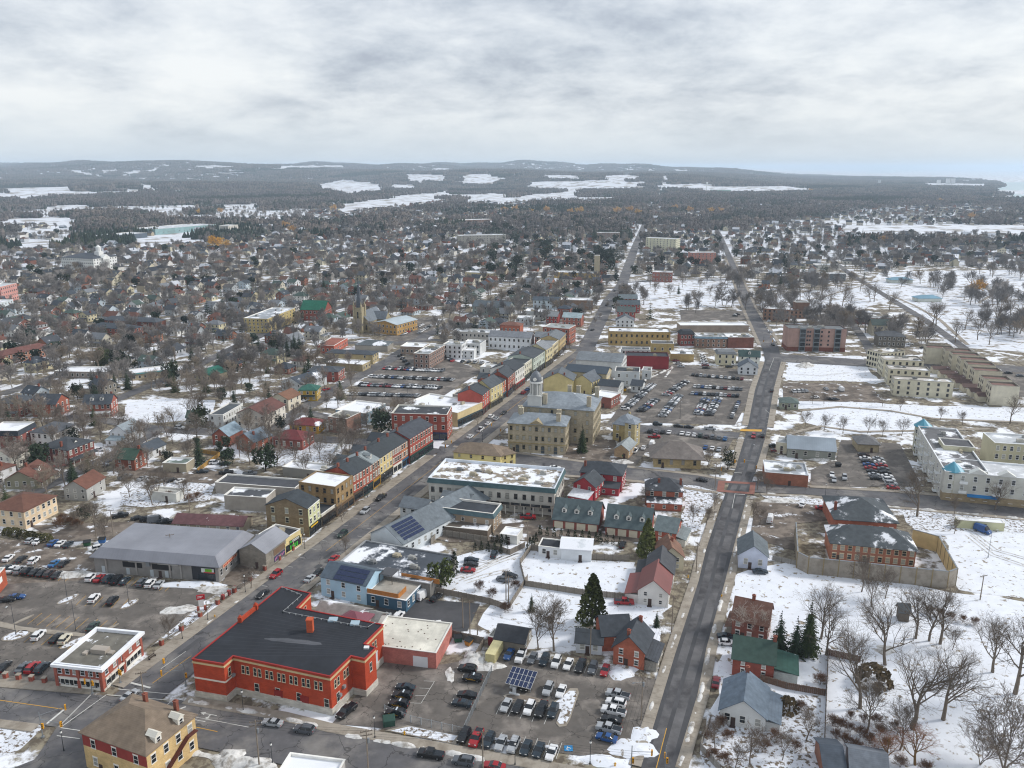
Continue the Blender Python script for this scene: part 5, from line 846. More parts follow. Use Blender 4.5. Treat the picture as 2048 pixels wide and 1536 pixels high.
# ---- left-hand streets
H_ = [((47, 1024), (112, 992), 14, 6.4, 'hip', 3, 'd9c3a4', '6a4a3e', 'peach two-storey apartment house with brown hip roof', dict(st=2, ws='03', wn=6, wm='stucco')),
      ((72, 959), (107, 935), 12, 4, 'gx', 3.4, '8d8a76', '6d4a40', 'olive bungalow with brown roof and arched dormer', dict(st=1, ws='03', wn=3, ch=((.4, .5),), dorm=(.5,), porch=(0, 2.2, '6d4a40'))),
      ((135, 901), (187, 881), 15, 7, 'hip', 3, '80423b', '45494e', 'dark red brick duplex with wide hip roof and long porch', dict(wm='brick', ws='03', wn=5, ch=((.1, .3),), dorm=(.5,), porch=(0, 2.4, '3f4347'))),
      ((20, 914), (58, 899), 9, 5.6, 'gx', 2.6, 'e0dcd0', '8a7f78', 'cream house with pale brown roof behind the olive bungalow', dict(ws='03')),
      ((107, 868), (153, 849), 12, 7, 'hip', 3, 'e0e0de', '55585d', 'large white house with grey hip roof and side gable', dict(ws='03', wn=4)),
      ((35, 864), (69, 846), 14, 9.2, 'flat', 0, '96534a', 'd6d9df', 'tall brick and grey block with snow-white roof near the frame edge', dict(wm='brick', rm='membrane_white', st=3, ws='03', wn=3, band=('3c424a', 2.2))),
      ((255, 867), (285, 853), 9, 5, 'gx', 3.4, 'e9ebec', '8b949a', 'bright white gabled house on the street corner', dict(ws='03', wn=2, lean=(3, 4, 2.6, 'e6e8ea', '93a0a6'))),
      ((229, 917), (268, 919), 9, 5, 'gx', 3, '93523c', '3f564a', 'brick house with green roof and tall chimney', dict(wm='brick', ws='01', wn=2, ch=((.97, .5),))),
      ((296, 903), (331, 888), 8, 3.8, 'gx', 2.4, 'd8dadb', '4b525a', 'long white cottage with slate roof behind the green-roofed brick house', dict(st=1, ws='03')),
      ((172, 977), (209, 954), 9, 5, 'gx', 2.8, 'a8a8a4', '6f4c40', 'grey house with brown roof beside the diagonal street', dict(ws='03', wn=2)),
      ((165, 809), (221, 807), 10, 7, 'gx', 3.6, '9c5240', '474d54', 'big brick house with two front gables and white porch', dict(wm='brick', ws='01', wn=5, ch=((.92, .6),), dorm=(.3, .65), porch=(0, 2.4, 'b9bdbf'))),
      ((62, 807), (111, 808), 11, 6.8, 'gx', 3.6, 'a0543c', '464b52', 'orange brick house with pointed front gable and arched windows', dict(wm='brick', ws='01', wn=3, dorm=(.4,))),
      ((-14, 806), (36, 808), 13, 7, 'hip', 3, '8d4a3c', '4b5056', 'brick house with hip roof and front chimney at the left edge', dict(wm='brick', ws='01', wn=4, ch=((.75, .3),), porch=(0, 2.2, '4b5056'))),
      ((446, 832), (486, 809), 7.5, 6, 'flat', 0, 'd6d8d6', '4d5358', 'long white two-storey flats with dark flat roof', dict(ws='03', wn=8, rm='membrane')),
      ((529, 831), (570, 809), 15, 7, 'gx', 3.2, 'd9d3c8', '664640', 'large cream building with brown gable roof and side stair', dict(ws='03', wn=5, rm='shingle')),
      ((576, 799), (601, 788), 11, 6, 'gx', 2.6, 'd9d0bc', '7d5c4a', 'small cream building with tan roof next to the yellow one', dict(ws='03', wn=2)),
      ((597, 781), (633, 781), 9, 6, 'hip', 2.6, 'bd9c40', '37665a', 'yellow shop house with green hip roof and dark awning', dict(ws='01', wn=3, awn=('2f3a3a', .1, .9))),
      ((372, 834), (399, 834), 6, 4, 'gx', 2.4, 'c9ccc6', '47574f', 'tiny pale house with dark green roof by the snowy lot', dict(st=1, ws='01', wn=2, porch=(0, 1.6, '47574f'))),
      ((424, 869), (457, 872), 11, 5, 'gy', 3.2, '96523f', '8698a4', 'brick house with blue-grey gable roof behind the evergreens', dict(wm='brick', ws='0', wn=2)),
      ((472, 877), (507, 884), 11, 5, 'gy', 3.2, 'a35a40', '6b7884', 'brick house with steep grey gable and red chimney near evergreens', dict(wm='brick', ws='01', wn=2, ch=((.7, .3),))),
      ((546, 876), (604, 881), 11, 4.6, 'hip', 2.8, '8f4a3e', '743a3c', 'brick house with red hip roof behind bare trees', dict(wm='brick', st=1, ws='01', wn=4)),
      ((579, 849), (636, 852), 9, 4, 'hip', 2.4, 'c79a36', '743a3c', 'yellow house with red hip roof by the side street', dict(st=1, ws='01', wn=4, rm='shingle_snow')),
      ((656, 835), (693, 840), 12, 7, 'flat', 0, '9a7464', '7b7a76', 'tan brick flat-roofed block near the blue shops', dict(wm='brick', ws='0', rm='membrane', units=2)),
      ((731, 829), (771, 809), 17, 5, 'flat', 0, '8aa4b4', 'c9ccd2', 'low blue-fronted shops with snowy flat roof', dict(st=1, ws='0', rm='membrane_white', units=1)),
      ((430, 967), (590, 979), 9, 4, 'flat', 0, 'a8a29a', '4b4d52', 'long low grey store with dark flat roof behind the stone block', dict(wm='stucco', st=1, ws='', rm='membrane')),
      ((448, 993), (532, 998), 8, 5, 'flat', 0, 'a39d94', '4f5257', 'grey windowless box behind the stone block', dict(wm='stucco', st=0, ws='', rm='membrane_snow')),
      ((346, 1046), (485, 1052), 8, 3, 'gx', 1.8, 'a59a88', '66484a', 'long low building with dark brown roof behind the plaza', dict(wm='stucco', st=1, ws='0', wn=7)),
      ((565, 936), (655, 946), 8, 3.4, 'flat', 0, '8c8a84', 'd9dce0', 'low snowy-roofed garages behind the brick terrace', dict(st=1, ws='', rm='membrane_white')),
      ((300, 985), (352, 990), 5, 3, 'flat', 0, 'cfcfc8', 'c5c4bd', 'white trailer-like shed behind bare trees', dict(st=1, ws='')),
      ((325, 928), (372, 930), 7, 3.4, 'flat', 0, 'a59c88', '6d7a74', 'snow-dusted low green-roofed garage', dict(st=1, ws='', rm='membrane_snow')),
      ((5, 712), (104, 692), 11, 6, 'hip', 2.6, 'a9745c', '6d4a44', 'long motel block with brown roof and white upper storey', dict(wm='brick', ws='0', wn=12)),
      ((176, 653), (256, 660), 14, 6.4, 'hip', 2.6, '8a4a3a', '434a52', 'long brick building with slate hip roof among bare trees', dict(wm='brick', ws='01', wn=8)),
      ((200, 640), (312, 645), 12, 6.4, 'hip', 2.6, '7d4a3c', '4b5158', 'second long slate-roofed brick building behind it', dict(wm='brick', ws='0', wn=10)),
      ((108, 744), (212, 746), 13, 3.6, 'flat', 0, '8a8078', 'd5d8dc', 'low snowy-roofed plaza wing nearer the motel', dict(wm='stucco', st=1, ws='0', rm='membrane_white')),
      ((262, 749), (350, 739), 12, 3.8, 'flat', 0, 'b3a488', 'd5d8dc', 'low snowy-roofed plaza wing with teal fascia', dict(wm='stucco', st=1, ws='0', rm='membrane_white', band=('4d7f82', .7))),
      ((385, 747), (421, 752), 13, 4, 'gy', 2.8, 'b9ad92', '2f6a5c', 'beige hall with bright green gable roof', dict(ws='0', st=1)),
      ((535, 639), (590, 617), 19, 10.4, 'flat', 0, 'b5a064', '9aa0a6', 'yellow brick apartment block with flat roof', dict(wm='brick', st=4, ws='03', wn=8, rm='membrane_snow', units=3)),
      ((601, 619), (649, 620), 17, 9, 'gx', 6.2, '8d4434', '20634f', 'red brick church with bright green roof', dict(wm='brick', st=2, ws='01', wn=6, n='brick_church', cat='church')),
      ((748, 645), (793, 650), 26, 8, 'gy', 2.2, 'b98f4a', 'aebac0', 'ochre church hall with pale metal roof and glazed front', dict(wm='brick', st=2, ws='01', wn=6, rm='metal_roof', n='church_hall', cat='hall')),
      ((668, 693), (695, 677), 12, 5, 'flat', 0, 'b0543c', '8f5a4c', 'small orange brick box near the church', dict(wm='brick', st=1, ws='03', rm='membrane')),
      ((652, 706), (745, 710), 11, 6, 'hip', 1.6, 'b5a57e', '454b52', 'long beige block with dark roof below the church', dict(wm='stucco', ws='01', wn=3)),
      ((710, 690), (775, 692), 14, 4, 'hip', 2.4, '9a958c', '5d6468', 'grey hip-roofed garage below the church', dict(st=1, ws='', rm='shingle_snow')),
      ((652, 726), (725, 731), 11, 4, 'flat', 0, 'a59878', 'd6d9de', 'beige shop with blue-white snowy roof', dict(wm='stucco', st=1, ws='1', rm='membrane_white')),
      ((615, 742), (676, 744), 12, 6, 'hip', 2, '96483a', '4a4f55', 'red brick box with dark hip roof by the car park street', dict(wm='brick', ws='01', wn=3)),
      ((602, 769), (653, 752), 14, 5, 'gx', 3, 'c9ced0', '444b54', 'white building with slate roof behind the yellow shop', dict(ws='03', wn=3, rm='shingle_snow')),
      ((827, 708), (858, 710), 28, 9, 'flat', 0, '8f7468', '8f9598', 'brown brick office slab in the far car park', dict(wm='brick', st=3, ws='01', rm='membrane_snow', units=6)),
      ((801, 694), (846, 696), 14, 5, 'flat', 0, '9d8878', 'd6d9dd', 'low store with white roof beside the brown office slab', dict(wm='brick', st=1, ws='0', rm='membrane_white', units=1)),
      ((886, 690), (923, 692), 12, 9, 'flat', 0, 'd5d7d8', '9ba1a5', 'white flat-roofed walk-up with stair windows', dict(st=3, ws='01', rm='membrane_snow', units=3)),
      ((914, 702), (948, 703), 9, 5, 'flat', 0, 'd5d7d8', 'd0d4d8', 'small white snow-topped house in the car park', dict(st=2, ws='0', rm='membrane_white')),
      ((924, 688), (960, 690), 14, 7, 'flat', 0, 'c9cbcb', '85898d', 'pale grey store behind the white walk-up', dict(st=2, ws='0', rm='membrane_snow', units=2)),
      ((977, 672), (1061, 676), 14, 9, 'gx', 2.6, 'dcdfe2', '787c82', 'long white building with grey roof and sign', dict(wm='stucco', st=2, ws='0', wn=9)),
      ((905, 664), (978, 667), 12, 8, 'flat', 0, 'b9b5ae', 'a9aeb2', 'grey office with ribbon windows', dict(st=2, ws='0', wn=9, rm='membrane_snow', units=4)),
      ((1086, 655), (1138, 659), 15, 11, 'flat', 0, 'a0553c', '9ca3a4', 'red brick Romanesque block with arched windows', dict(wm='brick', st=3, ws='01', wn=5, rm='membrane', units=2)),
      ((1070, 673), (1126, 675), 10, 9.5, 'gx', 2.4, '8f5a48', '7d8286', 'brick block with grey roof below the Romanesque block', dict(wm='brick', st=3, ws='01')),
      ((1000, 650), (1040, 652), 10, 6, 'hip', 2, 'a85a3e', '7a564a', 'brown hip-roofed brick building behind the long white one', dict(wm='brick', st=1, ws='0')),
      ((1066, 600), (1119, 601), 12, 8, 'gx', 2.2, 'c5d2da', '47515b', 'pale blue motel with dark roof', dict(ws='0', wn=6)), ((1121, 601), (1186, 602), 14, 8, 'flat', 0, '8d6f58', 'cfd2d6', 'brown brick supermarket box beside the far street', dict(wm='brick', st=0, ws='', rm='membrane_white')),
      ((1115, 617), (1140, 618), 10, 8.5, 'hip', 2.4, '96503c', '3d4650', 'square red brick house with slate hip roof by the far street', dict(wm='brick', ws='01')), ((1047, 623), (1085, 625), 14, 6, 'flat', 0, 'c2c6c4', 'd3d6da', 'pale low store with snowy roof by the far street', dict(st=1, ws='0', rm='membrane_white', units=2)),
      ((1092, 632), (1115, 633), 10, 6, 'gx', 3, '9a3f3a', '8b8f92', 'dark red gabled shop by the far street', dict(ws='0')), ((1125, 634), (1162, 636), 10, 7, 'gx', 3, '9a5a48', '9fb0b4', 'brick shop with pale green roof by the far street', dict(wm='brick', ws='0')),
      ((1032, 637), (1066, 638), 12, 6, 'flat', 0, 'b9c2c6', '8d9295', 'blue-grey flats behind the brown hip roof', dict(ws='0', rm='membrane_snow')),
      ((945, 612), (1018, 616), 14, 7, 'gx', 4, '8f9a94', '5d666c', 'large grey-green shingle house complex', dict(ws='01', wn=7, dorm=(.4,))),
      ((1238, 597), (1275, 597), 9, 7.5, 'gx', 3, '8d4034', '6d777c', 'far red brick row house with grey roof by the park', dict(wm='brick', ws='0')), ((1236, 609), (1280, 609), 9, 7.5, 'gx', 3, '9c3a34', '505a60', 'bright red row house with dark roof by the park', dict(wm='brick', ws='0')), ((1235, 623), (1270, 624), 10, 7.5, 'gx', 3.4, '97443a', '56605f', 'brick row house with stepped gable by the park', dict(wm='brick', ws='0', ch=((.9, .5),))), ((1232, 640), (1268, 641), 9, 6, 'gy', 3.6, 'd8dbdc', '586068', 'white gabled house at the end of the brick row', dict(ws='0'))]
for a, c, dp, h, rf, rs, wc, rc, lb, k in H_:
    nm = k.pop('n', 'block' if rf == 'flat' else 'house'); B(a, c, dp, h, rf, rs, wc, rc, lb, nm, **k)
F_ = [((1292, 476), (1352, 479), 16, 20, 'd2cfb4', 'cream eight-storey apartment tower', 7, 9), ((1381, 506), (1432, 506), 14, 14, 'b98478', 'pink apartment block with grey roof beside tall spruces', 4, 7), ((917, 472), (1012, 470), 18, 14, 'a8a49a', 'long grey apartment block at the end of the snowy street', 4, 14), ((924, 441), (984, 439), 25, 9, '7a6358', 'low brown school block', 2, 10), ((1108, 545), (1190, 548), 16, 6, 'c9a860', 'yellow flat-roofed church hall by the far street', 1, 8), ((1190, 512), (1200, 512), 6, 24, 'b0a48a', 'grey stone church tower by the far street', 0, 1), ((1195, 466), (1240, 466), 14, 14, '8f8078', 'brown apartment slab beyond the spruces', 4, 8), ((1205, 436), (1242, 436), 16, 12, 'c2a284', 'tan apartment block near the orange willows', 3, 8), ((310, 459), (432, 449), 60, 10, '86a3a4', 'long turquoise factory shed', 1, 12), ((196, 474), (294, 466), 40, 8, '56606a', 'dark grey warehouse in the snowy field', 0, 0), ((456, 452), (476, 450), 20, 18, 'c9c4ba', 'pale silo building beside the turquoise factory', 0, 0), ((1305, 545), (1345, 546), 14, 10, '8d5a4e', 'old brick mansion by the far park', 2, 6), ((1630, 530), (1680, 531), 14, 5, 'd2d0ca', 'white hall with brown roof in the eastern streets', 1, 5), ((1654, 548), (1692, 549), 12, 7, '6f7578', 'grey block in the eastern streets', 2, 4), ((1428, 380), (1462, 380), 80, 14, '93b8ac', 'green far warehouse on the horizon fields', 0, 0), ((930, 545), (985, 548), 14, 8, 'c2b48e', 'cream flat block behind the yellow hall', 2, 6), ((0, 575), (33, 567), 14, 15, 'c98f86', 'pink and cream mansion block at the left edge', 4, 8), ((-10, 610), (26, 600), 10, 9, 'c9d2d6', 'pale blue terrace at the left edge', 3, 6), ((1320, 438), (1400, 440), 30, 6, 'd2d5d8', 'white low school roof beyond the tower', 1, 8)]
for a, c, dp, h, wc, lb, st, wn in F_: B(a, c, dp, h, 'flat', 0, wc, 'b9bdc2', lb, 'far_block', 'building', wm='stucco', rm='membrane_snow', st=max(st, 1), ws='01' if st else '', wn=wn or None)
# white college with cupola and portico
r_, L_, W_ = B((186, 518), (233, 512), 50, 15, 'hip', 5, 'dedfdc', '4a5058', 'white college building with columned portico and cupola', 'college', 'college', wm='stucco', st=4, ws='03', wn=9)
b = MB(); b.box(L_ * .36, L_ * .64, -2.4, -.02, 13, 15); b.add([(L_ * .34, -2.4, 15), (L_ * .66, -2.4, 15), (L_ * .5, -2.4, 19), (L_ * .34, 3, 15), (L_ * .66, 3, 15), (L_ * .5, 3, 19)], [(0, 1, 2), (0, 2, 5, 3), (1, 4, 5, 2)]); b.obj('pediment', 'paint', r_, 'e4e5e2')
for i in range(4): b = MB(); b.ring((L_ * (.38 + .08 * i), -1.8), .7, 0, 13, 8); b.obj('column', 'paint', r_, 'e6e6e3')
b = MB(); b.box(L_ * .4, L_ * .6, 5, 5 + L_ * .2, 17, 22); b.ring((L_ * .5, 5 + L_ * .1), 3, 22, 27, 10); b.ring((L_ * .5, 5 + L_ * .1), 3.3, 27, 30, 10, 0, .2); b.obj('cupola', 'paint', r_, 'dfe0dd')
# stone church with spire
c0 = G(722, 664); ch_ = ob('stone_church', None, loc=(c0.x, c0.y, 0), rz=R(-16), label='stone church with tall dark spire and grey slate roof', cat='church'); occ_disc(c0.x, c0.y + 14, 17)
b = MB(); b.prism([(-7, 0), (7, 0), (7, 28), (-7, 28)], 0, 8); b.add([(-7, 0, 8), (7, 0, 8), (0, 0, 15), (-7, 28, 8), (7, 28, 8), (0, 28, 15)], [(0, 1, 2), (4, 3, 5)]); b.prism([(7, 14), (14, 14), (14, 24), (7, 24)], 0, 8); b.add([(14, 14, 8), (14, 24, 8), (14, 19, 13)], [(0, 1, 2)]); b.obj('wall', 'stone', ch_, 'a59a7e')
b = MB(); b.quad((-7.4, -.4, 7.8), (-7.4, 28.4, 7.8), (0, 28.4, 15.2), (0, -.4, 15.2)); b.quad((7.4, 28.4, 7.8), (7.4, -.4, 7.8), (0, -.4, 15.2), (0, 28.4, 15.2)); b.quad((0, 19, 13.3), (0, 13.6, 7.8), (14.3, 13.6, 7.8), (14.3, 19, 13.3)); b.quad((14.3, 19, 13.3), (14.3, 24.4, 7.8), (0, 24.4, 7.8), (0, 19, 13.3)); b.obj('roof', 'shingle', ch_, '6d747b')
b = MB(); b.box(-3, 3, -4, 2, 0, 19); b.obj('tower', 'stone', ch_, 'a89d80')
for sx in (-3, 3):
    for sy in (-4, 2): b = MB(); b.box(sx - .6, sx + .6, sy - .6, sy + .6, 0, 21); b.ring((sx, sy), .6, 21, 24, 4, 0, .05); b.obj('pinnacle', 'stone', ch_, 'b3a88a')
b = MB(); b.ring((0, -1), 2.5, 19, 41, 8, 0, .08); b.obj('spire', 'shingle', ch_, '575c63')
for x, z, h in ((0, 11, 5), (-4.8, 2, 4), (4.8, 2, 4), (0, 2, 4)): ob('window', win_mesh(1.2, h), ch_, 'b0a58a', (x, -4 if x == 0 else 0, z), 0)
# red brick armoury at the crossing
AP = [(385, 1318), (447, 1328), (466, 1312), (660, 1353), (702, 1312), (729, 1318), (751, 1296), (728, 1288), (766, 1250), (593, 1216), (621, 1187), (563, 1174)]
AH = 10.0; W = [G(*p, AH) for p in AP]; c0 = W[0].copy(); c0.z = 0; occ_poly(W)
ar = ob('armoury', None, loc=c0, label='red-orange brick armoury with black flat roof and stone base at the crossing', cat='armoury')
Lc = [(p.x - c0.x, p.y - c0.y) for p in W]; area = sum(Lc[i][0] * Lc[(i + 1) % 12][1] - Lc[(i + 1) % 12][0] * Lc[i][1] for i in range(12))
b = MB(); b.prism(Lc, -.2, AH); b.f.pop(); b.m.pop(); b.obj('wall', 'brick_bright', ar, 'b2462a'); b = MB(); b.add([(x, y, AH - .05) for x, y in Lc], [tuple(range(12))]); b.obj('roof', 'membrane', ar, '2a2d33')
for k in range(13): u_, v_ = Vector(Lc[0]).lerp(Vector(Lc[11]), .04 + k * .05), Vector(Lc[4]).lerp(Vector(Lc[8]), .03 + k * .05); d = (v_ - u_).normalized() * .6; n = Vector((-d.y, d.x)) * .07; b = MB(); b.quad(*[(q.x, q.y, AH - .04) for q in (u_ + d - n, v_ - d - n, v_ - d + n, u_ + d + n)]); b.obj('roof_seam', 'paint', ar, '34373d')
def inset(P, d):
    o = []; n = len(P)
    for i in range(n):
        p0, p1, p2 = Vector(P[i - 1]), Vector(P[i]), Vector(P[(i + 1) % n]); d1 = (p1 - p0).normalized(); d2 = (p2 - p1).normalized(); n1 = Vector((-d1.y, d1.x)); n2 = Vector((-d2.y, d2.x)); m = (n1 + n2); m = m / max(.3, m.dot(n1)); o.append((p1.x + m.x * d, p1.y + m.y * d))
    return o
def ringwall(name, P, do, di, z0, z1, m, col, par):
    A_, B_ = inset(P, do), inset(P, di); n = len(P); b = MB()
    b.add([(x, y, z0) for x, y in A_] + [(x, y, z1) for x, y in A_] + [(x, y, z1) for x, y in B_] + [(x, y, z0) for x, y in B_], [f for i in range(n) for j in [(i + 1) % n] for f in ((i, j, n + j, n + i), (n + i, n + j, 2 * n + j, 2 * n + i), (2 * n + i, 2 * n + j, 3 * n + j, 3 * n + i), (3 * n + i, 3 * n + j, j, i))])
    return b.obj(name, m, par, col)
ringwall('parapet', Lc, -.2, .15, AH - .02, AH + .16, 'paint', '9a2a26', ar); ringwall('cornice', Lc, -.15, .0, AH - 1.0, AH - .55, 'paint', 'c9b48a', ar); ringwall('stone_base', Lc, -.22, .0, -.2, 1.7, 'stone', 'c9c5bb', ar)
for e0 in (0, 1): 
    p, q = Vector(Lc[e0]), Vector(Lc[e0 + 1]); d = (q - p).normalized(); n = Vector((d.y, -d.x)); b = MB(); k = [p - n * -.0, q, q + n * .2, p + n * .2]; b.prism([(v.x, v.y) for v in (p, p + n * .2, q + n * .2, q)][::-1], 5.1, 5.4, bottom=True); b.obj('string_course', 'paint', ar, 'e0dccf')
def edge_win(i, n, z, w_, h, trim, pair=False, u0=.06, u1=.94, what='window', col=None):
    p, q = Vector(Lc[i]), Vector(Lc[i + 1]); d = (q - p); L = d.length; rz = math.atan2(d.y, d.x); u_ = d.normalized(); nn = Vector((u_.y, -u_.x)) * .02
    for k in range(n):
        s = L * (u0 + (u1 - u0) * (k + .5) / n)
        for off in ((-.62, .62) if pair else (0,)):
            c = p + u_ * (s + off) + nn
            if what == 'window': ob('window', win_mesh(w_, h), ar, trim, (c.x, c.y, z), rz)
            else: b = MB(); b.box(-w_ / 2, w_ / 2, -.08, 0, 0, h); b.box(-w_ / 2 - .15, w_ / 2 + .15, -.14, 0, h, h + .2); b.obj('door', 'paint', ar, col, loc=(c.x, c.y, z), rz=rz)
edge_win(2, 7, 6.0, .7, 2.0, 'd8cfb4', True); edge_win(2, 3, 1.9, 1.1, 2.0, 'd6d2c6', False, .12, .78); edge_win(2, 1, 1.9, 1.1, 2.0, 'd6d2c6', False, .92, .98); edge_win(2, 2, .4, 2.2, 2.9, None, False, .32, .86, 'door', '8d2a26'); edge_win(3, 2, 6.0, .7, 2.0, 'd8cfb4', True); edge_win(3, 1, 2.0, 1.0, 2.2, 'd6d2c6', False, .1, .5); edge_win(5, 1, 5.4, .8, 2.2, 'd6d2c6'); edge_win(1, 1, 6.0, .8, 2.0, 'd8cfb4'); edge_win(7, 1, 6.0, .7, 2.0, 'd8cfb4', True); edge_win(7, 1, 1.0, 2.4, 3.6, None, False, .2, .8, 'door', 'c9ccd2'); edge_win(9, 1, 6.4, .7, 1.6, 'd8cfb4', True)
for (px, py), s1, h in (((621, 1262), .75, 3.2),):
    c = G(px, py, AH) - c0; b = MB(); b.box(c.x - s1, c.x + s1, c.y - s1, c.y + s1, AH - .1, AH + h); b.box(c.x - s1 - .1, c.x + s1 + .1, c.y - s1 - .1, c.y + s1 + .1, AH + h, AH + h + .2); b.box(c.x - .3, c.x + .3, c.y - .3, c.y + .3, AH + h + .2, AH + h + .25); b.obj('chimney', 'brick_bright', ar, 'c25a38')
for px, py in ((666, 1240), (710, 1247)): c = G(px, py, AH) - c0; b = MB(); b.box(c.x - 1.1, c.x + 1.1, c.y - 1, c.y + 1, AH - .05, AH + .3); b.obj('skylight', 'glass_blue', ar)
c = G(733, 1296, AH) - c0; b = MB(); b.box(c.x - .6, c.x + .6, c.y - .5, c.y + .5, AH - .05, AH + .35); b.obj('roof_hatch', 'paint', ar, 'd5d6d6')
b = MB(); c = G(588, 1282, AH) - c0; r3 = random.Random(3); n = 28
b.add([(c.x + (5.5 + r3.uniform(-.6, .6)) * math.cos(2 * math.pi * k / n) * 1.3, c.y + (.9 + r3.uniform(-.2, .2)) * math.sin(2 * math.pi * k / n) - 1.1 * math.cos(2 * math.pi * k / n), AH - .044) for k in range(n)], [tuple(range(n))]); b.obj('roof_stain', 'membrane', ar, '55575c')
p0, p1 = G(566, 1262, AH) - c0, G(566, 1262, AH) - c0
rp_ = [G(564, 1176, AH), G(604, 1192, AH), G(566, 1225, AH), G(735, 1257, AH), G(750, 1247, AH)]
b = MB()
for u, v in zip(rp_, rp_[1:]):
    u, v = u - c0, v - c0; b.tube((u.x, u.y, AH + .35), (v.x, v.y, AH + .35), .05, .05, 4); k = int((v - u).length / 1.8)
    for i in range(k + 1): q = u.lerp(v, i / max(1, k)); b.box(q.x - .12, q.x + .12, q.y - .12, q.y + .12, AH - .04, AH + .35)
b.obj('roof_cable_line', 'paint', ar, 'a9abac')
for u, v in zip([Vector(Lc[11]), ], [Vector(Lc[0])]):
    d = (v - u).normalized(); n = Vector((-d.y, d.x))
    for a_, z1 in ((.34, 1.4), (.52, 1.4)): q = u.lerp(v, a_) + n * .5; b = MB(); b.box(-.5, .5, -.5, .5, AH, AH + z1); b.ring((0, 0), .5, AH + z1, AH + z1 + .5, 8, 0, .2); b.obj('parapet_pedestal', 'brick_bright', ar, 'b2462a', loc=(q.x, q.y, 0))
    q0, q1 = u.lerp(v, .34) + n * .5, u.lerp(v, .52) + n * .5; b = MB(); b.prism([(p.x, p.y) for p in (q0 - n * .3, q1 - n * .3, q1 + n * .3, q0 + n * .3)], AH, AH + 1.0); b.obj('parapet_gable', 'brick_bright', ar, 'b2462a')
for z, e_, s in ((4.1, 3, .55), (3.0, 3, .35), (5.2, 1, .75)):
    p, q = Vector(Lc[e_]), Vector(Lc[e_ + 1]); d = (q - p); rz = math.atan2(d.y, d.x); m_ = p.lerp(q, s); b = MB(); b.box(-.4, .4, -.6, 0, 0, .7); b.tube((0, -.62, .35), (0, -.66, .35), .28, .28, 10, 0, True); b.obj('air_conditioner', 'paint', ar, '8c8e90', loc=(m_.x, m_.y, z), rz=rz)
# steel-clad yard wall round the brick compound
YW = [(1592, 1044), (1596, 1104), (1618, 1115), (1898, 1143), (1915, 1137), (1878, 1073), (1826, 1059)]
W = [G(*p, 5.4) for p in YW]; yw = ob('yard_wall', None, loc=(W[0].x, W[0].y, 0), label='tall grey panelled yard wall with tan inner face round the brick block', cat='wall')
for i in range(len(W) - 1):
    p, q = W[i] - W[0], W[i + 1] - W[0]; L = (q - p).length; k = max(1, int(L / 4.2)); rz = math.atan2(q.y - p.y, q.x - p.x); s = L / k; b = MB(); b.box(.02, s - .02, -.14, .0, -.1, 5.4, 0); b.box(.02, s - .02, .0, .12, -.1, 5.35, 1); b.box(0, s, -.2, .2, 5.4, 5.55, 2)
    me = b.mesh('wall_panel', ['concrete', 'stucco', 'steel']); pb = MB(); pb.box(-.15, .15, -.22, .22, -.1, 5.6); pme3 = pb.mesh('wall_post', 'paint')
    for j in range(k):
        c = p.lerp(q, j / k); ob('wall_panel', me, yw, 'cdb583', (c.x, c.y, 0), rz); ob('wall_post', pme3, yw, '8a7a58', (c.x, c.y, 0), rz)
# ================================================================ vehicles
CC = dict(w='e4e5e6', k='16181c', g='5c6167', s='a9adb1', r='9c1a22', b='1f4d86', d='22303a', n='3b2c2c', t='2e6a9e', m='6d1620', e='243a34', c='cfc8b4', y='d9a72a', o='b5401f', v='7d8186')
CN = dict(w='white', k='black', g='dark grey', s='silver', r='red', b='blue', d='charcoal blue', n='dark brown', t='bright blue', m='maroon', e='dark green', c='beige', y='yellow', o='orange', v='grey')
TN = dict(c='sedan', u='SUV', p='pickup truck', v='van', h='hatchback')
# stations along the car: x, belt z, roof z (None = bonnet or boot), half width
def car_shape(tp):
    if tp == 'c': return 4.7, 1.82, [(-2.35, .62, .80), (-2.25, .50, .95), (-1.55, .90, 1.0), (-.95, .92, 1.40), (.15, .92, 1.44), (1.0, .90, .98), (2.05, .72, .82), (2.35, .55, .66)], (2, 5)
    if tp == 'h': return 4.2, 1.78, [(-2.1, .60, .85), (-2.0, .75, 1.05), (-1.75, .92, 1.12), (-1.2, .94, 1.46), (.2, .94, 1.50), (1.0, .92, 1.0), (1.85, .72, .84), (2.1, .55, .68)], (2, 5)
    if tp == 'u': return 4.75, 1.90, [(-2.37, .62, .95), (-2.3, .85, 1.12), (-2.2, 1.05, 1.20), (-1.85, 1.06, 1.70), (.25, 1.06, 1.74), (1.05, 1.04, 1.12), (2.15, .85, .98), (2.37, .6, .78)], (2, 5)
    if tp == 'p': return 5.7, 2.0, [(-2.85, .62, .98), (-2.82, 1.0, 1.06), (-.75, 1.08, 1.12), (-.60, 1.12, 1.80), (.75, 1.12, 1.84), (1.45, 1.10, 1.20), (2.65, .95, 1.08), (2.85, .6, .8)], (2, 5)
    return 5.6, 2.05, [(-2.8, .62, 1.0), (-2.78, .9, 1.3), (-2.74, 1.25, 1.5), (-2.6, 1.25, 2.45), (1.1, 1.25, 2.5), (1.95, 1.2, 1.35), (2.6, .95, 1.1), (2.8, .6, .8)], (2, 5)
_cm = {}
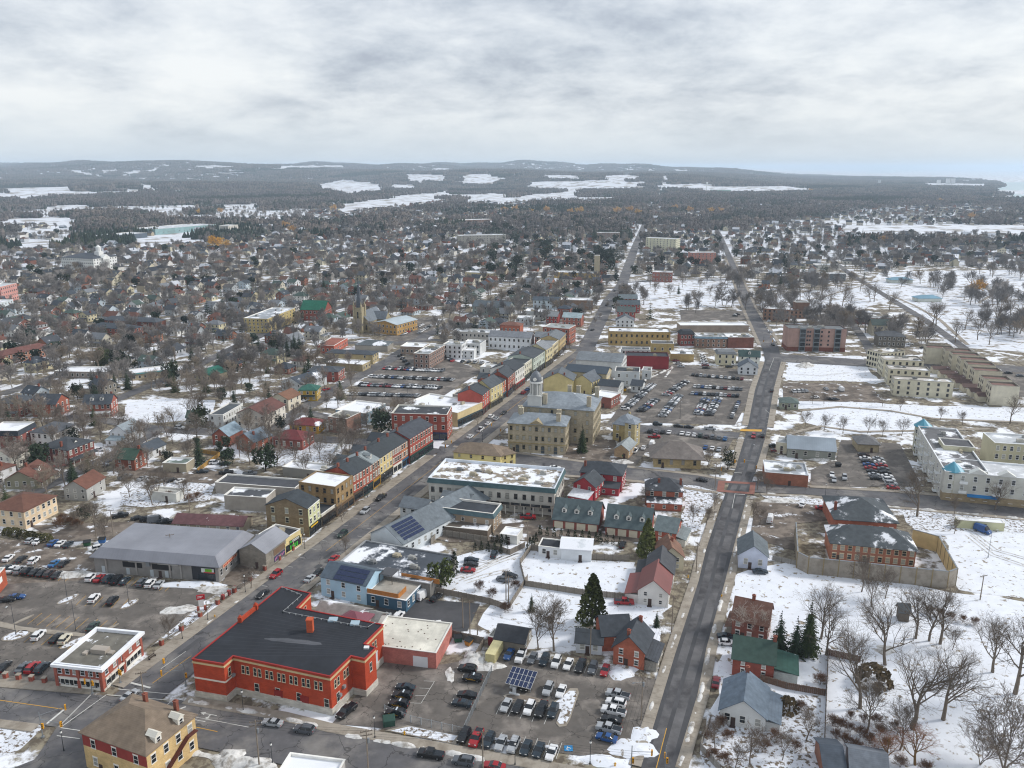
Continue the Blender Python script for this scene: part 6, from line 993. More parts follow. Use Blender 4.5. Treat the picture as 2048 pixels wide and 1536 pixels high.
def car_meshes(tp):
    if tp in _cm: return _cm[tp]
    L, Wd, S, cab = car_shape(tp); hw = Wd / 2; body, gl = MB(), MB(); rows = []
    for i, (x, bz, rz_) in enumerate(S):
        e_ = .90 if i in (0, len(S) - 1) else .97 if i in (1, len(S) - 2) else 1.0
        cabin = cab[0] < i < cab[1]
        rw = hw * (.76 if cabin else .90) * e_
        zb = .34 if i in (0, len(S) - 1) else .26
        rows.append([(x, -hw * e_, zb), (x, -hw * e_ * 1.0, (zb + bz) / 2 + .05), (x, -hw * e_ * .97, bz), (x, -rw, rz_ - (.05 if cabin else 0)), (x, -rw * .72, rz_), (x, rw * .72, rz_), (x, rw, rz_ - (.05 if cabin else 0)), (x, hw * e_ * .97, bz), (x, hw * e_, (zb + bz) / 2 + .05), (x, hw * e_, zb)])
    for i in range(len(rows) - 1):
        a, c = rows[i], rows[i + 1]; inc = cab[0] <= i < cab[1]
        for k in range(9):
            glass = inc and (k in (2, 6) or (k in (3, 4, 5) and i in (cab[0], cab[1] - 1)))
            if tp == 'v' and i in (cab[0], cab[0] + 1): glass = False
            t = gl if glass else body
            t.quad(a[k], a[k + 1], c[k + 1], c[k])
    for r_, fl in ((rows[0], 1), (rows[-1], 0)): body.add(r_, [tuple(range(10)) if not fl else tuple(range(9, -1, -1))])
    body.quad(rows[0][0], rows[0][9], rows[-1][9], rows[-1][0])
    body.f[-1] = body.f[-1][::-1]
    if tp in 'cuhp':          # roof pillars and mirrors
        for sg in (-1, 1):
            body.box(.62, .78, sg * (hw + .02) - .09, sg * (hw + .02) + .09, S[4][1] + .02, S[4][1] + .17)
            x = (S[3][0] + S[4][0]) / 2; z0, z1 = S[3][1], S[3][2] - .05; y0, y1 = sg * (hw * .97 + .012), sg * (hw * .76 + .012)
            body.quad((x - .06, y0, z0), (x + .06, y0, z0), (x + .06, y1, z1), (x - .06, y1, z1))
    if tp == 'u':
        for sg in (-1, 1): body.box(-1.7, .1, sg * hw * .62 - .03, sg * hw * .62 + .03, 1.73, 1.80)
    if tp == 'p':             # load bed seen from above
        gl.box(-2.72, -.82, -hw * .78, hw * .78, 1.06, 1.13)
    wm = MB(); R_ = .36 if tp in 'upv' else .33
    def disc(y0, y1, r, m): 
        P = [(r * math.cos(2 * math.pi * k / 12), r * math.sin(2 * math.pi * k / 12)) for k in range(12)]
        wm.add([(x, y0, z) for x, z in P] + [(x, y1, z) for x, z in P], [(k, (k + 1) % 12, 12 + (k + 1) % 12, 12 + k) for k in range(12)] + [tuple(range(12)), tuple(range(23, 11, -1))], m)
    disc(-.12, .12, R_, 0); disc(-.135, .135, R_ * .6, 1)
    hl = MB(); hl.box(0, .06, -.2, .2, -.07, .09); tl = MB(); tl.box(-.05, 0, -.16, .16, -.1, .14)
    wb = L * .29
    far = MB(); far.v = list(body.v); far.f = list(body.f); far.m = [0] * len(body.f); far.add(gl.v, gl.f, 1)
    for sx in (-1, 1):
        for sy in (-1, 1):
            o = len(far.v); far.v += [(x + sx * wb, y + sy * (hw - .1), z + R_) for x, y, z in wm.v]; far.f += [tuple(o + i for i in f) for f in wm.f]; far.m += [2 if m == 0 else 3 for m in wm.m]
    _cm[tp] = dict(body=body.mesh('car_body', 'carpaint', True), glass=gl.mesh('windows', 'glass'), wheel=wm.mesh('wheel', ['rubber', 'rim']), head=hl.mesh('headlight', 'lamp_glass'), tail=tl.mesh('tail_light', 'tail_red'), far=far.mesh('car', ['carpaint', 'glass', 'rubber', 'rim']), L=L, hw=hw, wb=wb, R=R_, nose=S[-2][2] - .12, tail_z=S[1][1] + .05, fx=S[-1][0], rx=S[0][0], faro=far)
    return _cm[tp]
NCAR = [0]; FARCARS = []
def car(tok, p, hd, label, group, near=True):
    """tok: colour letter + type letter; p ground point; hd heading in degrees clockwise from straight ahead"""
    col, tp = tok[0], tok[1]; m = car_meshes(tp); rz = math.pi / 2 - R(hd); z = 0.2
    if NCAR[0] >= 297:
        FARCARS.append((tok, p, rz)); return None
    NCAR[0] += 1; occ_disc(p.x, p.y, 2)
    nm = {'c': 'sedan_car', 'u': 'suv', 'p': 'pickup_truck', 'v': 'van', 'h': 'hatchback_car'}[tp]
    if not near: return ob(nm, m['far'], None, CC[col], (p.x, p.y, z), rz, label=label, cat={'p': 'pickup', 'v': 'van'}.get(tp, 'car'), group=group)
    o = ob(nm, m['body'], None, CC[col], (p.x, p.y, z), rz, label=label, cat={'p': 'pickup', 'v': 'van'}.get(tp, 'car'), group=group)
    ob('windows', m['glass'], o)
    for sx in (-1, 1):
        for sy in (-1, 1): ob('wheel', m['wheel'], o, loc=(sx * m['wb'], sy * (m['hw'] - .1), m['R']))
    for sy in (-1, 1):
        ob('headlight', m['head'], o, loc=(m['fx'] - .08, sy * m['hw'] * .66, m['nose'])); ob('tail_light', m['tail'], o, loc=(m['rx'] + .04, sy * m['hw'] * .7, m['tail_z']))
    return o
def rowof(p0, p1, toks, hd, desc, near=True, z=.5):
    a, c = G(*p0, z), G(*p1, z); toks = toks.split(); n = len(toks); out = []
    for i, t in enumerate(toks):
        if t == '-': continue
        p = a.lerp(c, i / max(1, n - 1)); h = hd + rnd.uniform(-2, 2)
        lb = (CN[t[0]] + ' ' + TN[t[1]] + ', ' + (ordn(i + 1) + ' ' if n > 1 else '') + desc).strip()
        out.append(car(t, p, h, lb, 'cars ' + desc.split(', counted')[0] if n > 1 else 'cars about the streets', near))
    return out
# police vehicles with gold lettering
def police(o, tp='u'):
    if not o: return
    hw = car_meshes(tp)['hw']
    for sg in (-1, 1):
        b = MB(); y = sg * (hw + .012); q = [(-.9, .62), (.9, .62), (1.5, .98), (1.2, .98), (.8, .72), (-.9, .72)]
        b.add([(x, y, z) for x, z in q], [tuple(range(6)) if sg < 0 else tuple(range(5, -1, -1))]); b.obj('gold_stripe', 'paint', o, 'd2a02a')
        t = ob('lettering', TXT('POLICE', .34, 'paint'), o, 'd2a02a', (-.75 if sg < 0 else .75, y + sg * .004, .78)); t.rotation_euler = (math.pi / 2, 0, 0 if sg < 0 else math.pi)
    b = MB(); b.box(-.5, -.2, -.55, .55, 1.74, 1.86); b.obj('light_bar', 'paint', o, 'c9d4dc')
_tx = {}
def TXT(s, size, m):
    if (s, size, m) in _tx: return _tx[(s, size, m)]
    cu = bpy.data.curves.new('lettering', 'FONT'); cu.body = s; cu.size = size; cu.extrude = .01; cu.resolution_u = 2
    t = bpy.data.objects.new('t', cu); COL.objects.link(t); bpy.context.view_layer.update(); me = bpy.data.meshes.new_from_object(t.evaluated_get(bpy.context.evaluated_depsgraph_get())); bpy.data.objects.remove(t); me.name = 'lettering'; me.materials.clear(); me.materials.append(M[m]); _tx[(s, size, m)] = me; return me
# heading helper: world bearing from one pixel to another
def hdg(a, c): p, q = G(*a), G(*c); return math.degrees(math.atan2(q.x - p.x, q.y - p.y))
hk = math.degrees(math.atan2(kd.x, kd.y)); hc = hdg((360, 1410), (900, 1495))
he = hdg((1350, 1310), (1412, 1100))
pk = hdg((1000, 1500), (1018, 1462))
# armoury lot
for o in rowof((811, 1376), (791, 1428), 'dc ku ku ku', hc + 180, 'in the police row, counted from the far end'): police(o) if o and o['label'].startswith('black') else None
o = rowof((935, 1339), (935, 1339), 'ku', hc + 180, 'without lettering parked across beside the snow heap'); o = rowof((945, 1358), (945, 1358), 'ku', hc + 180, 'with gold lettering by the chain-link fence'); police(o[0])
rowof((934, 1391), (924, 1408), 'kc dc', hc + 180, 'of the dark pair along the chain-link fence, counted from far')
rowof((928, 1473), (1103, 1507), 'ku rp du sc su dc dc wc', pk + 180, 'in the pavement-side row, counted from the wire fence')
rowof((1012, 1412), (1106, 1424), 'sc kc wu kp du', pk + 180, 'in the middle row of the canopy lot, counted from the canopy')
rowof((1096, 1380), (1122, 1384), 'su wc', pk + 180, 'of the two beside the snowy island, counted from the canopy')
rowof((1031, 1368), (1052, 1372), 'sh kc', pk + 180, 'of the two under the solar canopy, counted from the fence')
rowof((1018, 1310), (1210, 1342), 'bc wp gc du wu wc kp gu rc', pk + 180, 'in the row behind the canopy, counted from the container')
rowof((1236, 1391), (1213, 1477), 'sp wu wp kc sp bc', hc + 180 + 8, 'in the east-road column, counted from far')
rowof((693, 1424), (693, 1424), 'kp', hk + 190, 'squeezed against the side wall of the armoury')
for t, p, h, d in (('sc', (545, 1447), hc + 180, 'parked in front of the armoury stone base'), ('gu', (609, 1461), hc + 180, 'behind the silver sedan on the cross street'), ('kp', (862, 1510), hc + 180, 'on the cross street below the fenced lot'), ('gu', (927, 1524), hc + 180, 'following the black pickup on the cross street'), ('rc', (988, 1534), hc + 180, 'cut by the bottom edge on the cross street'),
                   ('sc', (260, 1392), hk, 'crossing the junction by the bank'), ('ru', (552, 1150), hk + 180, 'parked outside the gabled mural shop'), ('kc', (525, 1190), hk + 180, 'driving toward the junction past the armoury'), ('sc', (620, 1158), hk, 'parked beside the pale blue house'), ('rc', (668, 1118), hk, 'parked beside the wide black roof'), ('eu', (685, 1070), hk + 180, 'driving down the shopping street near the green sign'), ('su', (730, 1023), hk + 180, 'moving outside the sandstone block'), ('kp', (762, 996), hk + 180, 'parked below the brick terrace'), ('kc', (638, 1145), hk, 'half hidden behind the pale blue house'),
                   ('wc', (940, 874), hk, 'waiting at the signals by the red corner block'), ('wp', (961, 860), hk, 'second in the queue beside the cream strip'), ('wc', (976, 848), hk, 'third in the queue beside the cream strip'), ('sc', (992, 838), hk, 'passing the queue towards the hall'), ('wu', (982, 834), hk, 'parked at the cream strip'), ('kc', (1008, 826), hk + 180, 'driving beside the hall planters'), ('ru', (1047, 786), hk, 'parked below the clock tower'), ('bc', (1055, 779), hk, 'parked behind the red one below the clock tower'), ('wc', (1110, 936), hdg((1032, 925), (1290, 950)), 'parked in front of the sandstone wing on the side street'),
                   ('kc', (1404, 961), hdg((1290, 950), (1440, 972)), 'coming up to the red brick crossing'), ('ru', (1507, 873), he + 180, 'driving just past the orange crossing'), ('kc', (1525, 872), he, 'beside the red one at the orange crossing'), ('kc', (1544, 782), he, 'driving up the east road by the kiosk'), ('rp', (1248, 1205), 92, 'standing in the snowy yard beside the dark fence'), ('dc', (1520, 1144), 95, 'parked below the wrapped cottage'), ('wh', (1453, 1286), 95, 'parked by the brown-roofed brick house'), ('dc', (1452, 1274), 95, 'parked deeper by the brown-roofed house'), ('mc', (1432, 1366), he, 'standing beside the grey-roofed bungalow'),
                   ('wv', (846, 1192), 30, 'with white cab beside the deck annex'), ('kc', (872, 1196), 30, 'beside the white van at the dark lot'), ('sc', (770, 1236), 20, 'parked at the edge of the dark lot'), ('wu', (797, 1234), 20, 'parked beside the silver one at the dark lot'), ('wc', (868, 1250), 60, 'behind the pink garage roof'), ('rc', (936, 1141), 95, 'in the snowy yard behind the black roof'), ('kc', (942, 1130), 95, 'behind the red one in the snowy yard'), ('dc', (943, 1121), 95, 'farthest of three in the snowy yard'), ('gc', (1008, 1160), 110, 'by the utility pole in the snowy yard'), ('kc', (1020, 1152), 110, 'behind the grey one by the utility pole'), ('du', (988, 1110), 10, 'alone by the board fence'),
                   ('rp', (1056, 1035), 92, 'under the balconies of the white terrace block'), ('rc', (1643, 1017), 100, 'in the gravel yard behind the brick compound'), ('wc', (1605, 1010), 30, 'in the gravel yard near the dark sign'), ('wv', (1540, 1040), he, 'like a camper in the gravel yard'), ('bv', (1965, 1062), 150, 'with crane parked in the snowy field'), ('wu', (360, 856), 100, 'driving along the side street by the snowy lot'), ('sc', (206, 931), 60, 'parked on the diagonal street by the brick duplex'), ('rc', (120, 932), 60, 'in the drive of the dark red duplex'), ('wc', (200, 900), 90, 'beside the dark red duplex'), ('wu', (80, 902), 90, 'behind the dark red duplex'),
                   ('su', (1232, 870), 110, 'near the stone house'), ('kc', (1245, 1090), 20, 'in the drive below the garages')):
    rowof(p, p, t, h, d)
# left car park
lk = hdg((160, 1212), (180, 1192)); d_ = 'in the plaza-wall row, counted from the driveway'
rowof((182, 1156), (318, 1170), 'wu rc du kp dc - gu wu sc', lk, d_)
rowof((10, 1138), (114, 1151), 'dc wc su ku kc kc nu kc', lk, 'in the long dark row, counted from the frame edge')
rowof((17, 1117), (68, 1122), 'wc kc wu', lk, 'in the gravel row, counted from the frame edge'); rowof((108, 1128), (128, 1128), 'tc kc', lk, 'of the pair by the gravel yard, counted from the frame edge')
rowof((60, 1082), (136, 1090), 'sh wc - bc wc dc', lk, 'under the hedge, counted from the frame edge'); rowof((200, 1097), (200, 1097), 'wu', 60, 'at the back corner of the plaza')
rowof((188, 1198), (225, 1203), 'wu ku', lk, 'of the two alone in the middle of the left car park'); rowof((186, 1254), (186, 1254), 'ec', lk, 'alone by the empty yellow stalls')
rowof((77, 1272), (130, 1280), 'wu - kc cu', lk, 'in the row behind the bank, counted from the lamp island'); rowof((15, 1200), (33, 1195), 'kc bc', 80, 'by the orange corner building, counted from the frame edge')
rowof((8, 1335), (84, 1338), 'kc - gc ru du', lk, 'in the row beside the bank wall, counted from the frame edge')
# far left yards
rowof((250, 955), (360, 962), 'gp - sc wc sc kc wc', 30, 'behind the bare trees, counted from the brick house', False); rowof((405, 944), (500, 948), 'dc - kp - gp', 80, 'on the gravel court, counted from the small garage', False); rowof((430, 926), (450, 928), 'wu dc', 80, 'by the tan board fence, counted from the street', False)
rowof((240, 1032), (330, 1045), 'kp - kc ku gv kp', 70, 'among the scrap behind the plaza, counted from the hedge', False)
# right lot
rowof((1664, 950), (1668, 960), 'wc sc', he + 180, 'of the two end to end behind the brick office', False); rowof((1689, 956), (1689, 956), 'su', he + 180, 'beside the two end to end behind the brick office', False)
rowof((1727, 911), (1752, 957), 'nu wc kc bc rc kc sc kc', 98, 'in the depot-side column, counted from the depot', False); rowof((1756, 918), (1786, 976), 'sc wc rc gc kc wc wu su rc', 98, 'in the condominium-side column, counted from the depot', False); rowof((1548, 892), (1552, 902), 'kc mc', 95, 'beside the cream box, counted from far', False)
rowof((1588, 783), (1612, 782), 'wu wu su sc', 0, 'in the gravel park by the kiosk, counted from the road', False); rowof((1652, 778), (1682, 780), 'sc wv', 0, 'of the lone two on gravel, counted from the road', False); rowof((1630, 795), (1670, 799), 'wc - kc kc', 80, 'at the park edge, counted from the kiosk', False)
# big car park behind the hall
import itertools
pal = 'wc kc gu sc wu ku dc sc wc rc gc bc ku su wc vc mc wh kc su'.split()
def auto(n, seed):
    r = random.Random(seed); return ' '.join(r.choice(pal) for _ in range(n))
hB = hdg((1300, 845), (1350, 770))
rowof((1250, 818), (1305, 770), auto(20, 1), hB + 78, 'in the stone-house column, counted from the side street', False)
rowof((1282, 822), (1312, 800), auto(12, 2), hB + 78, 'in the second big column, counted from the side street', False)
rowof((1325, 832), (1358, 792), auto(17, 3), hB + 78, 'in the third big column, counted from the side street', False)
rowof((1332, 790), (1372, 764), auto(11, 4), hB + 78, 'in the upper third column of the large car park', False)
rowof((1396, 828), (1412, 798), auto(12, 5), hB + 78, 'in the fourth big column, counted from the side street', False)
rowof((1418, 830), (1436, 798), auto(12, 6), hB + 78, 'in the fifth big column, counted from the side street', False)
rowof((1464, 834), (1478, 804), auto(9, 7), he, 'in the roadside big column, counted from the side street', False)
rowof((1385, 787), (1475, 792), auto(12, 8), he, 'in the nearer cross row, counted from the hall', False); rowof((1390, 773), (1482, 779), auto(13, 9), he, 'in the middle cross row, counted from the hall', False); rowof((1386, 750), (1484, 758), auto(13, 10), he, 'in the row below the heritage house, counted from the hall', False)
rowof((1315, 849), (1420, 858), 'du - kc kc - sp', hdg((1300, 852), (1480, 866)), 'along the side street under the large car park', False)
rowof((1300, 863), (1338, 865), 'ku gc kc wc', he, 'in the short row by the stone annex, counted from the annex', False); rowof((1364, 867), (1450, 878), 'wc wc wc eu nc gu gc tc', he, 'in the row behind the stone pavilion, counted from the annex', False); rowof((1411, 895), (1438, 899), 'bc wc sc', he, 'of three beside the pavilion snow bank', False)
rowof((1270, 902), (1304, 890), 'wp wc wv', he, 'by the stone annex yard, counted from the annex', False); rowof((1308, 874), (1308, 874), 'rp', 95, 'behind the pavilion roof', False)
rowof((1405, 712), (1412, 736), auto(6, 11), 95, 'in the column by the cream square house, counted from far', False); rowof((1458, 734), (1470, 730), 'kc wc', 95, 'behind the heritage house', False); rowof((1352, 722), (1362, 733), 'mc sc sc', 95, 'by the ochre annex, counted from far', False)
# far left big car park
n0 = 12
for i, (a, c, n) in enumerate([((705, 788), (835, 792), 23), ((722, 770), (880, 776), 27), ((745, 753), (905, 760), 27), ((770, 737), (885, 742), 20), ((800, 712), (815, 728), 4), ((895, 715), (905, 722), 4), ((925, 723), (990, 728), 6), ((805, 670), (845, 650), 8), ((838, 666), (862, 652), 6)]):
    rowof(a, c, auto(n, 20 + i), he + (180 if i % 2 else 0), 'in the ' + ordn(i + 1) + ' far-lot row, counted from the street', False)
rowof((608, 802), (680, 765), 'wc kc - rc - wc', 40, 'along the street to the far car park, counted from the yellow shop', False); rowof((1448, 600), (1470, 630), 'kc - wc', 180, 'far along the east road', False); rowof((1538, 642), (1546, 690), 'wc sc kc', 180, 'near the far signals on the east road', False)
rowof((1185, 660), (1230, 582), 'kc - wc - kc wc - kc', 30, 'along the far shopping street, counted from the junction', False); rowof((1972, 735), (2040, 752), 'kc wc kc gc', 95, 'beside the cream townhouses at the right edge', False); rowof((1470, 632), (1475, 629), 'kc kc', 95, 'behind the snowy long roof', False); rowof((1820, 688), (1846, 696), 'wc kc', 95, 'behind the stone villa', False)
rowof((230, 712), (262, 716), auto(4, 40), 95, 'behind the plaza wings', False); rowof((270, 560), (300, 558), auto(5, 41), 20, 'in front of the college', False)
# the rest of the parked cars
if FARCARS:
    b = MB(); mats = ['carpaint', 'glass', 'rubber', 'rim']
    groups = {}
    for tok, p, rz in FARCARS: groups.setdefault(tok[0], []).append((tok, p, rz))
    allm = []; b.mats = []
    for gi, (col, lst) in enumerate(groups.items()):
        m = bpy.data.materials.new('far_car_' + CN[col].replace(' ', '_')); m.use_nodes = True; bs = m.node_tree.nodes['Principled BSDF']; bs.inputs['Base Color'].default_value = (*C(CC[col]), 1); bs.inputs['Roughness'].default_value = .3; allm.append(m)
        for tok, p, rz in lst:
            f_ = car_meshes(tok[1])['faro']; cs, sn = math.cos(rz), math.sin(rz); o = len(b.v)
            b.v += [(x * cs - y * sn + p.x, x * sn + y * cs + p.y, z + .2) for x, y, z in f_.v]; b.f += [tuple(o + i for i in f) for f in f_.f]; b.m += [gi if k == 0 else 20 + k for k in f_.m]
    nmat = len(allm); b.m = [k if k < 20 else nmat + k - 21 for k in b.m]
    b.obj('parked_cars', allm + [M['glass'], M['rubber'], M['rim']], kind='stuff', label='mass of small parked cars filling the far car parks', cat='cars')
# ================================================================ trees
def bare_tree(seed, h=12.0, spread=.5, lv=4, n1=8, n2=6, n3=6, n4=5, droop=0.0, trunk=.35, thick=1.0, twist=.2, multi=1, tw=1.0):
    r = random.Random(seed); t, c = MB(), MB()
    def grow(p, d, ln, rad, level):
        segs = (4, 4, 3, 2, 1)[level]; pts = [p]
        for s in range(segs):
            d = (d + Vector((r.uniform(-1, 1), r.uniform(-1, 1), r.uniform(-.45, .8) + (.35 if level == 1 else 0) - droop * (level >= 2))) * twist * (.7 + .3 * level)).normalized()
            pts.append(pts[-1] + d * ln / segs)
        for s in range(segs):
            r0 = rad * (1 - .75 * s / segs); r1 = rad * (1 - .75 * (s + 1) / segs)
            if level <= 1: t.tube(pts[s], pts[s + 1], r0, r1, 6 if level == 0 else 4)
            elif level == 2: t.tube(pts[s], pts[s + 1], max(r0, .02 * tw), max(r1, .016 * tw), 3)
            else: c.tube(pts[s], pts[s + 1], max(r0, .018 * tw), max(r1, .012 * tw) * (.6 if level == lv else 1), 3)
        if level >= lv: return
        nn = (n1, n2, n3, n4)[level]
        for k in range(nn):
            u = (.30 if level == 0 else .18) + (.70 if level == 0 else .82) * (k + r.random()) / nn
            i = min(segs - 1, int(u * segs)); q = pts[i].lerp(pts[i + 1], min(1, u * segs - i)); dd = (pts[i + 1] - pts[i]).normalized()
            ax = Vector((r.uniform(-1, 1), r.uniform(-1, 1), r.uniform(-.3, .4))); ax -= dd * ax.dot(dd)
            if ax.length < .1: continue
            ax.normalize(); a = (r.uniform(.5, 1.0) * (spread + .35) * (1.25 - .6 * u)) if level == 0 else r.uniform(.4, .95)
            grow(q, (dd * math.cos(a) + ax * math.sin(a)).normalized(), ln * (r.uniform(.7, 1.0) * (1.25 - .6 * u) if level == 0 else r.uniform(.45, .72) * (1.15 - .45 * u)), rad * (.46 if level == 0 else .48) * (1.2 - .55 * u), level + 1)
    for k in range(multi):
        d = Vector((r.uniform(-.06, .06), r.uniform(-.06, .06), 1)) if multi == 1 else Vector((math.cos(k * 6.28 / multi) * .3, math.sin(k * 6.28 / multi) * .3, 1))
        grow(Vector((0, 0, -.1)), d.normalized(), h * .6, trunk * thick / multi ** .5, 0)
    f = h / max(v[2] for v in t.v + c.v)
    for m in (t, c): m.v = [(x * f, y * f, z * f) for x, y, z in m.v]
    return t.mesh('trunk', 'bark'), c.mesh('crown', 'twig'), (t, c)
def spruce(seed, h=12.0, rad=3.0, layers=16, per=9, clump=5):
    r = random.Random(seed); t, c = MB(), MB(); t.tube((0, 0, -.1), (0, 0, h * .97), h * .018, .03, 6)
    for i in range(layers):
        u = (i + .6) / layers; z = h * (.06 + .93 * u); rr = rad * (1 - u) ** .85 * r.uniform(.85, 1.1) + .12
        for k in range(per if u < .75 else max(4, per // 2)):
            a = 2 * math.pi * (k + r.random() * .7) / per + i * .7; d = Vector((math.cos(a), math.sin(a), 0)); s = Vector((-d.y, d.x, 0)); R_ = rr * r.uniform(.7, 1.12)
            for j in range(clump):
                f0 = (j + .1) / clump; f1 = (j + 1.25) / clump; w_ = R_ * .23 * (1.15 - f0 * .7) * r.uniform(.7, 1.3); z0 = z - R_ * .32 * f0 + r.uniform(-.1, .1); z1 = z - R_ * .32 * f1 - .1; tl = r.uniform(-.35, .35)
                p0, p1 = d * R_ * f0, d * R_ * f1
                c.add([p0 + Vector((0, 0, z0 + .08)), p0.lerp(p1, .5) + s * w_ + Vector((0, 0, (z0 + z1) / 2 - .12 + tl * w_)), p1 + Vector((0, 0, z1)), p0.lerp(p1, .5) - s * w_ + Vector((0, 0, (z0 + z1) / 2 - .12 - tl * w_))], [(0, 1, 2, 3)])
                c.add([p0 + Vector((0, 0, z0)), p1 + Vector((0, 0, z1)), p0.lerp(p1, .6) + Vector((0, 0, (z0 + z1) / 2 - w_ * 1.0))], [(0, 1, 2)])
    return t.mesh('trunk', 'bark'), c.mesh('crown', 'needle'), (t, c)
def bushy(seed, h=9.0, rad=3.5, n=420, shape='round', leaf=.42, stem=True, lo=.12):
    r = random.Random(seed); t, c = MB(), MB()
    if stem: t.tube((0, 0, -.1), (0, 0, h * .8), h * .022, .04, 6)
    lobes = [(Vector((r.uniform(-.55, .55) * rad, r.uniform(-.55, .55) * rad, h * r.uniform(lo + .2, .8))), rad * r.uniform(.4, .7)) for _ in range(9)]
    for i in range(n):
        if shape == 'round':
            q, s = r.choice(lobes); v = Vector((r.gauss(0, 1), r.gauss(0, 1), r.gauss(0, .8))).normalized() * s * r.uniform(.6, 1.05); p = q + v; p.z = max(h * lo, min(h, p.z))
        elif shape == 'col':
            u = r.random(); a = r.random() * 6.283; rr = rad * ((1 - u) ** .7 if stem else 1 - u ** 2.2) * r.uniform(.55, 1.12) + .05; p = Vector((rr * math.cos(a), rr * math.sin(a), h * (lo * .3 + .97 * u)))
        else:
            a = r.random() * 6.283; u = r.random(); rr = rad * math.sqrt(1 - u * u) * r.uniform(.8, 1.05); p = Vector((rr * math.cos(a), rr * math.sin(a), h * u))
        ax = Vector((r.gauss(0, 1), r.gauss(0, 1), r.gauss(0, 1))).normalized(); bx = ax.orthogonal().normalized(); l = leaf * r.uniform(.6, 1.4)
        c.add([p + ax * l, p + bx * l * .7, p - ax * l, p - bx * l * .7], [(0, 1, 2, 3)])
    return t.mesh('trunk', 'bark'), c.mesh('crown', 'needle'), (t, c)
TP = {'A': [bare_tree(s, 18, .6, 4, 9, 7, 6, 4, trunk=.4, tw=.8) for s in (1, 2, 3, 4)], 'a': [bare_tree(s, 11, .6, 4, 9, 7, 6, 4, trunk=.22) for s in (11, 12, 13, 14)], 'v': [bare_tree(s, 9, .45, 4, 8, 6, 5, 4, trunk=.2, multi=3) for s in (21, 22)],
      'm': [bare_tree(s, 11, .6, 4, 8, 6, 6, 3, trunk=.24, tw=1.7) for s in (31, 32, 33, 34)], 'w': [bare_tree(s, 12, .8, 4, 9, 7, 6, 4, droop=.5, trunk=.4) for s in (41,)], 'g': [bare_tree(97, 12, .9, 3, 10, 9, 8, 0, droop=.25, trunk=.4, tw=7)], 'b': [bare_tree(s, 10, .5, 4, 8, 6, 5, 3, trunk=.2, multi=2) for s in (51, 52)],
      's': [spruce(s, 13, 3.2) for s in (61, 62)], 'S': [spruce(63, 17, 3.8, 22, 11, 6)], 'e': [bushy(s, 10, 3.6, 700) for s in (71, 72)], 'E': [bushy(75, 12, 3.4, 1500, 'col', .45)], 'c': [bushy(s, 3.2, .55, 130, 'col', .2, False) for s in (81, 82)], 'h': [bushy(s, 2.0, 1.6, 200, 'dome', .3, False) for s in (91, 92)], 'u': [bare_tree(s, 3.6, .9, 3, 9, 7, 6, 0, trunk=.07, multi=4, thick=1.2) for s in (95, 96)]}
HT = dict(g=12, A=18, a=11, v=9, m=11, w=12, b=10, s=13, S=17, e=10, E=12, c=3.2, h=2, u=3.6)
NMT = dict(g='willow_tree', A='bare_tree', a='bare_tree', v='bare_tree', m='bare_tree', w='willow_tree', b='birch_tree', s='spruce_tree', S='spruce_tree', e='pine_tree', E='cedar_tree', c='cedar_shrub', h='shrub', u='bare_shrub')
DSC = dict(g='golden willow', A='large bare tree', a='bare tree', v='many-stemmed bare tree', m='bare tree', w='golden willow', b='white-barked birch', s='dark spruce', S='tall full spruce', e='bushy pine', E='broad olive cedar', c='narrow upright cedar', h='rounded evergreen shrub', u='leafless shrub')
COLS = dict(g=('7a5f3c', 'b98637'), A=('756a5e', '6a6056'), a=('796e63', '71675d'), v=('7d7267', '756a60'), m=('7d7369', '82786f'), w=('7a5f3c', 'b98637'), b=('cfcac2', '9a8f88'), s=('4a3f36', '2b3a26'), S=('4a3f36', '33401f'), e=('4a3f36', '3c4a26'), E=('4a3f36', '464c22'), c=('3a352e', '2d3422'), h=('3a352e', '3b4028'), u=('5f4c40', '6a5346'))
NT = {}
def tree(k, px, py, h, label, group, col=None, world=None):
    p = world or G(px, py); t, c, _ = TP[k][rnd.randrange(len(TP[k]))]; s = h / HT[k] * rnd.uniform(.95, 1.05)
    o = ob(NMT[k], None, loc=(p.x, p.y, 0), rz=rnd.uniform(0, 6.28), sc_=(s * rnd.uniform(.92, 1.1), s * rnd.uniform(.92, 1.1), s), label=label, cat='shrub' if k in 'chu' else 'tree', group=group); o.empty_display_size = .3
    tcol, ccol = COLS[k]
    if len(t.polygons): ob('trunk', t, o, tcol)
    ob('crown', c, o, col or ccol); occ_disc(p.x, p.y, 1.2 if k in 'chu' else 2)
    NT[k] = NT.get(k, 0) + 1
    return o
def grove(k, pts, h, desc, col=None):
    n = len(pts)
    for i, q in enumerate(sorted(pts)):
        tree(k, q[0], q[1], q[2] if len(q) > 2 else h * rnd.uniform(.88, 1.12), (DSC[k] + ' ' + (ordn(i + 1) + ' from picture left ' if n > 1 else '') + desc), (DSC[k] + 's ' + desc) if n > 1 else None, col)
grove('A', [(1720, 1417, 21), (1824, 1458, 22), (1886, 1440, 20), (2030, 1388, 23), (1831, 1277, 17), (1858, 1282, 16), (1880, 1288, 18)], 18, 'in the snowy lot by the bottom corner')
grove('A', [(1642, 1278), (1652, 1310), (1770, 1330), (1985, 1345)], 17, 'along the back fence of the snowy lot')
grove('a', [(1723, 1184), (1770, 1197), (1742, 1214)], 12, 'in front of the yard wall')
grove('v', [(2008, 1540, 19), (1960, 1530, 10)], 15, 'at the bottom corner')
grove('a', [(1733, 1466, 14), (1800, 1500, 12), (1905, 1300, 8)], 12, 'among the brown scrub')
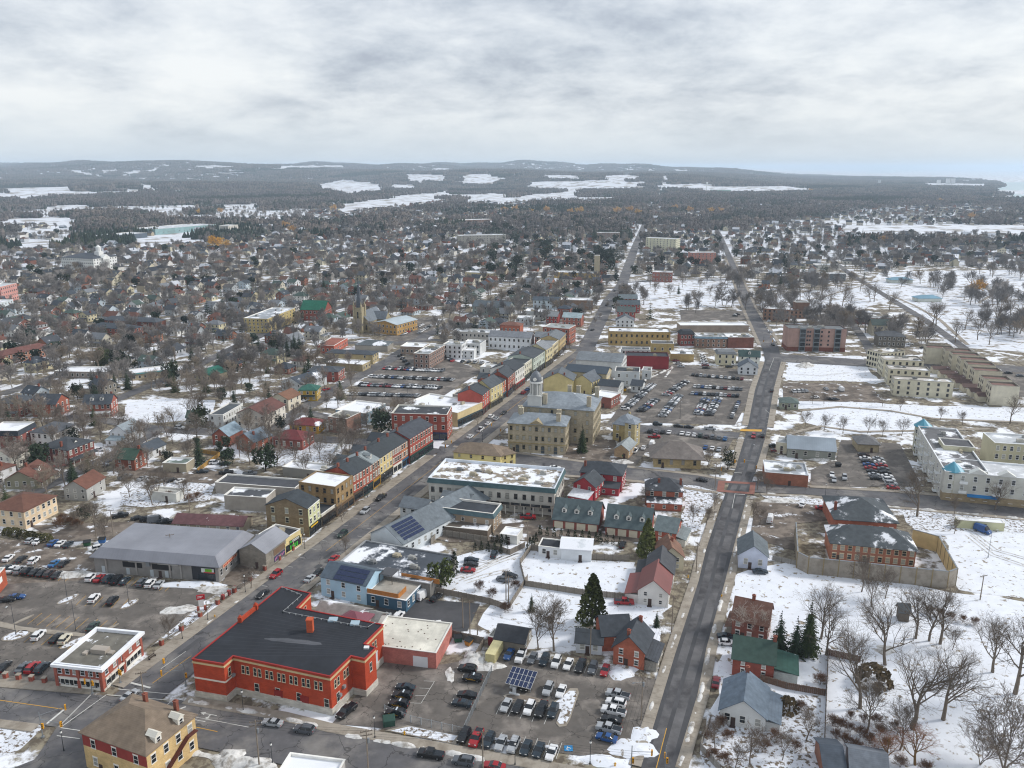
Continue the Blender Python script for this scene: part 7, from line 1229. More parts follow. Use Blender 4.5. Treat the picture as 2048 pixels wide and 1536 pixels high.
grove('w', [(1830, 1530, 9), (1775, 1535, 8)], 8, 'with reddish twigs in the brown scrub', '8a5a3e')
grove('a', [(1612, 1482, 9), (1500, 1530, 10), (1430, 1500, 8), (1565, 1520, 8), (1470, 1540, 8)], 9, 'round the grey-roofed bungalow', '6a5d52')
grove('u', [(1440, 1455), (1455, 1480), (1600, 1420), (1640, 1370), (1680, 1460), (1700, 1465), (1720, 1475), (1690, 1490), (1740, 1488), (1760, 1470), (1610, 1300), (1665, 1452), (1672, 1478), (1700, 1440), (1712, 1500), (1728, 1446), (1750, 1450), (1770, 1495), (1790, 1460), (1800, 1535), (1850, 1545), (1415, 1480), (1425, 1520), (1450, 1530), (1530, 1500), (1550, 1480), (1590, 1500), (1880, 1235), (1900, 1240), (1925, 1245), (1950, 1250), (1860, 1228)], 3, 'of the brown undergrowth', '7a5a44')
grove('b', [(1500, 1278, 12)], 12, 'in front of the brown-roofed brick house', 'b3a79c')
grove('s', [(1558, 1300, 12), (1590, 1312, 12)], 12, 'of the dark pair behind the green-roofed brick house', '24331f'); grove('S', [(1615, 1308, 15)], 15, 'behind the green-roofed brick house')
grove('h', [(1574, 1420, 3.2), (1746, 1368, 5)], 3, 'in the back gardens by the bungalow', '5a4c34')
grove('E', [(1184, 1252, 16)], 16, 'standing in the middle snowy yard'); grove('E', [(1294, 1112, 12)], 12, 'in front of the teal-roofed garages', '5a6032'); grove('s', [(1063, 1223, 6)], 6, 'small in the snowy yard beside the broad cedar', '2f3d28'); grove('e', [(882, 1175, 10)], 10, 'beside the wide black roof', '434d24'); grove('S', [(1164, 905, 13)], 13, 'in front of the sandstone hall', '2c3a20'); grove('c', [(909, 1150, 8)], 8, 'standing tall beside the bushy pine'); grove('s', [(1313, 1255, 5)], 5, 'small beside the orange brick gabled house', '26351f')
grove('a', [(1077, 1300, 15), (1108, 1302, 17)], 16, 'of the pair behind the canopy lot'); grove('a', [(1385, 1045, 8), (1412, 1052, 9), (1430, 1020, 8), (1290, 1010, 8)], 8, 'beside the orange brick house at the crossing'); grove('a', [(1508, 1040, 8), (1520, 1050, 7), (1534, 990, 8), (1515, 980, 9)], 8, 'at the far side of the red crossing')
grove('a', [(502, 1178, 8), (336, 1275, 7), (690, 1105, 7), (685, 1045, 8)], 8, 'on the pavement of the shopping street'); grove('u', [(1010, 1225), (1100, 1250), (960, 1180), (985, 1195), (1030, 1180)], 3.4, 'in the snowy yards behind the fence')
grove('A', [(375, 845, 14), (395, 835, 15), (410, 830, 14), (350, 855, 12)], 14, 'at the edge of the left snowy lot'); grove('a', [(260, 995, 11), (305, 1010, 13), (315, 1000, 12), (370, 1000, 10), (330, 985, 10), (190, 1060, 11), (210, 1080, 11), (170, 1040, 8), (150, 1050, 7)], 11, 'behind the plaza'); grove('u', [(125, 1045), (140, 1050), (155, 1055), (120, 1055), (340, 1000), (380, 1005), (395, 1000)], 4, 'of the brown scrub beside the peach house', '7d5a40'); grove('e', [(170, 1040, 6), (455, 900, 7), (440, 905, 6), (395, 895, 5)], 6, 'among the left back gardens', '2f3826')
grove('h', [(15, 1068), (30, 1071), (45, 1074), (62, 1077), (78, 1080), (92, 1082)], 2.4, 'of the peach house hedge', '4c4a28'); grove('e', [(330, 920, 5), (338, 922, 5), (105, 830, 6), (118, 832, 6), (155, 800, 10)], 5, 'by the brick houses on the left', '283323')
grove('a', [(560, 905), (590, 930), (620, 905), (640, 920), (680, 890), (700, 900), (720, 875), (650, 880), (590, 880), (660, 950), (610, 955), (500, 930), (540, 900), (480, 915), (690, 870), (735, 860)], 12, 'behind the brick terrace')
grove('c', [(1080 + i * 14, 1070 + i * 1.6) for i in range(9)], 3.6, 'of the teal garage hedge'); grove('c', [(1200 + i * 13, 1085 + i * 2) for i in range(4)], 3.6, 'of the short hedge below the garages'); grove('c', [(985 + i * 9, 1083 + i * 2) for i in range(4)], 3.2, 'of the hedge by the patio'); grove('c', [(950 + i * 13, 1100 + i * 1.5) for i in range(6)], 3.2, 'of the hedge along the board fence'); grove('c', [(1060, 1098), (1066, 1090), (1072, 1083), (1054, 1106)], 3.6, 'of the four beside the white block')
grove('a', [(1610, 853), (1648, 862), (1685, 867), (1735, 867), (1765, 873), (1803, 872)], 9, 'round the oval park'); grove('a', [(1625, 808, 7), (1648, 808, 7), (1765, 813, 8), (1800, 822, 8), (1880, 840, 8), (1925, 850, 8)], 7, 'beyond the oval park')
grove('A', [(1834, 1033, 18), (1990, 1020, 13), (2020, 848, 15)], 16, 'by the condominium'); grove('a', [(1908, 1030, 8), (1908, 1068, 7)], 8, 'by the long trailer')
prk = [(1282, 600), (1310, 590), (1340, 596), (1388, 605), (1365, 575), (1420, 595), (1442, 588), (1300, 575), (1330, 570), (1265, 610), (1400, 580), (1455, 575)]
grove('a', prk, 15, 'in the snowy park beside the far east road'); grove('s', [(1357, 588, 10), (1525, 598, 14), (1540, 598, 12), (1560, 580, 16), (1580, 578, 16)], 14, 'in the parks by the far east road')
grove('A', [(1618, 615), (1640, 601), (1662, 618), (1685, 612), (1702, 575), (1720, 583), (1740, 604), (1748, 604), (1778, 622), (1716, 655), (1850, 685), (1910, 686), (1930, 660), (1955, 680), (1978, 690), (2020, 635), (1992, 650), (1872, 652), (1865, 650), (2040, 560), (1985, 555), (1960, 580), (1600, 600), (1570, 605), (1588, 602), (1700, 625), (1690, 600)], 18, 'scattered over the right-hand snowy park'); grove('g', [(1950, 592, 17)], 17, 'by the blue park hut', 'd2a04a')
grove('g', [(430, 500, 25)], 17, 'glowing yellow before the snow field', 'e6ae38')
grove('A', [(680, 605, 16), (665, 600, 14), (670, 665, 9), (705, 668, 9)], 15, 'round the spired church'); grove('S', [(560, 702, 15), (590, 708, 15), (600, 712, 15), (575, 712, 13), (628, 590, 18), (648, 588, 18)], 16, 'behind the yellow apartment block', '253523'); grove('a', [(500, 770), (495, 740), (520, 760), (470, 790), (430, 780), (450, 790), (560, 760), (480, 720), (530, 740), (250, 690), (280, 700), (300, 705), (320, 690), (340, 700), (265, 715), (330, 720), (360, 700)], 12, 'among the left-hand gardens'); grove('e', [(500, 790, 8), (235, 742, 9), (255, 738, 9), (430, 765, 8)], 8, 'in the left-hand gardens', '2e3a26')
grove('a', [kp2 for kp2 in ((955, 850), (1000, 808), (1030, 790), (1075, 745), (1095, 730), (1110, 720), (1125, 712), (1140, 700), (1160, 690), (1060, 755), (1190, 650), (1200, 640), (1215, 615), (1165, 650))], 7, 'along the far shopping street pavements')
# ================================================================ street furniture and small things
def utility_pole(px, py, h, label, arms=1, rz=0.0, lamp=False):
    p = G(px, py); o = ob('utility_pole', None, loc=(p.x, p.y, 0), rz=rz, label=label, cat='utility pole', group='utility poles'); b = MB(); b.tube((0, 0, -.1), (0, 0, h), .17, .11, 8, 0, True); b.obj('pole', 'wood', o, '8a7f72')
    for k in range(arms): b = MB(); z = h - .5 - k * .9; b.box(-1.2, 1.2, -.07, .07, z, z + .14); [b.ring((x, 0), .06, z + .14, z + .34, 6) for x in (-1.1, -.45, .45, 1.1)]; b.obj('cross_arm', 'wood', o, '7d7266')
    if arms > 1: b = MB(); b.ring((.35, 0), .24, h - 3.1, h - 2.1, 8); b.obj('transformer', 'steel', o)
    if lamp: b = MB(); b.tube((0, 0, h - 2.4), (0, -2.2, h - 1.9), .05, .04, 5); b.box(-.12, .12, -2.7, -2.1, h - 1.98, h - 1.84); b.obj('lamp_arm', 'steel', o)
    return o
UP = [(519, 1536, 11.5, 'beside the bottom snowbank left of the dark lamp'), (737, 1552, 11, 'at the bottom edge below the fenced lot'), (966, 1545, 10, 'at the bottom edge below the red pickup'), (1282, 1440, 12, 'beside the car column on the east road'), (1343, 1265, 11, 'beside the orange brick gabled house'), (1392, 1145, 10, 'beside the red-roofed cottage'), (1430, 975, 10, 'at the red crossing corner'), (1180, 1330, 11, 'behind the canopy lot car row'), (940, 1268, 10, 'nearest the dark red shed'), (926, 1256, 9, 'nearest the dark lot'), (955, 1270, 7, 'with barrel top beside the container'), (1012, 1200, 9.5, 'first in the snowy yard fence line'), (1017, 1206, 8.5, 'second in the snowy yard fence line'), (291, 1420, 10, 'behind the mansard roof at the crossing'), (1960, 1200, 8, 'alone in the snowy field'), (125, 953, 12, 'in front of the dark red duplex'), (228, 1080, 11, 'between bare trees behind the plaza'), (193, 1078, 10, 'left of it behind the plaza'), (267, 890, 10, 'by the white corner house'), (380, 1025, 9, 'behind the long brown roof'), (317, 856, 8, 'on the side street by the snowy lot'), (1055, 1100, 10, 'behind the low white block'), (150, 850, 9, 'by the big brick house'), (345, 1120, 9, 'over the plaza scrap yard')]
for i, (x, y, h, d) in enumerate(UP): utility_pole(x, y, h, 'weathered wooden utility pole ' + d, 2 if i in (0, 1, 3) else 1, R(15 if i not in (3, 4, 5, 6) else -68), i in (3, 6))
def wires(P, label, hs, offs_=(-1.1, -.4, .4, 1.1), sag=.7):
    b = MB()
    for (a, ha), (c, hc_) in zip(zip(P, hs), zip(P[1:], hs[1:])):
        p, q = G(*a), G(*c); d = (q - p).normalized(); n = Vector((-d.y, d.x, 0))
        for f in offs_:
            pts = [p.lerp(q, t / 10) + n * f + Vector((0, 0, ha + (hc_ - ha) * t / 10 - sag * 4 * (t / 10) * (1 - t / 10))) for t in range(11)]
            for u, v in zip(pts, pts[1:]): b.tube(u, v, .018, .018, 3)
    b.obj('power_lines', 'rubber', label=label, cat='wires', kind='stuff')
wires([(150, 1480), (519, 1536), (737, 1552), (966, 1545), (1300, 1600)], 'thin power lines sagging along the cross street', [11, 11, 10.5, 9.6, 10]); wires([(1250, 1560), (1282, 1440), (1343, 1265), (1392, 1145), (1430, 975)], 'thin power lines along the east road', [11, 11.6, 10.6, 9.6, 9.6]); wires([(1282, 1440), (1180, 1330), (955, 1270)], 'service wire over the canopy lot', [10, 9, 7], (0, .3))
def street_lamp(px, py, h, label, col='33363a', kind='post', rz=0):
    p = G(px, py); o = ob('street_lamp', None, loc=(p.x, p.y, 0), rz=rz, label=label, cat='street lamp', group='street lamps'); b = MB(); b.ring((0, 0), .2, 0, .7, 8, 0, .12); b.tube((0, 0, .6), (0, 0, h), .08, .05, 6, 0, True); b.obj('post', 'paint', o, col)
    if kind == 'post': b = MB(); b.ring((0, 0), .1, h, h + .15, 8, 0, .24); b.ring((0, 0), .24, h + .15, h + .6, 8, 0, .17); b.obj('lantern', 'lamp_glass', o); b = MB(); b.ring((0, 0), .26, h + .6, h + .8, 8, 0, .05); b.obj('lantern_cap', 'paint', o, col)
    else:
        b = MB(); b.tube((0, 0, h - .05), (0, -1.6, h + .35), .05, .04, 5); b.obj('arm', 'paint', o, col); b = MB(); b.box(-.16, .16, -2.2, -1.5, h + .26, h + .4); b.obj('lamp_head', 'paint', o, 'b9bcbe')
SLP = [(128, 1503, 4.5, 'at the corner snow lawn'), (545, 1528, 4.5, 'beside the cross street snowbank'), (750, 1477, 5, 'by the green cabinet'), (1030, 1531, 5, 'at the bottom row of cars'), (365, 1279, 5, 'opposite the armoury roof'), (416, 1241, 5, 'by the brick pillars'), (491, 1186, 5.2, 'by the red planter sign'), (610, 1099, 5, 'by the green sign shop'), (487, 1424, 5, 'against the armoury steps'), (1180, 1528, 5, 'by the corner green sign'), (735, 995, 4.5, 'outside the brick terrace'), (770, 970, 4.5, 'further up outside the brick terrace'), (965, 885, 5, 'by the junction opposite the red corner block'), (1008, 880, 5, 'beside the hall planters'), (1650, 995, 5, 'by the second crossing street')]
for x, y, h, d in SLP: street_lamp(x, y, h, 'slim dark lantern post ' + d)
for x, y, h, d, k in ((32, 1270, 9, 'on the snowy parking island near the frame edge', 0), (152, 1262, 9, 'in the row behind the bank', 0), (135, 1200, 8, 'on the narrow parking island', 0), (258, 1208, 8, 'on the oval parking island', 0), (75, 1140, 10, 'over the gravel parking', 40), (1976, 1115, 9, 'in the snowy field with curved arm', 100), (1754, 925, 9, 'in the depot car park', 0), (1680, 860, 7, 'in the oval park', 0), (1750, 855, 7, 'further right in the oval park', 0), (1510, 940, 10, 'over the red crossing', 200), (1360, 838, 9, 'in the large car park', 0), (770, 800, 9, 'in the far car park', 0), (815, 790, 9, 'second in the far car park', 0), (855, 775, 9, 'third in the far car park', 0)): street_lamp(x, y, h, 'tall parking lamp ' + d, '8e9296' if k else '4a4c50', 'arm', R(k))
def signal(px, py, h, arms, label, rz):
    p = G(px, py); o = ob('traffic_signal', None, loc=(p.x, p.y, 0), rz=rz, label=label, cat='traffic light', group='traffic signals'); b = MB(); b.ring((0, 0), .35, 0, .35, 8); b.tube((0, 0, .3), (0, 0, h), .13, .09, 8, 0, True); b.obj('post', 'steel', o)
    hd = MB(); hd.box(-.22, .22, -.16, .16, -.65, .65); hme = hd.mesh('signal_head', 'paint'); ln = MB(); [ln.tube((0, -.165, z), (0, -.2, z), .13, .13, 8, 0, True) for z in (-.4, 0, .4)]; lme = ln.mesh('lens', 'rubber')
    for a, l, z in arms:
        b = MB(); x, y = l * math.cos(a), l * math.sin(a); b.tube((0, 0, z), (x, y, z + .5), .06, .045, 6); b.obj('mast_arm', 'steel', o); s = ob('signal_head', hme, o, 'd99a1c', (x, y, z + .3), a + math.pi / 2); ob('lens', lme, s)
    s = ob('signal_head', hme, o, 'd99a1c', (.3, 0, 2.9), 0); ob('lens', lme, s)
    return o
for x, y, d, a in ((86, 1475, 'at the snowy lawn corner', [(R(28), 5, 5.6), (R(-20), 6, 4.6)]), (185, 1388, 'in front of the bank corner', [(R(200), 1.2, 3.4)]), (241, 1367, 'beside the bank side wall', [(R(-60), .8, 3.4)]), (372, 1372, 'at the armoury corner', [(R(165), 5.5, 5.6), (R(200), 5, 4.4)]), (300, 1440, 'behind the mansard house', [(R(0), .8, 3.4)]), (1262, 1545, 'at the bottom end of the east road', [(R(-10), 4, 5)]), (1440, 952, 'at the pavilion side of the red crossing', [(R(10), 6, 5.6)]), (1510, 948, 'at the office side of the red crossing', [(R(190), 5, 5.6)]), (1562, 700, 'by the pink apartments', [(R(170), 6, 5.6)]), (890, 905, 'at the terrace corner of the side street', [(R(0), 3, 4.6)]), (1000, 872, 'across from the red corner block', [(R(170), 4, 5)]), (1526, 690, 'by the far corner shops', [(R(0), 5, 5.6)]), (1330, 1545, 'in the middle of the bottom edge', [(R(90), .6, 3.4)])): signal(x, y, 6.4, a, 'yellow traffic signals on a grey pole ' + d, 0)
# chain-link fence of the police lot
def fence(P, h, label, name='board_fence', mname='wood', col='8d8378', step=2.4, thick=.05, post='6d655c', wire=False, cat='fence'):
    W = wl(P); r0 = W[0]; o = ob(name, None, loc=(r0.x, r0.y, 0), label=label, cat=cat)
    for a, c in zip(W, W[1:]):
        L = (c - a).length; k = max(1, round(L / step)); s = L / k; rz = math.atan2(c.y - a.y, c.x - a.x)
        b = MB()
        if wire:
            n = 6
            for i in range(n * 2): x = s * i / (n * 2); b.tube((x, 0, .05), (min(s, x + s / 4), 0, h), .012, .012, 3); b.tube((min(s, x + s / 4), 0, .05), (x, 0, h), .012, .012, 3)
            b.tube((0, 0, h), (s, 0, h), .035, .035, 5); b.tube((0, 0, .08), (s, 0, .08), .025, .025, 4)
        else:
            n = 5
            for i in range(n): b.box(s * i / n + .01, s * (i + 1) / n - .01, -thick, thick, .05, h + .04 * math.sin(i * 2.3))
            b.box(0, s, -thick - .04, -thick, h * .75, h * .75 + .1)
        me = b.mesh('panel', mname); pb = MB(); pb.box(-.07, .07, -.09, .09, 0, h + .12); pme_ = pb.mesh('post', 'paint')
        for j in range(k): q = a.lerp(c, j / k) - r0; ob('panel', me, o, col, (q.x, q.y, 0), rz); ob('post', pme_, o, post, (q.x, q.y, 0), rz)
    q = W[-1] - r0; ob('post', pme_, o, post, (q.x, q.y, 0))
    return o
fence([(770, 1425), (822, 1446), (926, 1470), (983, 1345)], 1.9, 'chain-link fence round the police vehicles', 'chain_link_fence', 'mesh_wire', None, 2.5, wire=True, post='9aa0a4')
for P, h, d, c in (([(892, 1272), (968, 1290)], 2.2, 'grey board fence between the pink garage and the red shed', '7d756b'), ([(968, 1290), (952, 1318)], 2.2, 'short board fence beside the container', '857c72'), ([(872, 1186), (980, 1208), (1012, 1220)], 1.9, 'grey board fence behind the bushy pine', '8b8378'), ([(1050, 1172), (1165, 1190), (1262, 1200)], 1.9, 'long grey board fence across the snowy yards', '8d857a'), ([(1262, 1200), (1335, 1215)], 2.0, 'dark board fence below the red-roofed cottage', '5f6064'), ([(1050, 1172), (1040, 1130), (1062, 1100), (1160, 1118), (1258, 1122)], 2.0, 'board fence round the upper snowy yard', '8a8277'), ([(950, 1090), (1020, 1110), (1050, 1095)], 2.0, 'board fence behind the cedar hedge', '857d73'), ([(1020, 1215), (1055, 1160)], 1.8, 'short board fence by the twin poles', '857d73'), ([(1420, 1445), (1400, 1500), (1440, 1545)], 1.8, 'grey fence in front of the bungalow shrubs', '96928c'), ([(1656, 1310), (1652, 1400), (1648, 1500)], 1.8, 'dark brown fence along the snowy lot', '54463c'), ([(1520, 1362), (1572, 1378), (1650, 1392)], 1.8, 'brown fence behind the green-roofed brick house', '6d5648'), ([(1545, 1120), (1600, 1132)], 1.6, 'picket fence beside the wrapped cottage', '9a968f'), ([(395, 945), (440, 912)], 1.8, 'tan board fence by the gravel court', 'b08a4a'), ([(440, 912), (395, 905)], 1.8, 'new tan fence behind the evergreens', 'b08a4a'), ([(662, 1322), (660, 1310)], 1.5, 'short fence by the brown-roofed house', '6d5648'), ([(1652, 1310), (1720, 1325)], 1.8, 'reddish fence at the back of the snowy lot', '6a4c42'), ([(670, 905), (690, 885)], 2, 'pale fence behind the terrace', 'a9aaa6'), ([(862, 1090), (878, 1070), (975, 1085)], 2.2, 'grey patio fence below the tan office', '8b857c')): fence(P, h, d, col=c)
# brick pillars with railings along the left car park
for i in range(9):
    p = kp(2 + i * 7.3 - 3, -5.0); o = ob('brick_pillar', None, loc=(p.x, p.y, 0), rz=math.pi / 2 - R(hk), label=ordn(i + 1) + ' low brick pillar from the bank along the car park railing', cat='pillar', group='car park pillars'); b = MB(); b.box(-.45, .45, -.45, .45, 0, 1.5); b.obj('shaft', 'brick', o, '9a4a38'); b = MB(); b.box(-.55, .55, -.55, .55, 1.5, 1.68); b.obj('cap', 'concrete', o)
    if i < 8: b = MB(); [b.tube((.45, 0, z), (6.85, 0, z), .03, .03, 4) for z in (.3, .75, 1.2)]; [b.tube((.6 + k * .45, 0, .2), (.6 + k * .45, 0, 1.2), .015, .015, 3) for k in range(14)]; b.obj('railing', 'rubber', o)
for i in range(4): p = G(12 + i * 26, 1357 + i * 3); o = ob('brick_pillar', None, loc=(p.x, p.y, 0), rz=R(-5), label=ordn(i + 1) + ' low brick pillar from the frame edge beside the bank', cat='pillar', group='pavement pillars'); b = MB(); b.box(-.45, .45, -.45, .45, 0, 1.5); b.obj('shaft', 'brick', o, '9a4a38'); b = MB(); b.box(-.55, .55, -.55, .55, 1.5, 1.68); b.obj('cap', 'concrete', o)
# red pylon sign
p = G(404, 1222); o = ob('pylon_sign', None, loc=(p.x, p.y, 0), rz=R(20), label='red and white pylon sign at the car park entrance', cat='sign'); b = MB(); b.box(-1.1, 1.1, -.15, .15, 3.6, 5.0); b.obj('red_panel', 'paint', o, 'b3202c'); b = MB(); b.box(-.7, .7, -.13, .13, 1.6, 3.4); b.obj('white_panel', 'paint', o, 'e4e4e2')
for x in (-.9, .9): b = MB(); b.box(x - .35, x + .35, -.35, .35, 0, 1.5); b.obj('brick_foot', 'brick', o, '9a4a38')
t = ob('lettering', TXT('Northumberland Mall', .2, 'paint') if False else TXT('PLAZA', .5, 'paint'), o, 'eeeeee', (-.85, -.17, 4.1)); t.rotation_euler = (math.pi / 2, 0, 0); bpy.data.objects.remove(t)
b = MB(); [b.box(-.85, -.85 + w_, -.165, -.15, z, z + .16) for z, w_ in ((4.5, 1.5), (4.15, 1.1))]; b.obj('sign_print', 'paint', o, 'e6d6d6')
# red planter sign group
p = G(458, 1190); o = ob('planter_sign', None, loc=(p.x, p.y, 0), rz=math.pi / 2 - R(hk), label='low red brick pillars with white sign in kerbed planter by the entrance', cat='sign'); 
for x in (-2.6, 0, 2.6): b = MB(); b.box(x - .4, x + .4, -.4, .4, 0, 1.5); b.obj('pillar', 'brick', o, '9a3a34')
b = MB(); b.box(-2, -.6, -.1, .1, .3, 1.1); b.obj('sign_board', 'paint', o, 'd9d6d2'); b = MB(); b.box(-4, 4, -1.5, -1.3, 0, .3); b.box(-4, 4, 1.3, 1.5, 0, .3); b.box(-4.2, -4, -1.5, 1.5, 0, .3); b.box(4, 4.2, -1.5, 1.5, 0, .3); b.obj('kerb', 'concrete', o)
# plaza sign, wall panels and vents
pl = next(o for o in bpy.data.objects if o.name.startswith('plaza_building'))
def on_face(px, py, par, z, name, w_, h, col, m='paint', out=.1, yoff=0.0):
    b = MB(); b.box(-w_ / 2, w_ / 2, -out, 0, 0, h); q = G(px, py, z); l = par.matrix_world.inverted() @ q if False else Matrix.Translation(par.location).to_4x4() @ Matrix.Rotation(par.rotation_euler[2], 4, 'Z'); v = l.inverted() @ q; return b.obj(name, m, par, col, loc=(v.x, yoff, z))
on_face(420, 1150, pl, .3, 'corner_cladding', 7.5, 4.7, '33353a', out=.06); o = on_face(419, 1142, pl, 3.0, 'oval_sign', 4.0, 1.3, 'd8dcd6', out=.25); o = on_face(419, 1142, pl, 3.3, 'green_sign_field', 2.2, .9, '6aa81e', out=.32); on_face(419, 1146, pl, 2.9, 'red_sign_edge', 3.4, .3, 'b03a34', out=.34); on_face(418, 1155, pl, .4, 'entrance_glass', 5, 2.0, None, 'glass', .1)
for x in (278, 342): on_face(x, 1125, pl, 2.6, 'loading_recess', 6.4, 1.8, '2c2c2e', 'paint', .05); on_face(x, 1125, pl, 4.4, 'recess_lintel', 6.8, .3, 'b5b3ae', 'paint', .2)
for x in (214, 268, 320, 352): on_face(x, 1140, pl, .2, 'service_door', 1.1, 2.1, 'bcc4c8', out=.1)
for x in (235, 300, 372, 395): on_face(x, 1130, pl, .2, 'wall_pilaster', .5, 4.8, 'a09c96', out=.25)
b = MB(); b.box(-.6, .6, -.5, .4, 3.6, 5.4); b.tube((0, -.4, 5.4), (0, 1.6, 6.8), .35, .35, 8); b.box(-.5, .5, 1.2, 2.4, 6.2, 7.4); v = on_face(365, 1100, pl, 0, 'duct', .1, .1, 'a0a6a8'); b.obj('exhaust_duct', 'steel', pl, loc=v.location)
sgn = MB(); sgn.box(-.1, 0, 0, 9, 0, 1.1); Lp = (G(436, 1133, 5.2) - G(187, 1113, 5.2)).length; sgn.obj('street_sign_board', 'paint', pl, 'd9a58c', loc=(Lp + .12, 2.5, 3.2))
b = MB(); [b.box(0, .04, i * 1.0 + .1, i * 1.0 + .7, .3, .8) for i in range(8)]; b.obj('sign_letters', 'paint', pl, 'b8402c', loc=(Lp + .12, 2.9, 3.2))
gs = next(o for o in bpy.data.objects if o.name.startswith('green_sign_shop')); b = MB(); b.box(2.2, 7.4, -.42, -.33, 3.0, 4.0); b.obj('sign_board', 'paint', gs, '2d3a2e'); b = MB(); [b.box(3.6 + i * .42, 3.9 + i * .42, -.46, -.42, 3.55, 3.85) for i in range(8)]; [b.box(3.6 + i * .36, 3.85 + i * .36, -.46, -.42, 3.12, 3.4) for i in range(9)]; b.obj('sign_letters', 'paint', gs, 'e6e8e2'); b = MB(); b.box(2.4, 3.2, -.46, -.42, 3.2, 3.85); [b.box(2.5 + i * 1.1, 3.2 + i * 1.1, -.2, -.1, .8, 2.2) for i in range(4)]; b.obj('green_poster', 'paint', gs, '3fae3a')
pf = next(o for o in bpy.data.objects if o.name.startswith('painted_front')); b = MB(); b.box(.6, 5.4, -.4, -.33, 3.15, 3.6); b.obj('sign_board', 'paint', pf, 'e0b52a')
# canopy, container, dumpsters, cabinets
p = G(1042, 1388); hcR = math.pi / 2 - R(pk); o = ob('solar_canopy', None, loc=(p.x, p.y, 0), rz=math.atan2(*((G(1066, 1361, 3.4) - G(1011, 1348, 3.4)).yx)), label='carport with tilted solar panels in the parking lot', cat='carport')
c4 = G(1043, 1354, 3.4); o.location = (c4.x, c4.y, 0); o.scale = (.8, .8, .95); pmm = MB(); pmm.box(-.62, .62, -1.0, 1.0, 0, .05, 0); pmm.box(-.66, .66, -1.04, 1.04, -.03, .0, 1); pmm.box(-.66, -.62, -1.04, 1.04, 0, .07, 1); pmm.box(.62, .66, -1.04, 1.04, 0, .07, 1); pmm.box(-.62, .62, -1.04, -1.0, 0, .07, 1); pmm.box(-.62, .62, 1.0, 1.04, 0, .07, 1); pmq = pmm.mesh('solar_panel', ['solar', 'lamp_glass'])
for i in range(6):
    for j in range(3): q = ob('solar_panel', pmq, o, loc=((i - 2.5) * 1.33, (j - 1) * 2.06 * .96, 3.4 + (j - 1) * .58)); q.rotation_euler = (R(16), 0, 0)
for x in (-3, 3): b = MB(); b.tube((x, -.6, 0), (x, 0, 3.3), .14, .12, 6); b.tube((x, .8, 0), (x, .3, 3.4), .14, .12, 6); b.tube((x, -2.8, 2.65), (x, 2.8, 4.05), .09, .09, 5); b.obj('frame', 'steel', o)
b = MB(); b.box(-2.6, .6, -3.6, -2.9, 0, .5); b.box(-1.6, -.6, -3.2, -2.7, 0, 1.9); b.obj('charger_cabinet', 'paint', o, 'c9ccce')
cA, cB = G(976, 1326), G(1003, 1330); p = G(990, 1328); o = ob('shipping_container', None, loc=(p.x, p.y + 4, 0), rz=math.pi / 2 - R(pk), label='cream shipping container beside the snow heap', cat='container'); b = MB(); b.box(-4.2, 4.2, -1.25, 1.25, .15, 2.75); b.obj('shell', 'stucco', o, 'd9cf9e'); b = MB(); [b.box(-4.0 + i * .4, -3.85 + i * .4, s * 1.25 - .03, s * 1.25 + .03, .3, 2.6) for i in range(21) for s in (-1, 1)]; b.obj('corrugation', 'paint', o, 'cdc393', kind='stuff')
for y in (-.62, .62): b = MB(); b.box(-4.28, -4.2, y - .6, y + .6, .25, 2.65); [b.tube((-4.3, y + k, .3), (-4.3, y + k, 2.6), .03, .03, 4) for k in (-.3, .3)]; b.obj('door', 'paint', o, 'cfc592')
def dumpster(px, py, rz, col, label, s=1.0):
    p = G(px, py); o = ob('dumpster', None, loc=(p.x, p.y, .1), rz=rz, sc_=s, label=label, cat='dumpster', group='dumpsters'); b = MB(); b.hexa([(-.8, -.5, .15), (.8, -.5, .15), (.8, .5, .15), (-.8, .5, .15)], [(-.95, -.7, 1.2), (.95, -.7, 1.2), (.95, .7, 1.2), (-.95, .7, 1.2)]); b.obj('bin', 'paint', o, col); b = MB(); b.hexa([(-1, -.75, 1.2), (1, -.75, 1.2), (1, .75, 1.5), (-1, .75, 1.5)], [(-1, -.75, 1.28), (1, -.75, 1.28), (1, .75, 1.58), (-1, .75, 1.58)]); b.obj('lid', 'paint', o, '26282a'); [ob('wheel', car_meshes('c')['wheel'], o, loc=(x, y, .08), sc_=.3) for x in (-.7, .7) for y in (-.4, .4)]
for x, y, r_, c, d in ((818, 1318, 0, '1f4a33', 'by the pink garage door'), (916, 1284, 8, '24503a', 'against the board fence'), (938, 1290, 60, 'a9742e', 'of orange wood colour beside the board fence'), (175, 1092, 20, '2c5a3a', 'behind the plaza corner'), (1248, 915, 10, '2a7a45', 'bright green by the stone annex'), (1676, 934, 10, '22252a', 'black behind the brick office'), (1930, 1052, 15, '2a6a3a', 'beside the long trailer'), (1247, 783, 20, 'd9a520', 'yellow skip by the large car park'), (205, 1086, 10, '2a64a0', 'blue behind the plaza')): dumpster(x, y, R(r_), c, 'dumpster ' + d, 1.5 if c == 'd9a520' else 1.15)
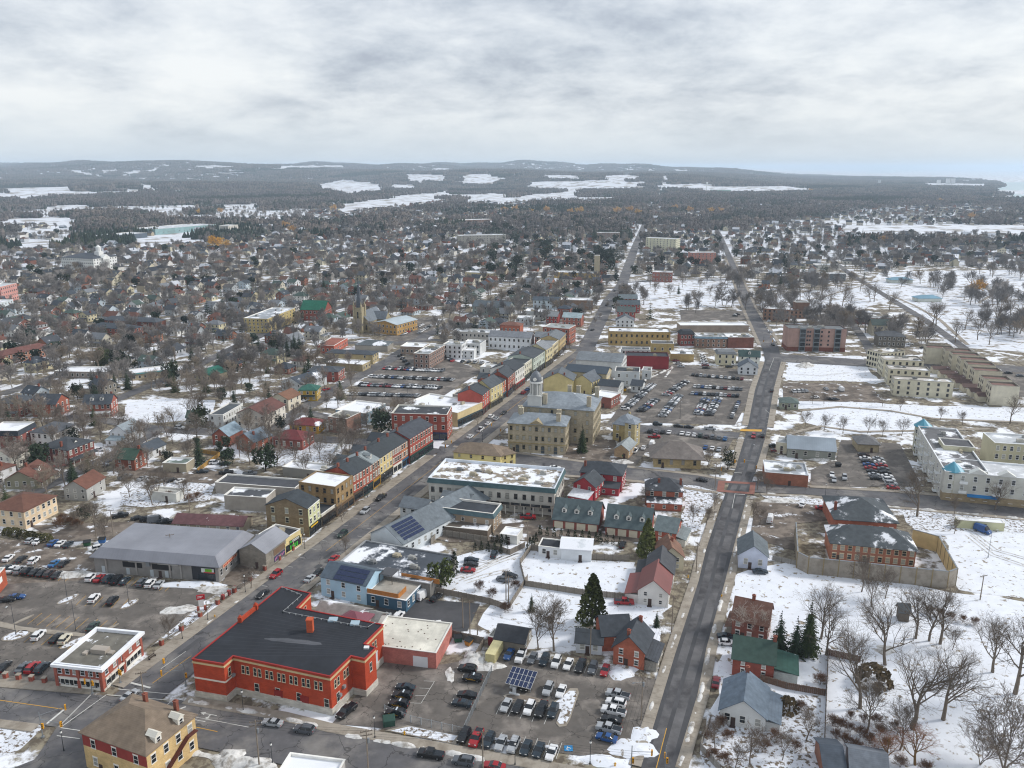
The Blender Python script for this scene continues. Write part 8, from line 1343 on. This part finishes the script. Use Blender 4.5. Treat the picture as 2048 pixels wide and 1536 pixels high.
for x, y, d in ((778, 1448, 'at the pavement beside the chain-link fence'),): p = G(x, y); o = ob('utility_cabinet', None, loc=(p.x, p.y, .05), rz=R(12), label='dark green utility cabinet ' + d, cat='cabinet'); b = MB(); b.box(-1.3, 1.3, -1.2, 1.2, 0, 1.5); b.hexa([(-1.4, -1.3, 1.5), (1.4, -1.3, 1.5), (1.4, 1.3, 1.5), (-1.4, 1.3, 1.5)], [(-1.2, -1.1, 1.7), (1.2, -1.1, 1.7), (1.2, 1.1, 1.7), (-1.2, 1.1, 1.7)]); b.obj('housing', 'paint', o, '2c4a40'); b = MB(); b.box(-1.0, -.05, -1.24, -1.2, .2, 1.4); b.box(.05, 1.0, -1.24, -1.2, .2, 1.4); b.obj('cabinet_doors', 'paint', o, '335348')
for x, y, d in ((809, 1470, 'beside the fenced lot'), (1230, 1533, 'at the corner of the east road'), (1443, 1195, 'beside the east road snowbank'), (430, 1236, 'beside the shopping street pavement'), (1376, 1156, 'by the cottages')):
    p = G(x, y); o = ob('fire_hydrant', None, loc=(p.x, p.y, .15), label='yellow fire hydrant ' + d, cat='hydrant', group='fire hydrants'); b = MB(); b.ring((0, 0), .22, 0, .1, 8); b.ring((0, 0), .15, .1, .7, 8); b.ring((0, 0), .17, .7, .9, 8, 0, .05); b.obj('barrel', 'paint', o, 'd9a31c'); b = MB(); b.tube((-.3, 0, .5), (.3, 0, .5), .08, .08, 6, 0, True); b.obj('outlet', 'paint', o, 'd9a31c')
p = G(305, 1318); o = ob('bench', None, loc=(p.x, p.y, .26), rz=math.pi / 2 - R(hk), label='dark slatted bench on the pavement beside the bank', cat='bench'); [MB.obj((lambda b: (b.box(-1.1, 1.1, -.25 + i * .13, -.15 + i * .13, .42, .47), b)[1])(MB()), 'slat', 'wood', o, '4a4038') for i in range(4)]; [MB.obj((lambda b: (b.box(-1.1, 1.1, .28, .32, .55 + i * .15, .65 + i * .15), b)[1])(MB()), 'back_slat', 'wood', o, '4a4038') for i in range(3)]; [MB.obj((lambda b: (b.box(x - .05, x + .05, -.25, .32, 0, .42), b.box(x - .05, x + .05, .3, .36, .4, 1.0), b)[2])(MB()), 'leg', 'paint', o, '2b2b2d') for x in (-.95, .95)]
# kerbed islands
def island(P, m, name='parking_island', z=.24):
    W = wl(P); c = sum(W, Vector()) / len(W); n = len(W); b = MB(); b.prism([(p.x, p.y) for p in W], .1, z - .02); root = b.obj(name, 'concrete', kind='structure'); b = MB(); b.add([(c.x + (p.x - c.x) * .86, c.y + (p.y - c.y) * .86, z) for p in W], [tuple(range(n))]); b.obj('bed', m, root)
def oval(px, py, rx, ry, rot, n=16): c = G(px, py); a = R(rot); return [Vector((c.x + rx * math.cos(t) * math.cos(a) - ry * math.sin(t) * math.sin(a), c.y + rx * math.cos(t) * math.sin(a) + ry * math.sin(t) * math.cos(a), 0)) for t in [2 * math.pi * k / n for k in range(n)]]
for x, y, rx, ry, rt, m in ((136, 1199, 3.4, 1.2, 62, 'snow_thin'), (259, 1209, 3.2, 1.3, 70, 'snow_thin'), (32, 1272, 3.4, 2.4, 40, 'snow_thin'), (150, 1285, 4, 1.2, 55, 'snow_thin'), (47, 1240, 3, .6, 60, 'concrete'), (218, 1258, 3, .6, 60, 'concrete'), (1045, 1398, 4.6, 1.2, -13, 'gravel')): island(oval(x, y, rx, ry, rt), m)
island([(1088, 1420), (1120, 1395), (1140, 1378), (1155, 1378), (1158, 1386), (1140, 1440), (1132, 1454), (1118, 1455), (1112, 1448), (1122, 1420)], 'snow_thin'); island([(345, 1258), (400, 1212), (425, 1208), (400, 1240), (330, 1280), (300, 1295)], 'snow_thin'); island([(815, 1452), (925, 1474), (912, 1490), (770, 1462)], 'snow_thin', 'verge'); island([(0, 1244), (40, 1254), (170, 1268), (168, 1275), (40, 1264), (0, 1255)], 'concrete', 'walkway')
# trailer, tower, orange corner building, people and odds
B((1916, 1040), (2010, 1047), 3, 3.0, 'flat', 0, 'c2c09a', 'd0d3d6', 'long pale office trailer with snowy roof by the field', 'office_trailer', 'trailer', st=1, ws='', rm='membrane_white', par=.05, door=True)
r_, L_, W_ = B((-110, 1184), (-24, 1177), 12, 5, 'flat', 0, 'b5522e', 'd5d6d6', 'orange brick corner building cut by the left edge', 'orange_corner_building', 'shop', wm='brick', st=1, ws='', rm='membrane_white', door=False); b = MB(); b.box(0, .1, 3, 9, 2.6, 4.2); b.obj('sign_board', 'paint', r_, 'e4e4e0', loc=(L_, 0, 0)); b = MB(); b.box(.1, .14, 4, 6, 2.9, 3.9); b.obj('blue_emblem', 'paint', r_, '22508a', loc=(L_, 0, 0))
def person(px, py, h, top, leg, label, rz=0, face='c79a7c'):
    p = G(px, py); k = h / 1.75; o = ob('person', None, loc=(p.x, p.y, .2), rz=rz, sc_=k, label=label, cat='person', group='pedestrians')
    me = bpy.data.meshes.new('body'); V_ = [(0, 0, .95), (0, 0, 1.15), (0, 0, 1.38), (0, .01, 1.5), (0, .0, 1.62), (.19, 0, 1.36), (.27, .06, 1.1), (.25, -.1, .9), (-.19, 0, 1.36), (-.27, -.06, 1.1), (-.25, .1, .9), (.1, 0, .9), (.11, -.12, .5), (.11, -.06, .06), (.11, -.2, .03), (-.1, 0, .9), (-.11, .12, .5), (-.11, .2, .08), (-.11, .08, .03)]
    E_ = [(0, 1), (1, 2), (2, 3), (3, 4), (2, 5), (5, 6), (6, 7), (2, 8), (8, 9), (9, 10), (0, 11), (11, 12), (12, 13), (13, 14), (0, 15), (15, 16), (16, 17), (17, 18)]; me.from_pydata(V_, E_, []); s = bpy.data.objects.new('t', me); COL.objects.link(s); md = s.modifiers.new('skin', 'SKIN'); s.modifiers.new('sub', 'SUBSURF').levels = 1
    rad = [.15, .14, .16, .06, .1, .075, .055, .04, .075, .055, .04, .1, .075, .05, .045, .1, .075, .05, .045]
    for i, q in enumerate(rad): me.skin_vertices[0].data[i].radius = (q, q * .8)
    me.skin_vertices[0].data[0].use_root = True; bpy.context.view_layer.update(); m2 = bpy.data.meshes.new_from_object(s.evaluated_get(bpy.context.evaluated_depsgraph_get())); bpy.data.objects.remove(s)
    m2.materials.clear(); ms_ = []
    for i, c in enumerate((top, leg, face)): q = bpy.data.materials.get('cloth_' + c) or bpy.data.materials.new('cloth_' + c); q.use_nodes = True; q.node_tree.nodes['Principled BSDF'].inputs['Base Color'].default_value = (*C(c), 1); m2.materials.append(q)
    for f in m2.polygons: z = f.center.z; f.material_index = 2 if z > 1.5 else 1 if z < .92 and abs(f.center.x) < .2 else 0
    ob('body', m2, o)
for x, y, a, c, d, r_ in ((798, 955, '1d1f24', '24262c', 'dark-clothed pedestrian outside the white shopfront of the terrace', .4), (1563, 757, '22242a', '1c1d22', 'dark-clothed pedestrian on the east road pavement by the vacant lot', 2), (1564, 730, '3a3d44', '22242a', 'grey-clothed pedestrian near the far signals', 1), (1500, 1137, '1c1e24', '22252b', 'dark-clothed person standing before the wrapped cottage', 2), (1392, 837, '4a2c2c', '20222a', 'pedestrian in a brown coat walking through the large car park', 1)): person(x, y, 1.75, a, c, d, r_)
# ================================================================ the town beyond, woods, haze
def in_view(x, y, m=60):
    if y < 60: return False
    px, py = PX(x, y); return -m < px < 2048 + m and py < 1600
EXCL = [[(1250, 555), (1490, 552), (1560, 618), (1260, 640)], [(1500, 585), (1740, 560), (1760, 540), (2100, 530), (2100, 725), (1560, 715)], [(1560, 700), (2100, 720), (2100, 1060), (1500, 1000)], [(680, 812), (760, 726), (860, 690), (1000, 740), (890, 830)], [(860, 700), (1180, 640), (1290, 640), (1530, 640), (1540, 900), (1000, 1000), (700, 1100), (560, 1110), (640, 1000), (860, 860)], [(235, 800), (435, 795), (435, 850), (240, 850)], [(0, 1040), (520, 1000), (560, 1110), (420, 1300), (0, 1400)], [(790, 630), (890, 625), (860, 690), (760, 690)], [(640, 680), (880, 680), (760, 730), (640, 740)]]
ROADX = [[(1284, 448), (1313, 448), (1338, 350), (1321, 350)]]
hr = random.Random(77)
ca, sa = math.cos(R(hk)), math.sin(R(hk))
cand = []
for i in range(-80, 90):
    for j in range(8, 130):
        u, v = i * 21.0 + hr.uniform(-3, 3), j * 24.0 + hr.uniform(-5, 5)
        cand.append((u * ca + v * sa, -u * sa + v * ca))
cand.sort(key=lambda p: p[0] ** 2 + p[1] ** 2)
WC = [('e2e2de', 'white'), ('8a5a4a', 'brick'), ('c9c3b2', 'beige'), ('7f5042', 'dark brick'), ('a9aeb2', 'grey'), ('b9c6cf', 'pale blue'), ('cbc2a0', 'yellow'), ('a86a4a', 'tan brick'), ('d9dadb', 'off-white'), ('7f7a70', 'brown')]
RC = [('484c52', 'charcoal'), ('5d5a58', 'grey-brown'), ('6b4a40', 'brown'), ('3f464e', 'slate'), ('777b80', 'pale grey'), ('4a5a54', 'green')]
def zone(px, py):
    if px < 420: return 'left of the college avenue' if py < 600 else 'in the left-hand streets'
    if px < 720: return 'behind the spired church' if py < 640 else 'near the yellow apartment block'
    if px < 1000: return 'along the snowy diagonal street'
    if px < 1260: return 'near the far shopping street'
    if px < 1480: return 'between the two far roads'
    return 'in the eastern garden streets'
nh = 0; far_h = []; SEEN = {}
def beside(x, y, what):
    p, l = min(BUILT, key=lambda q: (q[0].x - x) ** 2 + (q[0].y - y) ** 2); l = ' '.join(l.split(' in the ')[0].split(' behind ')[0].split(' near ')[0].split()[:9]); d = 'beyond' if y > p.y else 'before'; k = (what, l, d); SEEN[k] = SEEN.get(k, 0) + 1
    return (('', 'second ', 'third ', 'fourth ', 'fifth ', 'sixth ', 'seventh ', 'eighth ', 'ninth ', 'tenth ', 'eleventh ', 'twelfth ', 'thirteenth ', 'fourteenth ', 'fifteenth ')[min(14, SEEN[k] - 1)] + what + ' ' + d + ' the ' + l)

protoH = {}
for x, y in cand:
    D = math.hypot(x, y)
    if D < 330 or D > 3400 or not in_view(x, y, 20): continue
    px, py = PX(x, y)
    if any(inpoly(px, py, E_) for E_ in EXCL) or any(inpoly(px, py, F) for F in FIELDS) or inpoly(px, py, LAKE): continue
    if px < 420 and py < 452 or px < 620 and py < 446 or py < 398: continue
    if hr.random() < .07 + (.25 if D > 900 else 0) + (.1 if D > 1600 else 0): continue
    if not occ_free(x, y, 8): continue
    occ_disc(x, y, 6)
    if nh < 190:
        nh += 1; w_, l_ = hr.uniform(7.5, 10), hr.uniform(9, 13); h = hr.choice([3.4, 5.4, 5.8, 6.0]); wc, wn_ = hr.choice(WC); rc, rn = hr.choice(RC); rf = hr.choice(['gx', 'gx', 'gy', 'hip']); a = -R(hk) + hr.choice([0, math.pi / 2, 0]) + hr.uniform(-.05, .05)
        X = Vector((math.cos(a), math.sin(a), 0)); Y = Vector((-math.sin(a), math.cos(a), 0)); p = Vector((x, y, 0)) - X * l_ / 2 - Y * w_ / 2
        ch_h, po_h, le_h = hr.random() < .5, hr.random() < .4, hr.random() < .35
        lb = ('low ' if h < 4 else '') + wn_ + ' house with ' + rn + ' ' + {'gx': 'gable', 'gy': 'front-gable', 'hip': 'hip'}[rf] + ' roof' + (', chimney' if ch_h else '') + (', porch' if po_h else '') + (', annex' if le_h else '') + ' ' + zone(px, py)
        k_ = SEEN.get(lb, 0); SEEN[lb] = k_ + 1
        if k_: lb = ('second ', 'third ', 'fourth ', 'fifth ', 'sixth ')[min(4, k_ - 1)] + 'farther ' + lb
        B(None, None, w_, h, rf, hr.uniform(2.4, 3.6), wc, rc, lb, 'house', 'house', wm='brick' if 'brick' in wn_ else 'siding', rm=hr.choice(['shingle', 'shingle', 'shingle_snow']), st=1 if h < 4 else 2, ws='0123', world=(p, p + X * l_), ch=((hr.choice([.15, .85]), .5),) if ch_h else (), porch=(0, 1.8, rc) if po_h else None, group='houses ' + zone(px, py), lean=(hr.choice([1, 2, 3]), 3, 2.4, wc, rc) if le_h else None)
    else: far_h.append((x, y))
def proto(b, mats, name): return b.mesh(name, mats)
def gn_scatter(name, meshes, pts, idx, scl, rot, label, cat):
    coll = bpy.data.collections.new(name + '_kinds')
    for i, me in enumerate(meshes): o = bpy.data.objects.new('%s_kind_%02d' % (name, i), me); coll.objects.link(o)
    me = bpy.data.meshes.new(name); me.from_pydata([tuple(p) for p in pts], [], [])
    for an, tp, dat in (('k', 'INT', idx), ('s', 'FLOAT', scl), ('r', 'FLOAT', rot)):
        at = me.attributes.new(an, tp, 'POINT'); at.data.foreach_set('value', dat)
    o = ob(name, me, label=label, cat=cat, kind='stuff')
    g = bpy.data.node_groups.new(name, 'GeometryNodeTree'); g.interface.new_socket('Geometry', in_out='INPUT', socket_type='NodeSocketGeometry'); g.interface.new_socket('Geometry', in_out='OUTPUT', socket_type='NodeSocketGeometry')
    nn = g.nodes.new; gi, go = nn('NodeGroupInput'), nn('NodeGroupOutput'); ip = nn('GeometryNodeInstanceOnPoints'); ci = nn('GeometryNodeCollectionInfo'); ci.inputs[0].default_value = coll; ci.inputs[1].default_value = True; ci.inputs[2].default_value = True
    def attr(n_, t): q = nn('GeometryNodeInputNamedAttribute'); q.data_type = t; q.inputs[0].default_value = n_; return q.outputs[0]
    L = g.links.new; L(gi.outputs[0], ip.inputs['Points']); L(ci.outputs[0], ip.inputs['Instance']); ip.inputs['Pick Instance'].default_value = True; L(attr('k', 'INT'), ip.inputs['Instance Index'])
    cz = nn('ShaderNodeCombineXYZ'); L(attr('r', 'FLOAT'), cz.inputs[2]); L(cz.outputs[0], ip.inputs['Rotation']); L(attr('s', 'FLOAT'), ip.inputs['Scale']); L(ip.outputs[0], go.inputs[0])
    md = o.modifiers.new('scatter', 'NODES'); md.node_group = g
    return o
hm = []
for k, (l_, w_, h, rs, ax) in enumerate([(11, 8, 5.4, 3, 'x'), (12, 8, 3.4, 2.6, 'x'), (9, 10, 5.8, 3, 'y'), (14, 10, 3.4, 2.4, 'h'), (10, 8, 5.6, 2.6, 'h')]):
    b = MB(); b.box(-l_ / 2, l_ / 2, -w_ / 2, w_ / 2, 0, h, 0)
    if ax == 'h': hip_roof(b, -l_ / 2 - .4, l_ / 2 + .4, -w_ / 2 - .4, w_ / 2 + .4, h, rs, 1)
    else:
        t = MB(); gable_roof(t, l_, w_, h, rs, .4, ax); b.add([(x - l_ / 2, y - w_ / 2, z) for x, y, z in t.v], t.f, 1)
        b.add([(-l_ / 2, -w_ / 2, h), (-l_ / 2, w_ / 2, h), (-l_ / 2, 0, h + rs)] if ax == 'x' else [(-l_ / 2, -w_ / 2, h), (l_ / 2, -w_ / 2, h), (0, -w_ / 2, h + rs)], [(0, 1, 2)], 0); b.add([(l_ / 2, -w_ / 2, h), (l_ / 2, w_ / 2, h), (l_ / 2, 0, h + rs)] if ax == 'x' else [(-l_ / 2, w_ / 2, h), (l_ / 2, w_ / 2, h), (0, w_ / 2, h + rs)], [(0, 1, 2)], 0)
    for x in (-.3, 0.05, .33):
        for s in range(2 if h > 4 else 1): b.box(x * l_ - .5, x * l_ + .5, -w_ / 2 - .05, w_ / 2 + .05, 1 + s * 2.7, 2.4 + s * 2.7, 2)
    b.box(l_ * .3, l_ * .3 + .7, -.4, .4, h, h + rs + 1, 0); hm.append(b.mesh('far_house', ['far_wall', 'far_roof', 'glass']))
if far_h: gn_scatter('far_houses', hm, [(x, y, ht(x, y)) for x, y in far_h], [hr.randrange(5) for _ in far_h], [hr.uniform(.85, 1.2) for _ in far_h], [-R(hk) + hr.choice([0, math.pi / 2, math.pi]) for _ in far_h], 'far rooftops of the town thinning out among trees', 'houses')
# trees of the town
tr = random.Random(5); tp = []; want = 17000
ZT = {}
while want > 0:
    want -= 1
    D = math.exp(tr.uniform(math.log(330), math.log(3300))); a = tr.uniform(-34, 34); x, y = D * math.sin(R(a)), D * math.cos(R(a))
    if tr.random() > min(1, D / 1500 + .25): continue
    px, py = PX(x, y)
    pk_ = any(inpoly(px, py, E_) for E_ in EXCL[:2])
    if (pk_ and (tr.random() > .5 or math.sin(x / 31 + math.sin(y / 47)) + math.sin(y / 39 + x / 71) < .25)) or any(inpoly(px, py, E_) for E_ in EXCL[2:]) or any(inpoly(px, py, F) for F in FIELDS + ROADX) or inpoly(px, py, LAKE): continue
    if not pk_ and not occ_free(x, y, 1.0): continue
    occ_disc(x, y, 1.6); tp.append((x, y, px, py))
tp.sort(key=lambda q: q[0] ** 2 + q[1] ** 2)
nb = sum(NT.get(k, 0) for k in 'Aavmw'); ne = sum(NT.get(k, 0) for k in 'sSeE'); town = []
for x, y, px, py in tp:
    ev = not any(inpoly(px, py, E_) for E_ in EXCL[:2]) and tr.random() < (.19 if px < 900 else .40 if px > 1320 else .28); h = tr.uniform(8, 15)
    if any(inpoly(px, py, E_) for E_ in EXCL[:2]): h = tr.uniform(11, 19)
    if px > 980 and px < 1250 and 440 < py < 560 and tr.random() < .4: ev = True; h = tr.uniform(13, 20)
    if ev and ne < 90: ne += 1; tree(tr.choice('sse'), 0, 0, h, beside(x, y, 'dark evergreen'), 'evergreens among the houses ' + zone(px, py), world=Vector((x, y, 0)), col=tr.choice(['2b3a26', '2f3d2b', '263422', '3c4526']))
    elif not ev and nb < 298: nb += 1; tree('m', 0, 0, h, beside(x, y, 'leafless tree'), 'leafless trees among the houses ' + zone(px, py), world=Vector((x, y, 0)), col=tr.choice(['82786f', '8a7f75', '7a7069', '8f8374']))
    else: town.append((x, y, ev, h))
def recol(mb_pair, mats, name, only=None):
    t, c = mb_pair; b = MB(); b.add(t.v, t.f, 0); b.add(c.v, c.f, 1 if len(mats) > 1 else 0); return b.mesh(name, mats)
fm = [recol(bare_tree(200 + s, 11, .65, 3, 9, 8, 7, 0, trunk=.28, tw=3.6)[2], ['far_bark'], 'far_tree') for s in range(5)] + [recol(spruce(220 + s, 12, 2.8, 9, 7, 2)[2], ['far_bark', 'far_conifer'], 'far_tree') for s in range(2)] + [recol(bushy(230, 10, 3.6, 240, leaf=.8)[2], ['far_bark', 'far_conifer'], 'far_tree')]
for m_ in fm: pass
idx = [tr.choice((5, 6, 7)) if ev else tr.randrange(5) for x, y, ev, h in town]
gn_scatter('far_trees', fm, [(x, y, ht(x, y)) for x, y, ev, h in town], idx, [h / 11 for x, y, ev, h in town], [tr.uniform(0, 6.28) for _ in town], 'mass of small bare trees and evergreens over the far town', 'trees')
# woods on the plain and the hills
cl = []
for s in range(5):
    r = random.Random(300 + s); b = MB()
    for k in range(34):
        x, y, h, w_ = r.uniform(-30, 30), r.uniform(-14, 14), r.uniform(8, 16), r.uniform(2.6, 5.0); con = s == 4 or r.random() < .08
        n = 6; zs = [(.15, .5), (.5, 1.0), (.82, .85), (1.0, .4)] if not con else [(.08, .9), (.35, .75), (.7, .4), (1.0, .03)]
        P = [[(x + w_ * q * math.cos(6.283 * (i + .5 * j) / n) * r.uniform(.75, 1.25), y + w_ * q * math.sin(6.283 * (i + .5 * j) / n) * r.uniform(.75, 1.25), h * u * r.uniform(.92, 1.08)) for i in range(n)] for j, (u, q) in enumerate(zs)]
        for j in range(3): b.add(P[j] + P[j + 1], [(i, (i + 1) % n, n + (i + 1) % n, n + i) for i in range(n)], 1 if con else 0)
        b.tube((x, y, 0), (x, y, h * .4), .4, .3, 3, 0)
    cl.append(b.mesh('wood_clump', ['far_wood', 'far_conifer']))
wp = []; wr = random.Random(9)
for _ in range(44000):
    D = math.exp(wr.uniform(math.log(1450), math.log(13500))) if _ < 26000 else wr.uniform(5000, 13500); a = wr.uniform(-34, 34); x, y = D * math.sin(R(a)), D * math.cos(R(a)); z = ht(x, y); px, py = PX(x, y, z)
    if px < -40 or px > 2090: continue
    lo, hi = PX(x, y, z)[1], PX(x, y, z + 11)[1]
    if any(inpoly(px + d_, q, F) for F in FIELDS + ROADX for q in ((lo, hi) if D < 5500 else (lo,)) for d_ in (0,)) or inpoly(px, lo, LAKE): continue
    if D < 2300 and not occ_free(x, y, 3): continue
    if D < 2600 and px < 1000 and wr.random() < .55 and py > 415: continue
    if inpoly(px, hi, LAKE) and px > 1930 and D < 7000: continue
    nz = math.sin(x / 310 + 2 * math.sin(y / 450)) + math.sin(y / 260 + 1.7 * math.sin(x / 380 + 1)) + math.sin(x / 130 - y / 170)
    if nz > (2.7 if D > 4200 else 1.3): continue
    if D < 3100 and wr.random() < .72 and px > 500: continue
    wp.append((x, y, z - .5, nz))
gn_scatter('far_woods', cl, [q[:3] for q in wp], [4 if q[3] < -1.7 or wr.random() < .05 else wr.randrange(4) for q in wp], [wr.uniform(.8, 1.25) for _ in wp], [wr.uniform(-.5, .5) + wr.choice((0, math.pi)) for _ in wp], 'blue-grey woods covering the plain and hills up to the horizon', 'woods')
gw = [((455, 502), 14), ((572, 462), 16), ((582, 470), 14), ((668, 425), 18), ((1010, 428), 16), ((1030, 426), 18), ((1060, 430), 16), ((1095, 428), 18), ((1140, 432), 17), ((1160, 430), 18), ((1235, 430), 18), ((1260, 428), 18), ((1275, 432), 16), ((1350, 425), 18), ((1380, 428), 18), ((1420, 430), 17), ((1440, 428), 16), ((1762, 490), 12), ((1620, 385), 18), ((1880, 408), 16), ((1940, 440), 14), ((400, 430), 14), ((440, 428), 14), ((430, 498), 17)]
for i, (q, h) in enumerate(gw[:-1]): tree('g', q[0], q[1], h * 1.3, 'golden leafless willow clump, ' + ordn(i + 1) + ' across the far town from picture left', 'golden trees in the far town', col=('dcb060', 'd8ac70', 'cfa264')[i % 3])
# towers and chimney on the lake shore
for i, (px, py, w_, h, c, d) in enumerate([(1893, 369, 16, 42, 'd8d9d8', 'first pale apartment tower on the lake point'), (1903, 369, 16, 42, 'd2d3d2', 'second pale apartment tower on the lake point'), (1875, 368, 14, 30, 'dcdcda', 'lower pale block on the lake point'), (1757, 370, 10, 34, 'c9ccce', 'lone pale tower before the lake'), (1927, 366, 26, 24, 'd6d6d4', 'wide pale block on the lake point'), (1945, 364, 14, 26, 'd0d2d2', 'narrow pale block near the point tip'), (1850, 376, 120, 12, 'dcdcd8', 'long low white works roof before the lake')]):
    p = G(px, py); B(None, None, 16, h, 'flat', 0, c, 'b9bdc2', d, 'shore_tower', 'building', wm='stucco', rm='membrane', st=max(2, int(h / 4)), ws='0', world=(p, p + Vector((w_ * 1.6, 0, 0))))
p = G(1413, 384); b = MB(); b.ring((0, 0), 2.4, 0, 38, 10, 0, 1.6); b.ring((0, 0), 5, 38, 46, 12, 0, 6); b.ring((0, 0), 6, 46, 50, 12, 0, 1); b.obj('water_tower', 'paint', None, 'd6d8d6', loc=(p.x, p.y, 0), label='pale water tower standing over the far fields', cat='water tower')
# ---------------------------------------------------------------- air
hm_ = bpy.data.materials.new('haze'); hm_.use_nodes = True; t = hm_.node_tree; t.nodes.clear(); out = t.nodes.new('ShaderNodeOutputMaterial'); pv = t.nodes.new('ShaderNodeVolumePrincipled'); pv.inputs['Color'].default_value = (.72, .86, 1.0, 1); pv.inputs['Density'].default_value = HAZE; pv.inputs['Anisotropy'].default_value = .1; t.links.new(pv.outputs[0], out.inputs['Volume'])
hm_.cycles.homogeneous_volume = True; hm_.cycles.volume_sampling = 'DISTANCE'
b = MB(); b.box(-90000, 90000, -90000, 90000, -1.2, 215); o = b.obj('haze', hm_, kind='stuff', label='thin pale winter haze over the land', cat='haze')
print('OBJECTS', len(bpy.data.objects), 'cars', NCAR[0], len(FARCARS), 'trees', NT, len(town), 'woods', len(wp), 'houses', nh, len(far_h))
